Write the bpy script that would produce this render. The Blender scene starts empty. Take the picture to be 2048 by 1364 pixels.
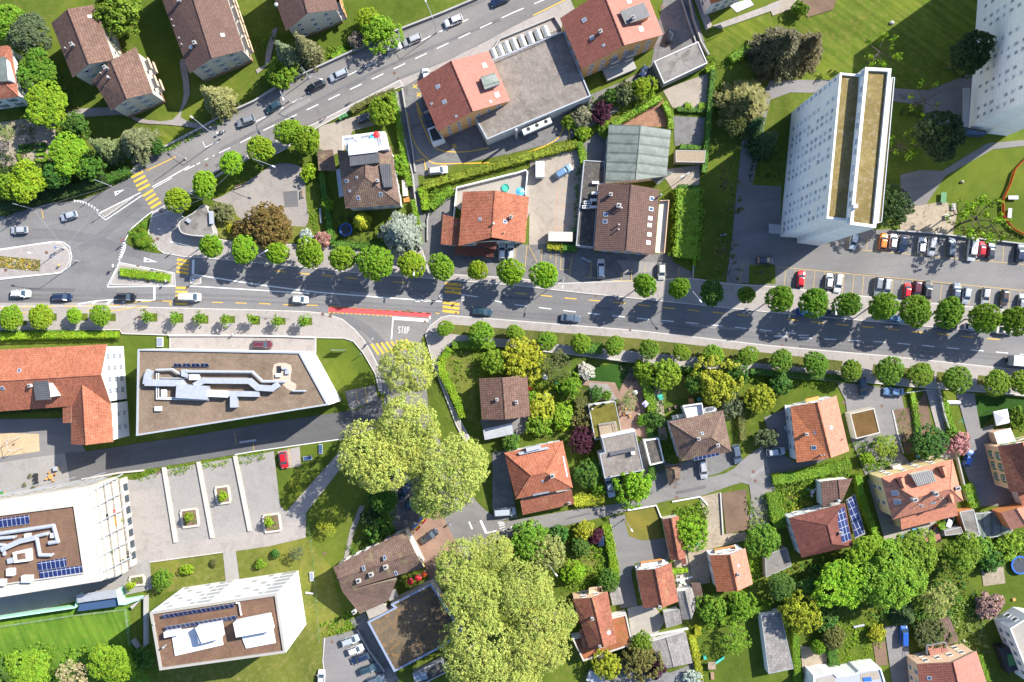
import bpy,bmesh,math,random
from mathutils import Vector,Matrix
random.seed(7)
R=math.radians
# camera, sky, sun, exposure
SC=bpy.context.scene
COL=SC.collection
S,H=0.12,191.0
cam=bpy.data.cameras.new("camera");cam.sensor_width=36.0
cam.lens=18.0 * H / (1024 * S);cam.clip_start=1.0;cam.clip_end=3000.0
camo=bpy.data.objects.new("camera",cam);COL.objects.link(camo)
camo.location=(0,0,H);camo.rotation_euler=(0,0,0);SC.camera=camo
SUN_EL=R(38.5);SUN_DIR=Vector((0.813,0.582,0)).normalized()
sv=Vector((SUN_DIR.x * math.cos(SUN_EL),SUN_DIR.y * math.cos(SUN_EL),math.sin(SUN_EL)))
W=bpy.data.worlds.new("World");SC.world=W;W.use_nodes=True
wn=W.node_tree.nodes;wl=W.node_tree.links
sky=wn.new("ShaderNodeTexSky");sky.sky_type='NISHITA';sky.sun_disc=False
sky.ozone_density=3.0;sky.sun_elevation=SUN_EL;sky.sun_rotation=math.atan2(SUN_DIR.x,SUN_DIR.y)
tint=wn.new("ShaderNodeMixRGB");tint.blend_type="MULTIPLY";tint.inputs[0].default_value=1;tint.inputs[2].default_value=(.94,.99,1.08,1)
wl.new(sky.outputs[0],tint.inputs[1]);wl.new(tint.outputs[0],wn["Background"].inputs[0]);wn["Background"].inputs[1].default_value=0.102
sd=bpy.data.lights.new("sun",'SUN');sd.energy=4.6;sd.angle=R(0.5);sd.color=(1.0,0.95,0.86)
so=bpy.data.objects.new("sun",sd);COL.objects.link(so)
so.rotation_euler=(-sv).to_track_quat('-Z','Y').to_euler();so.location=(0,0,120)
SC.view_settings.view_transform='Standard';SC.view_settings.look='None'
SC.view_settings.exposure=1.28;SC.view_settings.gamma=1.0
SC.cycles.max_bounces=6;SC.cycles.diffuse_bounces=3;SC.cycles.transparent_max_bounces=8
# photo pixel -> place
def P(px,py,z=0.0):
 k=S * (1 - z / H)
 return Vector(((px - 1024) * k,(682 - py) * k,z))
def Q(c,r,*f):
 return [(c * 512 + f[i] / 4.0,r * 341 + f[i + 1] / 4.0) for i in range(0,len(f),2)]
def F(*f):
 return [(f[i],f[i + 1]) for i in range(0,len(f),2)]
def W2(pts,z=0.0):
 return [P(a,b,z) for a,b in pts]
 # materials
MATS={}
class NT:
 def __init__(s,name):
  s.m=bpy.data.materials.new(name);s.m.use_nodes=True
  s.n=s.m.node_tree.nodes;s.l=s.m.node_tree.links;s.b=s.n["Principled BSDF"]
 def new(s,t,**kw):
  o=s.n.new(t)
  for k,v in kw.items():
   if k in o.inputs.keys():o.inputs[k].default_value=v
   else:setattr(o,k,v)
  return o
 def noise(s,scale,detail=4,rough=.6,vec=None,dist=0):
  o=s.n.new("ShaderNodeTexNoise");o.inputs["Scale"].default_value=scale
  o.inputs["Detail"].default_value=detail;o.inputs["Roughness"].default_value=rough
  o.inputs["Distortion"].default_value=dist
  if vec is not None:s.l.new(vec,o.inputs["Vector"])
  return o.outputs["Fac"]
 def ramp(s,fac,stops):
  o=s.n.new("ShaderNodeValToRGB");e=o.color_ramp.elements
  while len(e) < len(stops):e.new(.5)
  for i,(p,c) in enumerate(stops):
   e[i].position=p;e[i].color=(c[0],c[1],c[2],1)
  s.l.new(fac,o.inputs[0]);return o.outputs[0]
 def mix(s,fac,a,b,mode='MIX'):
  o=s.n.new("ShaderNodeMixRGB");o.blend_type=mode
  for i,v in ((0,fac),(1,a),(2,b)):
   if hasattr(v,'is_linked') or isinstance(v,bpy.types.NodeSocket):s.l.new(v,o.inputs[i])
   else:o.inputs[i].default_value=v if i ==0 else (v[0],v[1],v[2],1)
  return o.outputs[0]
 def coord(s,which="Object"):
  return s.n.new("ShaderNodeTexCoord").outputs[which]
 def geo(s):return s.n.new("ShaderNodeNewGeometry")
 def pos(s):return s.geo().outputs["Position"]
 def scale(s,vec,x,y,z,rot=0):
  if rot:
   q=s.n.new("ShaderNodeMapping");q.inputs["Rotation"].default_value=(0,0,rot);s.l.new(vec,q.inputs["Vector"]);vec=q.outputs[0]
  o=s.n.new("ShaderNodeMapping");o.inputs["Scale"].default_value=(x,y,z);s.l.new(vec,o.inputs["Vector"]);return o.outputs[0]
 def bump(s,h,strength=.4,dist=.05):
  o=s.n.new("ShaderNodeBump");o.inputs["Strength"].default_value=strength;o.inputs["Distance"].default_value=dist
  s.l.new(h,o.inputs["Height"]);s.l.new(o.outputs[0],s.b.inputs["Normal"])
 def done(s,col,rough=.85,metal=0,spec=.3):
  if isinstance(col,bpy.types.NodeSocket):s.l.new(col,s.b.inputs["Base Color"])
  else:s.b.inputs["Base Color"].default_value=(col[0],col[1],col[2],1)
  s.b.inputs["Roughness"].default_value=rough;s.b.inputs["Metallic"].default_value=metal
  s.b.inputs["Specular IOR Level"].default_value=spec
  MATS[s.m.name]=s.m;return s.m
def sh(c,k):return tuple(x * k for x in c)
def plain(name,c,rough=.6,metal=0,var=.12,sc=1.5,spec=.4):
 if name in MATS:return MATS[name]
 t=NT(name);f=t.noise(sc,5,.65,t.pos())
 return t.done(t.ramp(f,[(.3,sh(c,1 - var)),(.7,sh(c,1 + var))]),rough,metal,spec)
def ground_mat(name,c,var=.15,big=.05,fine=3.0,spots=None,rough=.92,stain=.12):
 """pavement, asphalt, gravel: broad tone patches, grain, stains"""
 t=NT(name);p=t.pos()
 a=t.noise(big,6,.6,p,.6);b=t.noise(fine,4,.7,p);d=t.noise(.35,5,.65,p,1.2)
 col=t.ramp(a,[(.3,sh(c,1 - var)),(.7,sh(c,1 + var))])
 col=t.mix(.55,col,t.ramp(b,[(.25,(.72,.72,.72)),(.75,(1.22,1.22,1.22))]),'MULTIPLY')
 col=t.mix(stain * 2,col,t.ramp(d,[(.38,(.55,.54,.53)),(.5,(1,1,1))]),'MULTIPLY')
 if spots:
  v=t.noise(1.3,5,.75,p);col=t.mix(t.ramp(v,[(.55,(0,0,0)),(.66,(1,1,1))]),col,spots)
 t.bump(b,.25,.03)
 return t.done(col,rough,0,.2)
def road_mat(name,c,axis=0.0):
 """asphalt with wheel tracks running along the given direction, patches and hairline joints"""
 t=NT(name);p=t.pos()
 a=t.noise(.03,6,.6,p,.5);b=t.noise(2.6,5,.72,p)
 s=t.noise(1.0,4,.6,t.scale(p,.012,.55,1,axis),.2)
 k=t.noise(.45,6,.7,p,1.5);g=t.noise(.11,5,.62,t.scale(p,.35,1,1,axis),1.0)
 col=t.ramp(a,[(.3,sh(c,.84)),(.7,sh(c,1.12))])
 col=t.mix(.6,col,t.ramp(g,[(.34,(.78,.78,.79)),(.56,(1.04,1.04,1.03))]),'MULTIPLY')
 cr=t.n.new("ShaderNodeTexVoronoi");cr.feature='DISTANCE_TO_EDGE';cr.inputs["Scale"].default_value=.16;wob=t.n.new("ShaderNodeMixRGB");wob.inputs[0].default_value=.08;t.l.new(p,wob.inputs[1]);nz=t.n.new("ShaderNodeTexNoise");nz.inputs["Scale"].default_value=.8;t.l.new(p,nz.inputs["Vector"]);t.l.new(nz.outputs["Color"],wob.inputs[2]);t.l.new(wob.outputs[0],cr.inputs["Vector"])
 col=t.mix(.22,col,t.ramp(cr.outputs["Distance"],[(.002,(.6,.6,.6)),(.006,(1,1,1))]),'MULTIPLY')
 col=t.mix(.6,col,t.ramp(s,[(.32,(.87,.87,.88)),(.62,(1.07,1.07,1.06))]),'MULTIPLY')
 col=t.mix(.55,col,t.ramp(b,[(.25,(.76,.76,.76)),(.75,(1.2,1.2,1.2))]),'MULTIPLY')
 col=t.mix(.25,col,t.ramp(k,[(.33,(.45,.45,.46)),(.43,(1,1,1))]),'MULTIPLY')
 t.bump(b,.2,.02)
 return t.done(col,.88,0,.25)
def grass_mat(name,c,dry=(.17,.15,.05),dryamt=.5,dark=.6,stripe=None,flowers=None):
 t=NT(name);p=t.pos()
 a=t.noise(.06,6,.62,p,.8);b=t.noise(.7,6,.72,p,.5);f=t.noise(5.0,4,.75,p)
 col=t.ramp(a,[(.3,sh(c,dark)),(.5,c),(.68,(c[0] * 1.5,c[1] * 1.28,c[2] * 1.2))])
 col=t.mix(t.ramp(b,[(.47,(0,0,0)),(.72,(dryamt,) * 3)]),col,dry)
 col=t.mix(.7,col,t.ramp(f,[(.28,(.6,.62,.55)),(.72,(1.35,1.33,1.3))]),'MULTIPLY')
 if stripe is not None:
  w=t.noise(1.0,3,.55,t.scale(p,.05,.9,1,stripe),0)
  col=t.mix(.6,col,t.ramp(w,[(.38,(.68,.72,.6)),(.62,(1.28,1.2,1.12))]),'MULTIPLY')
 if flowers:
  v=t.n.new("ShaderNodeTexVoronoi");v.inputs["Scale"].default_value=1.6;t.l.new(p,v.inputs["Vector"])
  col=t.mix(t.ramp(v.outputs["Distance"],[(.1,(.8,.8,.8)),(.17,(0,0,0))]),col,flowers)
 t.bump(f,.7,.12)
 return t.done(col,.95,0,.1)
def tile_mat(name,c,dark=.55,c2=None,rows=.42,cols=.3,moss=None,mossamt=.35,contrast=.5,patch=.3):
 """roof tiles laid in courses (UV: u along the eave, v up the slope, metres)"""
 t=NT(name);uv=t.coord("UV");p=t.pos()
 br=t.n.new("ShaderNodeTexBrick");t.l.new(uv,br.inputs["Vector"])
 c2=c2 or sh(c,.74)
 br.inputs["Color1"].default_value=(*sh(c,1.1),1);br.inputs["Color2"].default_value=(*c2,1)
 br.inputs["Mortar"].default_value=(*sh(c,dark),1);br.inputs["Scale"].default_value=1.0
 br.inputs["Brick Width"].default_value=cols;br.inputs["Row Height"].default_value=rows
 br.inputs["Mortar Size"].default_value=.05;br.inputs["Mortar Smooth"].default_value=.6;br.inputs["Bias"].default_value=-.1
 a=t.noise(.22,6,.65,p,1.0);b=t.noise(1.4,5,.7,p)
 col=t.mix(patch,br.outputs["Color"],t.ramp(a,[(.32,(.45,.42,.4)),(.62,(1.15,1.12,1.1))]),'MULTIPLY')
 col=t.mix(.45,col,t.ramp(b,[(.3,(.62,.6,.6)),(.7,(1.25,1.25,1.22))]),'MULTIPLY')
 if moss:
  m=t.noise(.5,6,.72,p,.6)
  col=t.mix(t.ramp(m,[(.55,(0,0,0)),(.72,(mossamt,) * 3)]),col,moss)
 wv=t.n.new("ShaderNodeTexWave");wv.wave_type='BANDS';wv.bands_direction='X'
 wv.inputs["Scale"].default_value=.314 / cols * 1.0;t.l.new(uv,wv.inputs["Vector"])
 t.bump(wv.outputs["Fac"],contrast,.06)
 return t.done(col,.8,0,.25)
def seam_mat(name,c,width=.6,metal=.3,var=.2):
 t=NT(name);uv=t.coord("UV");p=t.pos()
 wv=t.n.new("ShaderNodeTexWave");wv.bands_direction='X';wv.inputs["Scale"].default_value=.314 / width;t.l.new(uv,wv.inputs["Vector"])
 a=t.noise(.5,6,.7,p,.8)
 col=t.ramp(a,[(.3,sh(c,1 - var)),(.7,sh(c,1 + var))])
 col=t.mix(.8,col,t.ramp(wv.outputs["Fac"],[(.05,(.45,.45,.45)),(.2,(1,1,1))]),'MULTIPLY')
 t.bump(wv.outputs["Fac"],.4,.05)
 return t.done(col,.5,metal,.4)
def gravelroof_mat(name,c,spots,amt=.6,sc=.35):
 t=NT(name);p=t.pos()
 a=t.noise(sc,6,.7,p,.7);f=t.noise(4.5,4,.8,p);g=t.noise(1.1,5,.75,p)
 big=t.noise(.07,5,.7,p,1.2);col=t.ramp(a,[(.3,sh(c,.72)),(.7,sh(c,1.2))]);col=t.mix(.5,col,t.ramp(big,[(.35,(.7,.68,.66)),(.6,(1.12,1.1,1.08))]),"MULTIPLY")
 col=t.mix(t.ramp(g,[(.5,(0,0,0)),(.64,(amt,) * 3)]),col,spots)
 col=t.mix(.8,col,t.ramp(f,[(.25,(.55,.55,.55)),(.75,(1.4,1.4,1.4))]),'MULTIPLY')
 t.bump(f,.5,.06)
 return t.done(col,.95,0,.1)
def wall_mat(name,c,var=.06,joints=None):
 t=NT(name);p=t.pos()
 a=t.noise(.5,5,.65,p,.4);b=t.noise(1.0,5,.7,t.scale(p,3,3,.25))
 col=t.ramp(a,[(.3,sh(c,1 - var)),(.7,sh(c,1 + var * .6))])
 col=t.mix(.3,col,t.ramp(b,[(.3,(.8,.79,.77)),(.6,(1,1,1))]),'MULTIPLY')
 if joints:
  br=t.n.new("ShaderNodeTexBrick");t.l.new(t.coord("UV"),br.inputs["Vector"]);br.inputs["Scale"].default_value=1;br.inputs["Brick Width"].default_value=joints[0];br.inputs["Row Height"].default_value=joints[1];br.inputs["Mortar Size"].default_value=.03
  br.inputs["Color1"].default_value=(1,1,1,1);br.inputs["Color2"].default_value=(.94,.94,.93,1);br.inputs["Mortar"].default_value=(.72,.71,.7,1);col=t.mix(1,col,br.outputs["Color"],'MULTIPLY')
 return t.done(col,.9,0,.2)
def leaf_mat(name,trans=.25):
 """leaf colour comes from the object's own colour; every leaf differs a little"""
 t=NT(name);oi=t.n.new("ShaderNodeObjectInfo");g=t.geo()
 hs=t.n.new("ShaderNodeHueSaturation");t.l.new(oi.outputs["Color"],hs.inputs["Color"])
 m=t.n.new("ShaderNodeMapRange");t.l.new(g.outputs["Random Per Island"],m.inputs[0])
 m.inputs[3].default_value=.62;m.inputs[4].default_value=1.4;t.l.new(m.outputs[0],hs.inputs["Value"])
 h=t.n.new("ShaderNodeMapRange");nz=t.noise(.55,3,.6,t.pos())
 t.l.new(nz,h.inputs[0]);h.inputs[1].default_value=.3;h.inputs[2].default_value=.7
 h.inputs[3].default_value=.482;h.inputs[4].default_value=.518;t.l.new(h.outputs[0],hs.inputs["Hue"])
 t.l.new(hs.outputs[0],t.b.inputs["Base Color"]);t.b.inputs["Roughness"].default_value=.6
 t.b.inputs["Specular IOR Level"].default_value=.25
 tr=t.n.new("ShaderNodeBsdfTranslucent");t.l.new(hs.outputs[0],tr.inputs["Color"])
 mx=t.n.new("ShaderNodeMixShader");mx.inputs[0].default_value=trans
 t.l.new(t.b.outputs[0],mx.inputs[1]);t.l.new(tr.outputs[0],mx.inputs[2])
 t.l.new(mx.outputs[0],t.n["Material Output"].inputs[0]);MATS[name]=t.m;return t.m
def glass_mat(name,c=(.03,.05,.07),rough=.08):
 t=NT(name);return t.done(c,rough,0,.6)
def paint_mat(name,c,rough=.25,coat=.6):
 t=NT(name);f=t.noise(2.0,3,.5,t.coord("Object"))
 m=t.done(t.ramp(f,[(.3,sh(c,.94)),(.7,sh(c,1.05))]),rough,.15,.5)
 t.b.inputs["Coat Weight"].default_value=coat;t.b.inputs["Coat Roughness"].default_value=.06;return m
def wear_paint(name,c,under,amt=.35):
 t=NT(name);p=t.pos();f=t.noise(3.2,6,.8,p);g=t.noise(.3,4,.6,p)
 col=t.mix(t.ramp(f,[(.25,(amt * 2,) * 3),(.5,(0,0,0))]),c,under)
 col=t.mix(.4,col,t.ramp(g,[(.3,(.82,.82,.82)),(.7,(1.08,1.08,1.08))]),'MULTIPLY')
 return t.done(col,.7,0,.3)
ASPH=(.158,.153,.152)
M_ROAD=road_mat("asphalt_main",ASPH,R(5));M_AVE=road_mat("asphalt_avenue",(.18,.17,.162),R(-27))
M_SIDE=road_mat("asphalt_lane",(.18,.17,.161),R(20));M_DRIVE=road_mat("asphalt_new",(.11,.108,.108),R(-8))
M_LOT=road_mat("asphalt_lot",(.17,.162,.158),R(-4));M_YARD=ground_mat("asphalt_yard",(.155,.15,.146),.18,.08,2.4,None,.9,.25)
M_PAVE=ground_mat("pavement_asphalt",(.285,.257,.237),.08,.06,2.5,None,.9,.15)
M_CONC=ground_mat("light_concrete",(.25,.235,.22),.08,.05,2.5,None,.9,.1)
M_BEIGE=ground_mat("beige_paving",(.29,.25,.205),.12,.1,2.5,None,.9,.15)
M_TILE=ground_mat("pale_terrace_slabs",(.29,.265,.23),.08,.2,3.0,None,.85,.1)
M_COURT=ground_mat("court_gravel",(.25,.225,.205),.1,.07,3.0,None,.95,.15)
M_COBBLE=ground_mat("cobbles",(.24,.22,.20),.15,.2,2.0)
M_BRICK=ground_mat("brick_paving",(.24,.155,.115),.15,.3,2.4)
M_MULCH=ground_mat("reddish_mulch",(.25,.135,.085),.2,.3,2.0,(.12,.07,.04))
M_GARDEN=grass_mat("garden_growth",(.065,.105,.014),(.15,.105,.055),.75,.5)
M_SOIL=ground_mat("garden_soil",(.15,.10,.068),.25,.15,2.2)
M_DIRT=ground_mat("bare_dirt",(.29,.24,.18),.15,.15,2.0,(.12,.12,.05))
M_SAND=ground_mat("play_sand",(.42,.31,.19),.12,.2,2.0)
M_STONE=plain("kerb_stone",(.42,.40,.37),.8,0,.12,2.0)
M_LAWN=grass_mat("lawn",(.074,.110,.014),(.17,.145,.045),.55,.7)
M_LAWN2=grass_mat("mown_field",(.085,.125,.016),(.20,.165,.05),.6,.75,R(35))
M_LUSH=grass_mat("lush_lawn",(.068,.102,.013),(.13,.14,.03),.3,.7)
M_DKLAWN=grass_mat("watered_lawn",(.022,.062,.010),(.05,.08,.02),.3,.75)
M_MEADOW=grass_mat("tall_meadow",(.075,.16,.018),(.16,.2,.04),.6,.6,R(65))
M_DRY=grass_mat("dry_lawn",(.105,.125,.022),(.24,.20,.08),.6,.75)
M_VERGE=grass_mat("flowery_verge",(.075,.095,.02),(.17,.125,.06),.7,.6,None,(.3,.14,.08))
M_OLIVE=grass_mat("clipped_olive_turf",(.125,.12,.025),(.16,.14,.04),.3,.8)
M_BED=grass_mat("flower_bed_green",(.09,.10,.02),(.2,.13,.08),.8,.5,None,(.6,.42,.05))
M_WHITE=wear_paint("white_marking",(.62,.62,.60),ASPH,.3)
M_YELLOW=wear_paint("yellow_marking",(.62,.36,.035),ASPH,.3)
M_REDLANE=wear_paint("red_lane_surface",(.55,.07,.07),(.35,.1,.09),.3)
M_THINY=wear_paint("faint_yellow_marking",(.46,.30,.06),(.2,.19,.18),.5)
M_ORA=tile_mat("orange_tiles",(.47,.165,.075),.55,(.38,.125,.055),.55,.4,None,0,.6,.18)
M_ORA2=tile_mat("weathered_orange_tiles",(.40,.142,.08),.45,(.29,.10,.055),.5,.34,(.36,.22,.14),.4,.6,.4)
M_PINK=tile_mat("salmon_and_sunlit_red_tiles",(.345,.15,.118),.6,(.36,.17,.125),.5,.45,None,0,.5,.12)  # on paired roofs: the red tiles again, with sunlight put into the colour
M_PINK2=tile_mat("salmon_and_sunlit_orange_tiles",(.42,.19,.13),.6,(.37,.16,.105),.5,.45,None,0,.5,.12)  # on paired roofs: sunlit version of the orange tiles, light painted in
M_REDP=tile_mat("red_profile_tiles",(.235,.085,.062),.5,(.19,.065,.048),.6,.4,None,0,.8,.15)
M_BRN=tile_mat("brown_tiles",(.125,.072,.054),.32,(.19,.115,.088),.6,.5,(.21,.15,.12),.3,.6,.35)
M_BRN2=tile_mat("plain_brown_tiles",(.112,.066,.054),.4,(.15,.09,.07),.55,.45,None,0,.6,.2)
M_OLD=tile_mat("old_mossy_tiles",(.135,.088,.068),.4,(.2,.135,.108),.55,.45,(.26,.24,.10),.55,.5,.5)
M_DRED=tile_mat("dark_red_tiles",(.17,.06,.045),.5,None,.4,.3,(.3,.13,.09),.3,.7,.35)
M_RUST=tile_mat("rusty_red_tiles",(.32,.12,.075),.5,(.22,.08,.05),.4,.3,(.30,.24,.10),.5,.6,.5)
M_SLATE=seam_mat("grey_standing_seam",(.105,.105,.11),.45,.3)
M_COPPER=seam_mat("green_sheet_roof",(.125,.148,.13),2.2,.1,.35)
M_ETERNIT=tile_mat("grey_fibre_cement",(.23,.215,.20),.6,None,.7,1.0,(.30,.29,.27),.4,.3,.3)
M_CORR=seam_mat("corrugated_pale_sheet",(.40,.415,.43),.3,.2,.1)
M_CORRW=seam_mat("striped_awning",(.62,.54,.44),.5,0,.05)
M_RUSTS=seam_mat("rusted_sheet",(.30,.115,.06),1.3,.2,.5)
M_GRAV=gravelroof_mat("grey_gravel_roof",(.19,.165,.145),(.28,.26,.24),.5)
M_GRAVD=gravelroof_mat("dark_gravel_roof",(.075,.07,.065),(.2,.17,.13),.5)
M_TAN=gravelroof_mat("tan_gravel_roof",(.19,.14,.10),(.25,.20,.155),.4,.12)
M_BROWNR=gravelroof_mat("brown_sedum_roof",(.155,.092,.066),(.15,.12,.04),.4)
M_SEDUM=gravelroof_mat("olive_sedum_roof",(.19,.145,.055),(.30,.25,.17),.6)
M_MOSSR=gravelroof_mat("moss_roof",(.115,.105,.022),(.2,.17,.05),.5)
M_REDSED=gravelroof_mat("red_sedum_roof",(.27,.10,.05),(.12,.13,.03),.7)
M_DKSED=gravelroof_mat("mottled_sedum_roof",(.115,.09,.062),(.225,.13,.05),.85,.13)
M_BITU=ground_mat("bitumen_roof",(.19,.175,.16),.2,.15,2.0,None,.9,.4)
M_CREAM=wall_mat("cream_render",(.53,.48,.385));M_WWALL=wall_mat("white_render",(.66,.655,.645),.03)
M_GWALL=wall_mat("grey_render",(.42,.41,.395));M_TOWER=wall_mat("tower_panels",(.9,.88,.84),.05,(4.2,1.3))
M_OCHRE=wall_mat("ochre_render",(.66,.35,.14));M_YEL=wall_mat("pale_yellow_render",(.66,.52,.26))
M_PEACH=wall_mat("peach_render",(.66,.45,.30));M_OWALL=wall_mat("orange_render",(.55,.22,.09))
M_PLINTH=wall_mat("brown_plinth",(.28,.18,.12));M_CWALL=wall_mat("concrete_wall",(.33,.32,.305),.12)
M_RIM=plain("white_rim",(.60,.595,.58),.6,0,.04);M_GRIM=plain("grey_rim",(.32,.34,.37),.5,.1,.08)
M_CRIM=plain("cream_rim",(.41,.38,.335),.8,0,.06,.4)
M_BLUERIM=plain("blue_grey_rim",(.24,.29,.40),.5,.2,.06)
M_GLASS=glass_mat("window_glass");M_BLUEG=glass_mat("roof_window_glass",(.04,.075,.15),.12)
M_PALEG=glass_mat("sky_reflecting_glass",(.20,.23,.28),.3)
M_FRAME=plain("window_frame_white",(.7,.7,.68),.5,0,.03);M_SHUT=plain("grey_shutter",(.33,.33,.34),.7,0,.08)
M_GALV=plain("galvanised_steel",(.33,.35,.385),.4,.1,.12,1.2);M_STEEL=plain("painted_steel",(.40,.41,.42),.5,.3,.08)
M_DARK=plain("dark_metal",(.03,.03,.033),.5,.2,.1);M_WOOD=plain("weathered_wood",(.26,.20,.14),.85,0,.2,2.5)
M_OWOOD=plain("orange_wood",(.55,.25,.07),.7,0,.12);M_BARK=plain("bark",(.11,.085,.065),.95,0,.3,3)
M_PBARK=plain("pale_bark",(.34,.30,.24),.95,0,.25,2)
M_RUB=plain("tyre_rubber",(.02,.02,.021),.9,0,.1);M_ALU=plain("alloy_rim",(.45,.46,.47),.35,.7,.05)
M_LAMP=glass_mat("headlight_glass",(.6,.62,.65),.15);M_TAIL=glass_mat("tail_light_glass",(.35,.02,.02),.2)
M_WPLAS=plain("white_plastic",(.58,.58,.575),.45,0,.04);M_RED=plain("red_paint",(.55,.03,.03),.5,0,.08)
M_BLUE=plain("blue_vinyl",(.025,.11,.42),.45,0,.1);M_LBLUE=plain("light_blue_plastic",(.08,.36,.62),.45,0,.08)
M_NET=plain("trampoline_mat",(.035,.04,.055),.7,0,.15);M_TEAL=plain("teal_plastic",(.04,.33,.25),.55,0,.08)
M_GRN=plain("green_plastic",(.05,.17,.06),.6,0,.1);M_MINT=wall_mat("mint_render",(.36,.66,.50))
M_ORANGE=plain("orange_netting",(.72,.10,.02),.7,0,.1);M_YPLAS=plain("yellow_plastic",(.7,.45,.03),.5,0,.06)
M_TGLASS=glass_mat("tower_glass",(.27,.28,.30),.45)
M_LOUV=plain("grey_louvre",(.36,.365,.37),.4,0,.1,.4);M_CRIM2=plain("thin_beige_rim",(.29,.275,.25),.8,0,.06,.4)
M_LEAF=leaf_mat("leaves");M_NEEDLE=leaf_mat("needles",.12)
def solar_mat():
 t=NT("solar_cells");uv=t.coord("UV");br=t.n.new("ShaderNodeTexBrick");t.l.new(uv,br.inputs["Vector"])
 br.offset=0;br.inputs["Scale"].default_value=1;br.inputs["Brick Width"].default_value=1.0;br.inputs["Row Height"].default_value=1.65
 br.inputs["Mortar Size"].default_value=.045;br.inputs["Mortar Smooth"].default_value=.2
 br.inputs["Color1"].default_value=(.012,.022,.085,1);br.inputs["Color2"].default_value=(.016,.028,.10,1)
 br.inputs["Mortar"].default_value=(.42,.44,.5,1)
 return t.done(br.outputs["Color"],.28,0,.4)
M_SOLAR=solar_mat()
# mesh builder
class MB:
 def __init__(s):s.v=[];s.f=[];s.m=[];s.uv=[]
 def face(s,pts,m=0,uv=None):
  i=len(s.v);s.v +=[tuple(p) for p in pts];s.f.append(tuple(range(i,i + len(pts))));s.m.append(m)
  s.uv.append(uv or [(p[0],p[1]) for p in pts])
 def box(s,c,size,ang=0,m=0,top=1.0):
  """c = centre of the bottom; top<1 tapers"""
  ca,sa=math.cos(ang),math.sin(ang);x,y,z=size[0] / 2,size[1] / 2,size[2]
  def T(a,b,d,k):a *=k;b *=k;return (c[0] + a * ca - b * sa,c[1] + a * sa + b * ca,c[2] + d)
  b=[T(-x,-y,0,1),T(x,-y,0,1),T(x,y,0,1),T(-x,y,0,1)]
  t=[T(-x,-y,z,top),T(x,-y,z,top),T(x,y,z,top),T(-x,y,z,top)]
  s.hull(b,t,m)
 def hull(s,b,t,m=0):
  n=len(b);s.face(list(reversed(b)),m);s.face(t,m)
  for i in range(n):
   j=(i + 1) % n;d=(Vector(b[j]) - Vector(b[i])).length;h=(Vector(t[i]) - Vector(b[i])).length
   s.face([b[i],b[j],t[j],t[i]],m,[(0,0),(d,0),(d,h),(0,h)])
 def prism(s,poly,z0,z1,m=0,mt=None,bottom=True,top=True):
  if area(poly) < 0:poly=list(reversed(poly))
  n=len(poly);b=[(p[0],p[1],z0) for p in poly];t=[(p[0],p[1],z1) for p in poly]
  if bottom:s.face(list(reversed(b)),m)
  if top:s.face(t,m if mt is None else mt)
  for i in range(n):
   j=(i + 1) % n;d=math.dist(b[i],b[j])
   s.face([b[i],b[j],t[j],t[i]],m,[(0,0),(d,0),(d,z1 - z0),(0,z1 - z0)])
 def tube(s,a,b,r0,r1=None,n=6,m=0,cap=True):
  a,b=Vector(a),Vector(b);r1=r0 if r1 is None else r1;d=(b - a)
  if d.length < 1e-6:return
  q=d.to_track_quat('Z','Y');ra=[a + q @ Vector((r0 * math.cos(2 * math.pi * i / n),r0 * math.sin(2 * math.pi * i / n),0)) for i in range(n)]
  rb=[b + q @ Vector((r1 * math.cos(2 * math.pi * i / n),r1 * math.sin(2 * math.pi * i / n),0)) for i in range(n)]
  for i in range(n):
   j=(i + 1) % n;s.face([ra[i],ra[j],rb[j],rb[i]],m)
  if cap:s.face(list(reversed(ra)),m);s.face(rb,m)
 def lathe(s,c,prof,n=16,m=0):
  c=Vector(c);rings=[[c + Vector((r * math.cos(2 * math.pi * i / n),r * math.sin(2 * math.pi * i / n),z)) for i in range(n)] for r,z in prof]
  for a,b in zip(rings,rings[1:]):
   for i in range(n):
    j=(i + 1) % n;s.face([a[i],a[j],b[j],b[i]],m)
  s.face(list(reversed(rings[0])),m);s.face(rings[-1],m)
 def mesh(s,name,mats,off=(0,0,0),smooth=False,weld=False):
  me=bpy.data.meshes.new(name);o=Vector(off)
  me.from_pydata([Vector(v) - o for v in s.v],[],s.f)
  for m in (mats if isinstance(mats,(list,tuple)) else [mats]):me.materials.append(m)
  me.polygons.foreach_set("material_index",s.m)
  ul=me.uv_layers.new(name="UVMap");flat=[]
  for u in s.uv:
   for a in u:flat +=[a[0],a[1]]
  ul.data.foreach_set("uv",flat)
  if weld:
   bm=bmesh.new();bm.from_mesh(me);bmesh.ops.remove_doubles(bm,verts=bm.verts,dist=.002);bm.to_mesh(me);bm.free()
  if smooth:me.polygons.foreach_set("use_smooth",[True] * len(me.polygons))
  me.update();return me
def area(p):
 return .5 * sum(p[i][0] * p[(i + 1) % len(p)][1] - p[(i + 1) % len(p)][0] * p[i][1] for i in range(len(p)))
def ccw(p):return list(p) if area(p) > 0 else list(reversed(p))
def inset(poly,d):
 """poly must be ccw; moves every edge inwards by d"""
 n=len(poly);out=[]
 for i in range(n):
  a,b,c=Vector(poly[i - 1][:2]),Vector(poly[i][:2]),Vector(poly[(i + 1) % n][:2])
  e1,e2=(b - a).normalized(),(c - b).normalized();n1,n2=Vector((-e1.y,e1.x)),Vector((-e2.y,e2.x))
  k=1 + n1.dot(n2);k=max(k,.3);out.append(b + (n1 + n2) * (d / k))
 return out
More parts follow.
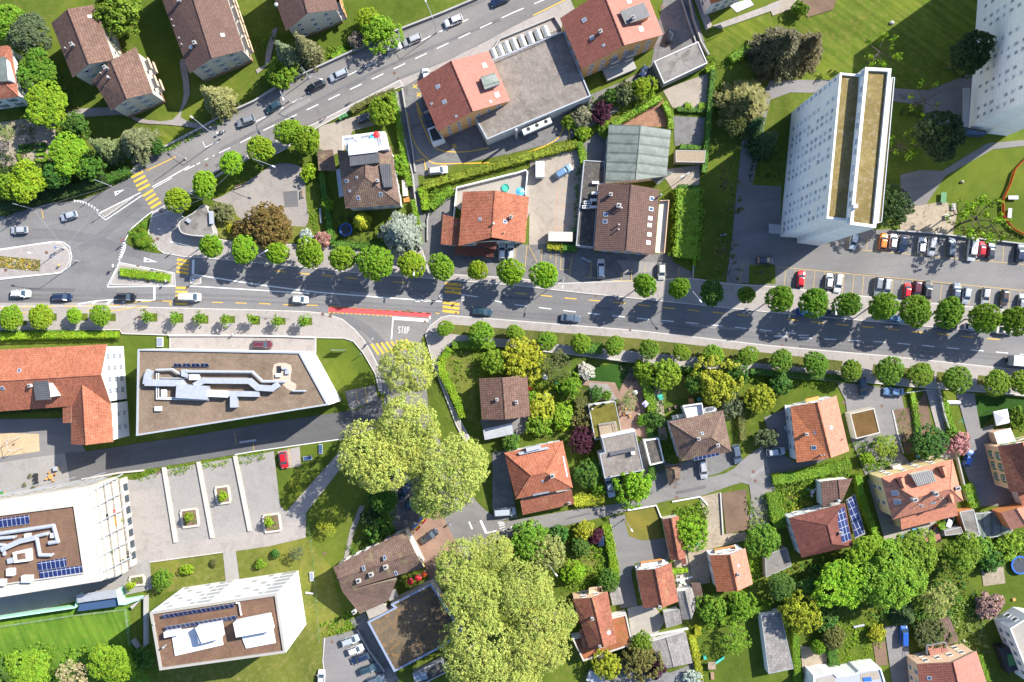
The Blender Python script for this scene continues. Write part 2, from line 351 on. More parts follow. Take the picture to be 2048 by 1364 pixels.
def inside(p,poly):
 x,y=p[0],p[1];c=False;n=len(poly)
 for i in range(n):
  a,b=poly[i],poly[i - 1]
  if (a[1] > y) !=(b[1] > y) and x < (b[0] - a[0]) * (y - a[1]) / (b[1] - a[1]) + a[0]:c=not c
 return c
def obj(name,me,parent=None,loc=(0,0,0)):
 o=bpy.data.objects.new(name,me);COL.objects.link(o);o.location=loc
 if parent is not None:o.parent=parent
 return o
def tag(o,label=None,cat=None,group=None,kind=None):
 if label:o["label"]=label
 if cat:o["category"]=cat
 if group:o["group"]=group
 if kind:o["kind"]=kind
 return o
def thing(name,label,cat,loc,group=None):
 o=bpy.data.objects.new(name,None);o.empty_display_size=.3;COL.objects.link(o);o.location=loc
 return tag(o,label,cat,group)
def dup(src,loc,rotz=0,label=None,group=None,scale=None):
 r=src.copy();COL.objects.link(r);r.location=loc;r.rotation_euler=(0,0,rotz)
 if scale:r.scale=scale
 if label:r["label"]=label
 if group:r["group"]=group
 for ch in list(src.children):
  c=ch.copy();COL.objects.link(c);c.parent=r
  for g in list(ch.children):
   d=g.copy();COL.objects.link(d);d.parent=c
 return r
 # ground sheets
LAYERS=[];LAYZ=[0.0]
def sheet(name,pts,mat,raise_=None,kerb=False,label=None,kind="structure",grow=0):
 """one flat ground area from photo pixels; later sheets lie a few mm above earlier ones"""
 LAYZ[0] +=.002;z=LAYZ[0] + (raise_ or 0)
 poly=ccw([(p.x,p.y) for p in W2(pts)]);mb=MB()
 if grow:poly=[(q.x,q.y) for q in inset(poly,-grow)]
 if raise_:mb.prism(poly,-.05,z)
 else:mb.face([(x,y,z) for x,y in poly])
 mats=[mat];o=obj(name,mb.mesh(name,mats));tag(o,None,None,None,kind);LAYERS.append((poly,z));
 if kerb:
  rb=MB();kw=.22;ins=inset(poly,kw)
  for i in range(len(poly)):
   j=(i + 1) % len(poly)
   if abs(poly[i][0]) > 123 and abs(poly[j][0]) > 123:continue
   rb.face([(*poly[i],z + .003),(*poly[j],z + .003),(*ins[j],z + .003),(*ins[i],z + .003)])
  k=obj("kerb",rb.mesh("kerb",M_STONE));tag(k,None,None,None,"structure")
 return o
def gz(x,y):
 z=0.0
 for poly,zz in LAYERS:
  if zz > z and inside((x,y),poly):z=zz
 return z
def G(px,py):
 p=P(px,py);p.z=gz(p.x,p.y);return p
def smoothline(pts,n=6,closed=False):
 """Catmull-Rom through photo points"""
 out=[];m=len(pts)
 for i in range(m if closed else m - 1):
  if closed:p=[pts[(i + k - 1) % m] for k in range(4)]
  else:p=[pts[max(0,min(m - 1,i + k - 1))] for k in range(4)]
  for j in range(n):
   t=j / n;q=[]
   for d in (0,1):
    a,b,c,e=p[0][d],p[1][d],p[2][d],p[3][d]
    q.append(.5 * (2 * b + (c - a) * t + (2 * a - 5 * b + 4 * c - e) * t * t + (3 * b - a - 3 * c + e) * t ** 3))
   out.append(tuple(q))
 if not closed:out.append(tuple(pts[-1]))
 return out
def band(mb,pts,width,z,m=0,closed=False):
 w=[Vector((p[0],p[1])) for p in pts];n=len(w);L,Rr=[],[]
 for i in range(n):
  a=w[i - 1] if (i or closed) else w[i];b=w[(i + 1) % n] if (i < n - 1 or closed) else w[i]
  d=(b - a).normalized();nn=Vector((-d.y,d.x)) * width / 2;L.append(w[i] + nn);Rr.append(w[i] - nn)
 for i in range(n if closed else n - 1):
  j=(i + 1) % n;mb.face([(*Rr[i],z),(*Rr[j],z),(*L[j],z),(*L[i],z)],m)
def wallstrip(mb,pts,width,z0,z1,m=0,closed=False):
 w=[Vector((p[0],p[1])) for p in pts];n=len(w);L,Rr=[],[]
 for i in range(n):
  a=w[i - 1] if (i or closed) else w[i];b=w[(i + 1) % n] if (i < n - 1 or closed) else w[i]
  d=(b - a).normalized();nn=Vector((-d.y,d.x)) * width / 2;L.append(w[i] + nn);Rr.append(w[i] - nn)
 for i in range(n if closed else n - 1):
  j=(i + 1) % n
  mb.face([(*Rr[i],z1),(*Rr[j],z1),(*L[j],z1),(*L[i],z1)],m)
  mb.face([(*Rr[i],z0),(*Rr[j],z0),(*Rr[j],z1),(*Rr[i],z1)],m)
  mb.face([(*L[j],z0),(*L[i],z0),(*L[i],z1),(*L[j],z1)],m)
 if not closed:
  mb.face([(*L[0],z0),(*Rr[0],z0),(*Rr[0],z1),(*L[0],z1)],m);mb.face([(*Rr[-1],z0),(*L[-1],z0),(*L[-1],z1),(*Rr[-1],z1)],m)
  # the ground and everything laid on it
mb=MB();mb.face([(-420,-420,0),(420,-420,0),(420,420,0),(-420,420,0)])
tag(obj("ground",mb.mesh("ground",M_LAWN)),kind="structure")
# lawns and other growing ground
sheet("tower_lawn",F(1402,70,1440,62,1500,40,1560,18,1640,-10,1700,-40,2010,-60,1962,90,1940,250,1850,185,1790,175,1680,160,1560,160,1520,150,1440,130),M_LAWN2)
sheet("play_lawn",F(1885,345,1970,300,2048,285,2120,280,2120,500,2048,487,1900,472,1905,420,1880,400,1880,370),M_LUSH)
sheet("lawn",F(512,70,655,60,690,0,900,-20,780,64,637,135,545,180,520,170),M_LUSH)
sheet("lawn",F(270,0,325,0,380,150,372,190,345,235,330,210,300,120,270,95),M_LUSH)
sheet("lawn",F(290,262,345,245,410,258,330,298,300,320,280,300),M_LAWN2)
sheet("meadow",F(-60,1250,0,1243,250,1192,258,1196,264,1290,300,1364,290,1420,-60,1420),M_MEADOW)
sheet("school_lawn",F(244,668,340,671,340,700,275,700,272,870,262,850,250,720),M_LUSH)
sheet("lawn",F(632,676,690,677,707,684,726,706,750,748,760,780,700,792,650,710,634,706),M_LUSH)
sheet("lawn",F(268,874,400,845,405,858,390,868,280,884),M_LAWN)
sheet("lawn",F(455,848,512,832,690,805,700,818,512,847,470,857),M_LUSH)
sheet("lawn",F(548,902,690,878,684,900,640,940,572,1023,558,1010),M_LUSH)
sheet("lawn",F(300,1124,445,1104,452,1163,360,1180,305,1190),M_DRY)
sheet("lawn",F(472,1100,540,1092,612,1075,640,1110,660,1130,690,1250,645,1275,650,1364,440,1420,300,1400,320,1342,570,1306,608,1256,598,1145,480,1165),M_DRY)
sheet("park_lawn",F(612,1022,690,905,705,920,740,960,790,1010,800,1040,740,1060,690,1090,668,1130,640,1100,612,1070),M_LAWN)
sheet("lawn",F(850,760,872,800,895,836,905,850,880,850,860,800),M_LUSH)
sheet("garden_lawn",F(885,700,940,697,950,750,955,850,935,840,905,790,880,735),M_DRY)
sheet("garden_ground",F(1060,700,1180,712,1200,730,1175,760,1190,860,1150,890,1060,870,1068,760),M_GARDEN)
sheet("watered_lawn",F(1172,740,1185,733,1250,725,1262,745,1252,775,1235,790,1215,768,1175,762),M_DKLAWN)
sheet("garden_ground",F(1290,725,1480,745,1490,840,1470,880,1330,880,1300,800),M_GARDEN)
sheet("garden_lawn",F(1336,755,1385,752,1392,790,1340,802),M_DRY)
sheet("garden_lawn",F(1485,752,1670,762,1668,800,1560,815,1530,850,1490,830),M_LUSH)
sheet("clipped_lawn",F(1252,1025,1312,1012,1318,1040,1325,1075,1285,1081,1258,1072,1250,1050),M_OLIVE)
sheet("garden_lawn",F(1095,1085,1185,1080,1192,1150,1130,1162,1120,1130),M_DRY)
sheet("garden_lawn",F(1380,1260,1520,1228,1540,1364,1410,1364),M_LUSH)
sheet("garden_lawn",F(1590,1235,1760,1240,1765,1330,1600,1340),M_LUSH)
sheet("garden_lawn",F(1950,1000,2120,1060,2120,1364,1990,1300,1930,1180),M_LUSH)
sheet("garden_lawn",F(1946,800,1955,790,2048,798,2120,800,2120,840,2048,838,1985,835,1962,855),M_DKLAWN)
sheet("vegetable_ground",F(1705,885,1775,860,1795,905,1770,935,1725,945),M_LUSH)
sheet("garden_ground",F(1540,960,1700,930,1710,1000,1650,1050,1570,1060,1548,1010),M_GARDEN)
# paved yards
sheet("gravel_court",smoothline(F(425,400,445,392,512,352,545,330,580,327,606,340,612,400,618,436,605,458,575,455,530,445,490,440,460,425,455,410),3,True),M_COURT)
sheet("yard",F(637,252,662,247,700,236,745,222,750,250,705,262,690,300,662,312,640,322),M_BEIGE)
sheet("back_lane",F(793,185,806,178,835,345,852,500,840,505,824,420),M_YARD)
sheet("delivery_yard",F(806,176,850,150,900,122,975,90,1060,60,1120,40,1180,190,1300,140,1330,-20,1378,-20,1412,95,1310,165,1210,225,1165,262,1140,278,1000,312,880,335,852,352,836,350),M_YARD)
sheet("side_yard",F(1165,262,1186,204,1230,172,1300,132,1322,150,1300,180,1215,236),ground_mat("dusty_yard",(.20,.18,.15),.15,.15,2.0,None,.9,.25))
sheet("terrace",F(905,378,1060,338,1060,420,1040,480,920,420,908,410),M_TILE)
sheet("paved_yard",F(1060,318,1160,297,1166,310,1160,485,1058,490),M_BEIGE)
sheet("forecourt",F(844,430,905,385,905,480,1060,490,1190,480,1190,505,1340,508,1348,525,1385,545,1384,558,1224,564,1124,568,1024,557,862,547,850,520),M_YARD)
sheet("slab_path",F(1233,520,1315,525,1300,545,1250,545),M_CONC)
sheet("terrace",F(1320,340,1400,330,1398,378,1345,380),M_BEIGE)
sheet("yard",F(1325,180,1420,145,1420,225,1345,215),M_BEIGE)
sheet("yard",F(1345,232,1412,236,1410,290,1350,292),M_YARD)
sheet("mulch_bed",F(1225,248,1325,195,1342,255,1240,250),M_MULCH)
sheet("side_yard",F(1152,300,1215,248,1215,365,1192,370,1165,330),M_YARD)
sheet("parking_lot",F(1452,566,1464,475,1474,370,1484,280,1540,160,1672,160,1645,186,1580,185,1540,200,1524,270,1505,370,1562,373,1562,474,1658,488,1700,462,1790,458,1900,472,2048,487,2120,495,2120,632,2048,623,1786,598,1551,573,1490,566),M_LOT)
sheet("lawn",F(1498,530,1550,530,1551,568,1497,568),M_LAWN)
sheet("path",F(1760,175,1855,181,1935,150,1960,160,1940,258,1850,245,1848,210,1760,200),M_LOT)
sheet("path",F(1884,342,1973,287,2048,280,2120,276,2120,290,2048,292,1985,299,1890,352,1850,412,1835,420,1802,418,1800,350,1840,340),M_LOT)
sheet("play_dirt",F(1798,418,1890,402,1915,420,1905,472,1850,466,1800,462),M_DIRT)
sheet("school_yard",F(-60,840,0,838,140,836,172,903,200,930,218,950,140,965,0,990,-60,1000),M_LOT)
sheet("sandpit",F(-60,866,0,865,78,868,80,902,0,914,-60,918),M_SAND)
sheet("plaza",F(-60,935,0,925,135,905,140,965,170,952,270,960,335,938,470,915,535,905,548,902,560,1010,572,1023,612,1023,612,1045,612,1075,540,1092,472,1102,480,1166,452,1166,446,1104,300,1125,305,1178,240,1192,200,1190,0,1240,-60,1250),M_CONC)
sheet("plaza_strip",F(255,985,320,975,345,1085,270,1100),M_PAVE)
sheet("plaza_path",F(262,1100,345,1083,540,1050,612,1040,612,1075,540,1092,300,1125),M_PAVE)
sheet("plaza_slab",F(336,950,396,941,422,1076,358,1087),M_CONC)
sheet("plaza_slab",F(406,941,470,931,500,1063,428,1075),M_CONC)
sheet("diagonal_path",F(572,1024,684,898,702,910,612,1026),M_PAVE)
sheet("slab_walk",F(684,1135,700,1060,720,1010,730,1012,708,1065,692,1135),M_COBBLE)
sheet("car_park",F(645,1277,715,1258,760,1300,800,1380,650,1380),M_LOT)
sheet("yard",F(700,1240,730,1225,790,1340,800,1364,770,1350),M_YARD)
sheet("new_drive",F(130,905,172,903,400,868,512,849,715,819,762,795,775,850,690,876,512,902,470,909,327,933,217,952,140,962),M_DRIVE)
sheet("parking_bay",F(555,903,600,893,602,932,562,938),M_PAVE)
sheet("car_bay",F(690,782,750,770,757,800,700,820),M_YARD)
sheet("lane",smoothline(F(770,790,800,762,840,700,852,760,862,840,905,930,955,1005,1000,1038,1024,1040,1149,1019,1274,1000,1336,970,1449,947,1490,915,1535,890,1545,935,1548,1000,1530,1065,1500,1058,1498,969,1439,979,1400,992,1344,999,1254,1022,1180,1040,1024,1074,985,1085,960,1120,930,1112,905,1080,892,1045,860,1010,830,960,800,900,775,850),3,True),M_SIDE)
sheet("shaded_yard",F(750,1010,800,930,870,1015,830,1075,790,1060),M_YARD)
sheet("brick_forecourt",F(800,1075,880,1010,892,1045,925,1108,920,1130,870,1200,850,1130),M_BRICK)
sheet("yard",F(960,840,1075,815,1076,855,1020,875,970,865),M_LOT)
sheet("yard",F(985,905,1010,900,1035,1035,985,1045),M_YARD)
sheet("garden_path",F(1165,760,1230,765,1245,800,1225,800,1205,775,1165,770),M_BRICK)
sheet("brick_terrace",F(1235,790,1260,735,1280,740,1290,820,1300,880,1240,860),M_BRICK)
sheet("stone_bed",F(1178,765,1215,768,1235,800,1180,800),M_COBBLE)
sheet("drive",F(1280,880,1345,930,1340,972,1290,990,1270,930),M_YARD)
sheet("yard",F(1345,930,1475,895,1482,922,1440,945,1340,975),M_YARD)
sheet("garden_path",F(1305,760,1320,755,1335,880,1318,880),M_DIRT)
sheet("drive",F(1218,1035,1250,1028,1250,1045,1258,1072,1285,1081,1330,1075,1340,1118,1270,1126,1262,1145,1275,1212,1240,1216,1230,1120),M_LOT)
sheet("drive",F(1398,994,1440,984,1447,1068,1492,1064,1494,1080,1418,1098,1420,1165,1385,1172,1372,1085,1400,1068,1412,1040),M_DIRT)
sheet("white_terrace",F(1254,1216,1305,1206,1330,1240,1310,1275,1265,1285),M_TILE)
sheet("terrace",F(1345,1105,1372,1100,1385,1175,1355,1180),M_BEIGE)
sheet("drive",F(1518,882,1535,860,1560,905,1592,925,1660,915,1600,940,1543,956,1530,910),M_DRIVE)
sheet("yard",F(1528,835,1575,815,1590,900,1545,900),M_LOT)
sheet("drive",F(1672,764,1800,778,1808,818,1800,905,1830,935,1730,950,1702,880,1690,800),M_LOT)
sheet("soil_bed",F(1786,820,1832,812,1850,780,1872,900,1812,908),M_SOIL)
sheet("path",F(1850,776,1878,782,1912,920,1888,915),M_PAVE)
sheet("path",F(1912,785,1948,786,1960,858,1985,848,2000,960,2048,1000,2048,1010,1958,1012,1925,930,1935,870),M_LOT)
sheet("house_terrace",F(1735,960,1780,935,1885,905,1900,915,1770,960,1800,1055,1870,1042,1895,1070,1800,1088,1768,1078),M_TILE)
sheet("drive",F(1768,1252,1815,1250,1822,1380,1786,1380),M_LOT)
sheet("soil_bed",F(1443,986,1492,978,1500,1058,1452,1068),M_SOIL)
sheet("soil_bed",F(1745,1285,1770,1282,1775,1330,1752,1330),M_SOIL)
sheet("soil_bed",F(1960,1122,2004,1118,2010,1166,1966,1172),M_DIRT)
sheet("soil_bed",F(1590,0,1680,-20,1665,20,1615,35),M_SOIL)
sheet("yard",F(1536,10,1585,-10,1600,12,1545,32),M_BEIGE)
sheet("yard",F(1385,-10,1402,-10,1424,52,1412,62),M_PAVE);sheet("yard",F(1424,52,1500,24,1560,2,1560,16,1440,58),M_PAVE)
sheet("soil_bed",F(1600,1290,1655,1300,1650,1350,1605,1345),M_DIRT)
sheet("yard",F(1190,1300,1340,1345,1400,1320,1410,1380,1190,1380),M_YARD)
sheet("kitchen_garden",F(0,245,110,230,115,320,0,335),M_DIRT)
sheet("garden_path",smoothline(F(90,225,235,215,270,235,345,240,368,190,360,125,372,125,380,190,362,235,415,252,410,258,340,250,280,246,240,230,100,240),3,True),M_COURT)
sheet("path",F(530,130,533,100,545,60,556,55,545,100,540,128,515,148,512,140),M_COURT)
# carriageways
sheet("main_road",smoothline(F(-80,450,0,438,90,413,175,401,262,358,275,330,310,310,410,257,512,207,637,140,787,70,887,30,970,0,1010,-30,1190,-40,1136,0,1024,55,975,82,895,122,800,157,632,243,512,297,430,343,397,371,305,421,270,451,250,473,252,488,280,501,328,509,367,516,390,517,512,528,687,546,862,560,1024,573,1149,587,1274,600,1536,627,2048,673,2120,680,2120,745,2048,738,1786,710,1536,688,1274,658,1024,638,900,628,880,633,858,650,838,680,845,720,800,775,766,780,762,735,745,702,730,676,712,656,687,636,652,624,612,620,512,617,350,613,150,609,0,611,-80,612),3,True),M_ROAD,grow=.55)
sheet("avenue",F(275,334,310,312,410,260,512,211,637,144,787,74,887,34,970,4,1010,-30,1190,-40,1136,-2,1024,52,975,79,895,119,800,154,632,240,512,294,430,340,397,368,306,418),M_AVE)
sheet("side_street",F(655,628,690,632,860,644,856,655,840,680,845,720,800,775,768,780,764,735,747,702,733,678,714,656),M_SIDE)
sheet("pavement",F(800,160,895,122,975,82,1024,55,1140,-2,1150,20,1122,58,980,114,905,128,850,150,806,176),M_PAVE)
# raised pavements and islands
sheet("pavement",F(-80,613,0,612,150,611,350,615,512,619,612,622,650,626,686,638,710,658,728,678,744,704,760,737,765,782,758,782,750,747,726,706,706,682,688,677,633,676,633,706,603,704,340,698,340,671,245,668,240,660,-80,664),M_PAVE,.12,True)
sheet("pavement",F(306,424,399,374,512,300,632,246,800,160,808,172,700,222,640,254,560,306,520,322,455,358,430,372,405,396,378,408,362,434,440,478,500,488,590,488,662,491,730,496,846,501,860,546,1024,555,1124,566,1224,562,1384,556,1452,566,1551,573,1786,598,2048,623,2120,630,2120,678,2048,671,1536,625,1274,598,1149,585,1024,571,862,558,687,544,512,526,390,515,367,514,328,507,305,490,297,465,303,437),M_PAVE,.12,True)
sheet("planted_corner",smoothline(F(304,426,272,453,253,474,255,488,282,500,326,507,307,490,299,466,302,442),2,True),M_LUSH,.10)
sheet("pavement",F(900,630,1024,640,1274,660,1536,690,1786,712,2048,740,2120,747,2120,795,2048,790,1870,778,1670,760,1536,749,1290,726,1160,712,1024,696,940,687,900,691,882,706,876,725,882,752,905,810,940,875,930,885,912,850,893,800,868,735,858,700,850,668,860,651,882,634),M_PAVE,.12,True)
sheet("grass_strip",F(893,648,1024,658,1274,677,1536,706,1685,722,1680,742,1536,728,1274,703,1180,695,1024,679,903,668),M_VERGE,.13)
sheet("grass_strip",F(1745,728,1868,742,1866,762,1743,750),M_VERGE,.13)
sheet("grass_strip",F(1873,743,1916,748,1912,770,1870,763),M_VERGE,.13)
sheet("grass_strip",F(1955,750,2110,766,2110,783,1952,769),M_VERGE,.13)
sheet("grass_strip",F(365,405,398,378,440,352,500,318,560,309,600,318,606,332,575,325,540,329,510,348,445,388,424,398,420,410,390,415),M_LUSH,.13)
sheet("park_bed",F(428,412,455,410,466,424,485,440,560,450,620,455,640,492,590,486,500,486,440,476,430,440),M_DRY,.13)
sheet("traffic_island",smoothline(F(-80,508,0,500,60,490,110,485,130,490,141,507,139,527,121,545,60,552,0,557,-80,565),3,True),M_PAVE,.12,True)
sheet("flower_bed",F(-80,510,0,512,82,520,82,543,0,536,-80,533),M_BED,.13)
sheet("traffic_island",F(239,527,348,547,348,570,220,570,231,546),M_PAVE,.12,True)
sheet("traffic_island",F(200,426,271,392,266,397,211,436),M_COBBLE,.12,True)
sheet("traffic_island",smoothline(F(384,552,402,553,403,560,402,568,384,569,381,561),3,True),M_PAVE,.12,True)
sheet("traffic_island",F(886,587,886,599,881,598,878,593,881,588),M_COBBLE,.12,True)
sheet("traffic_island",F(923,590,928,592,930,597,928,602,922,603),M_COBBLE,.12,True)
sheet("pavilion_edge",F(330,440,360,425,363,470,350,485,335,470),M_PAVE,.003)
for pts in (F(36,641,55,641,55,650,36,650),F(104,627,115,627,115,641,104,641),F(152,627,177,627,177,641,152,641),F(208,627,233,627,233,642,208,642),
F(300,627,316,627,316,643,300,643),F(352,627,368,627,368,645,352,645),F(400,631,418,631,418,647,400,647),F(455,632,471,632,471,646,455,646),
F(505,632,521,632,521,649,505,649),F(552,636,572,636,572,649,552,649),F(606,636,625,636,625,650,606,650)):
 sheet("tree_pit",pts,M_LUSH,.13)
sheet("hedge_strip",F(-80,664,236,664,238,682,-80,690),M_LUSH,.13)
sheet("cycle_path",F(-60,606,140,605,240,606,300,612,240,614,140,614,-60,616),M_PAVE,.004)
# mended patches and wear on the asphalt
M_PAT1=road_mat("patched_asphalt",(.115,.112,.115),.1);M_PAT2=road_mat("pale_patched_asphalt",(.215,.205,.20),.1)
for pts,mt in ((Q(1,1,215,170,330,160,340,290,230,295),M_PAT1),(Q(1,1,640,880,700,885,697,905,638,900),M_PAT1),(Q(2,1,640,1085,800,1100,798,1118,638,1104),M_PAT1),(F(700,583,760,588,759,592,699,587),M_PAT2),(F(1380,648,1470,656,1469,664,1379,656),M_PAT2),(F(1600,690,1720,700,1719,706,1599,696),M_PAT1),(F(60,575,150,577,150,584,60,582),M_PAT1),(F(190,470,250,500,246,508,185,480),M_PAT1),(F(560,225,620,196,624,203,564,232),M_PAT2),(F(430,330,470,310,473,316,433,336),M_PAT1),(F(690,172,730,153,733,159,693,178),M_PAT1),(F(250,900,252,930,258,930,256,900),M_PAT1),(F(1700,545,1900,568,1899,571,1699,548),M_PAT1),(F(1350,983,1410,970,1412,976,1352,989),M_PAT1),(F(1130,1036,1180,1024,1181,1028,1131,1040),M_PAT1),(F(1500,950,1530,930,1534,936,1504,956),M_PAT2),(F(1310,30,1330,60,1345,85,1320,100,1300,95,1325,82),M_PAT1),(F(520,632,580,636,580,640,520,636),M_PAT2),(F(1000,590,1060,595,1060,601,1000,596),M_PAT1)):
 w=W2(pts);z=max(gz(p.x,p.y) for p in w) + .0015;mb=MB();mb.face([(p.x,p.y,z) for p in ccw(w)]);tag(obj("road_patch",mb.mesh("road_patch",mt)),kind="structure")
M_TYRE=road_mat("tyre_darkened_asphalt",(.135,.131,.133),.1)
for ti,(pts,wd) in enumerate(((F(668,634,705,643,735,660,765,690),2.2),(F(20,512-38,90,468,170,476,250,500,300,513),2.4),(F(160,500,205,470,240,440,280,405),2.0),(F(60,590,200,592,380,590,600,598,900,618),.7),(F(60,598,200,600,380,599,600,607,880,625),.7),(F(960,620,1274,645,1600,676,2040,714),.7),(F(960,628,1274,652,1600,684,2040,722),.7),(F(400,548,640,565,860,585),.7),(F(400,556,640,573,860,592),.7),(F(440,300,560,240,760,140,1000,40),.7))):
 w=smoothline(pts,5);z=max(gz(P(*q).x,P(*q).y) if inside(P(*q),LAYERS[-1][0]) or True else 0 for q in w[2:-2]);mb=MB();band(mb,[(p.x,p.y) for p in W2(w)],wd,min(z,.2) + .0016 + ti * .0003);tag(obj("tyre_track",mb.mesh("tyre_track",M_TYRE)),kind="structure")
 # painted markings (photo pixels)
def marks(name,mat):
 m=MB();return m,lambda:tag(obj(name,m.mesh(name,mat)),kind="structure")
def poly_mark(m,pts,up=.005):
 w=W2(pts);c=sum(w,Vector()) / len(w);z=max(gz(p.x,p.y) for p in w + [c]) + up
 m.face([(p.x,p.y,z) for p in ccw(w)])
def line_mark(m,pts,width,dash=None,up=.005,phase=0):
 w=W2(pts)
 if not dash:
  for a,b in zip(w,w[1:]):
   n=max(1,int((b - a).length / 12));d=(b - a).normalized();q=Vector((-d.y,d.x,0)) * width / 2
   z=max(gz(a.x + (b.x - a.x) * k / 4,a.y + (b.y - a.y) * k / 4) for k in range(5)) + up
   m.face([(*(a - q).xy,z),(*(b - q).xy,z),(*(b + q).xy,z),(*(a + q).xy,z)])
  return
 on,off=dash;t0=-phase
 for a,b in zip(w,w[1:]):
  L=(b - a).length;d=(b - a) / L;q=Vector((-d.y,d.x,0)) * width / 2;k=math.floor((t0) / (on + off));
  while k * (on + off) < t0 + L:
   s,e=max(k * (on + off),t0) - t0,min(k * (on + off) + on,t0 + L) - t0;k +=1
   if e - s < .05:continue
   A,B=a + d * s,a + d * e;c=(A + B) / 2;z=gz(c.x,c.y) + up;m.face([(*(A - q).xy,z),(*(B - q).xy,z),(*(B + q).xy,z),(*(A + q).xy,z)])
  t0 +=L
def dashes(m,pts,width,on):
 for a,b in zip(pts,pts[1:]):
  p,q=P(*a),P(*b);e=p + (q - p).normalized() * on;line_mark(m,[a,(1024 + e.x / S,682 - e.y / S)],width)
m,fin=marks("white_lane_marking",M_WHITE)
line_mark(m,F(388,549,520,570,640,585,780,596,884,603),.28)
line_mark(m,F(380,572,512,580,620,587),.25)
line_mark(m,F(923,589,956,594),.2);line_mark(m,F(984,600,1005,605),.2)
line_mark(m,Q(2,1,20,1073,480,1128,1000,1182,1500,1226,2048,1281) + Q(3,1,330,1317) + Q(3,2,0,-40,950,10,1440,54,2048,108),.2,(3,2.9))
line_mark(m,Q(1,0,-100,1010,60,1045,240,960,2048,107) [1:],.22,(3.1,2.65));line_mark(m,Q(2,0,0,107,280,-10),.22,(3.1,2.65))
line_mark(m,Q(0,0,1480,1364,1560,1325),.22);line_mark(m,Q(0,0,1575,1318,1640,1282,1720,1243),.2,(1.0,1.2));line_mark(m,Q(0,0,1755,1225,1845,1182,2020,1095),.22,(3,2.6))
line_mark(m,Q(1,0,0,975,80,935,345,795,590,676,880,535,1060,448,1330,325,1420,278,1700,155),.2,(2.7,2.2))
line_mark(m,Q(0,0,1625,1135,1645,1180,1750,1132),.15)
line_mark(m,F(305,374,345,352,380,332),.22);line_mark(m,F(307,377,345,356),.15)
line_mark(m,F(197,428,282,386),.22);line_mark(m,F(212,440,285,391),.2);line_mark(m,F(197,428,212,440),.2)
line_mark(m,Q(0,1,860,930,1220,925,1400,925),.3);line_mark(m,Q(0,1,860,930,945,760,1000,640,1010,585),.2);line_mark(m,Q(0,1,950,735,1400,820,1405,930),.15)
line_mark(m,Q(0,1,1238,930,1238,1035),.5);line_mark(m,Q(0,1,1550,715,1546,830),.55)
line_mark(m,Q(0,1,630,1068,760,1045,920,1032,1240,1040),.25)
for a in (Q(0,1,740,1065,775,1045),Q(0,1,860,1068,900,1035),Q(0,1,980,1060,1015,1035)):line_mark(m,a,.5)
line_mark(m,Q(0,1,-60,876,0,872,490,820,560,770,578,690,560,610,510,575,440,568,0,632,-60,640),.22)
line_mark(m,Q(0,1,1005,560,1060,460,1160,375,1225,325),.2)
for k in range(9):
 x,y=602 + k * 22.5,246 + (k * k) * 1.15
 poly_mark(m,Q(0,1,x-9,y-12,x+10,y-6,x-1,y+13))
for k in range(8):
 x,y=997 - k * 5.2,585 + k * 18.5;poly_mark(m,Q(0,1,x-16,y-6,x+9,y-10,x+7,y+9))
for tri in (Q(0,1,1155,693,1262,733,1153,733),Q(0,1,1000,152,925,205,918,170)):
 cx,cy=sum(p[0] for p in tri) / 3,sum(p[1] for p in tri) / 3
 inn=[(cx + (x - cx) * .45,cy + (y - cy) * .45) for x,y in tri]
 for i in range(3):j=(i + 1) % 3;poly_mark(m,[tri[i],tri[j],inn[j],inn[i]])
line_mark(m,Q(1,1,1092,1180,1380,1200),.75);line_mark(m,Q(1,1,1097,1190,1084,1350),.3)
for x in (1275,1340,1400):line_mark(m,Q(1,1,x,1043,x+35,1046),.35)
for a,b in ((Q(1,3,1797,70,1843,172),.55),(Q(1,3,1838,173,1925,152),.3),(Q(1,3,1705,80,1730,140),.35),(Q(2,3,-10,125,20,120),.3)):line_mark(m,a,b)
line_mark(m,F(1830,595,1835,598),.2)
fin()
def letters(m,txt,origin,ang,h,w,gap,st=.28):
 """block capitals from strokes; origin is the foot of the first letter in metres"""
 G_={"S":[(1,.86,.5,1),(.5,1,0,.8),(0,.8,.15,.55),(.15,.55,.85,.45),(.85,.45,1,.2),(1,.2,.5,0),(.5,0,0,.14)],"T":[(0,1,1,1),(.5,1,.5,0)],
"O":[(0,.2,0,.8),(0,.8,.5,1),(.5,1,1,.8),(1,.8,1,.2),(1,.2,.5,0),(.5,0,0,.2)],"P":[(0,0,0,1),(0,1,.8,1),(.8,1,1,.85),(1,.85,1,.62),(1,.62,.8,.48),(.8,.48,0,.48)],
"C":[(1,.85,.5,1),(.5,1,0,.75),(0,.75,0,.25),(0,.25,.5,0),(.5,0,1,.15)],"E":[(1,1,0,1),(0,1,0,0),(0,0,1,0),(0,.5,.8,.5)]}
 ca,sa=math.cos(ang),math.sin(ang);x0=0
 z=gz(origin[0],origin[1]) + .006
 for ch in txt:
  for k,(a,b,c,d) in enumerate(G_[ch]):
   A,B=Vector((x0 + a * w,b * h)),Vector((x0 + c * w,d * h));e=(B - A).normalized() * st * .35;A -=e;B +=e
   n=Vector((-(B - A).y,(B - A).x)).normalized() * st / 2
   m.face([(origin[0] + p.x * ca - p.y * sa,origin[1] + p.x * sa + p.y * ca,z + k * .0006) for p in (A - n,B - n,B + n,A + n)])
  x0 +=w + gap
m,fin=marks("stop_lettering",M_WHITE)
o=P(797,666);letters(m,"STOP",o,R(-4),1.6,.36,.34,.13)
o=P(1013,1060);letters(m,"STOP",o,R(108),1.3,.36,.32,.13)
fin()
m,fin=marks("crosswalk_marking",M_YELLOW)
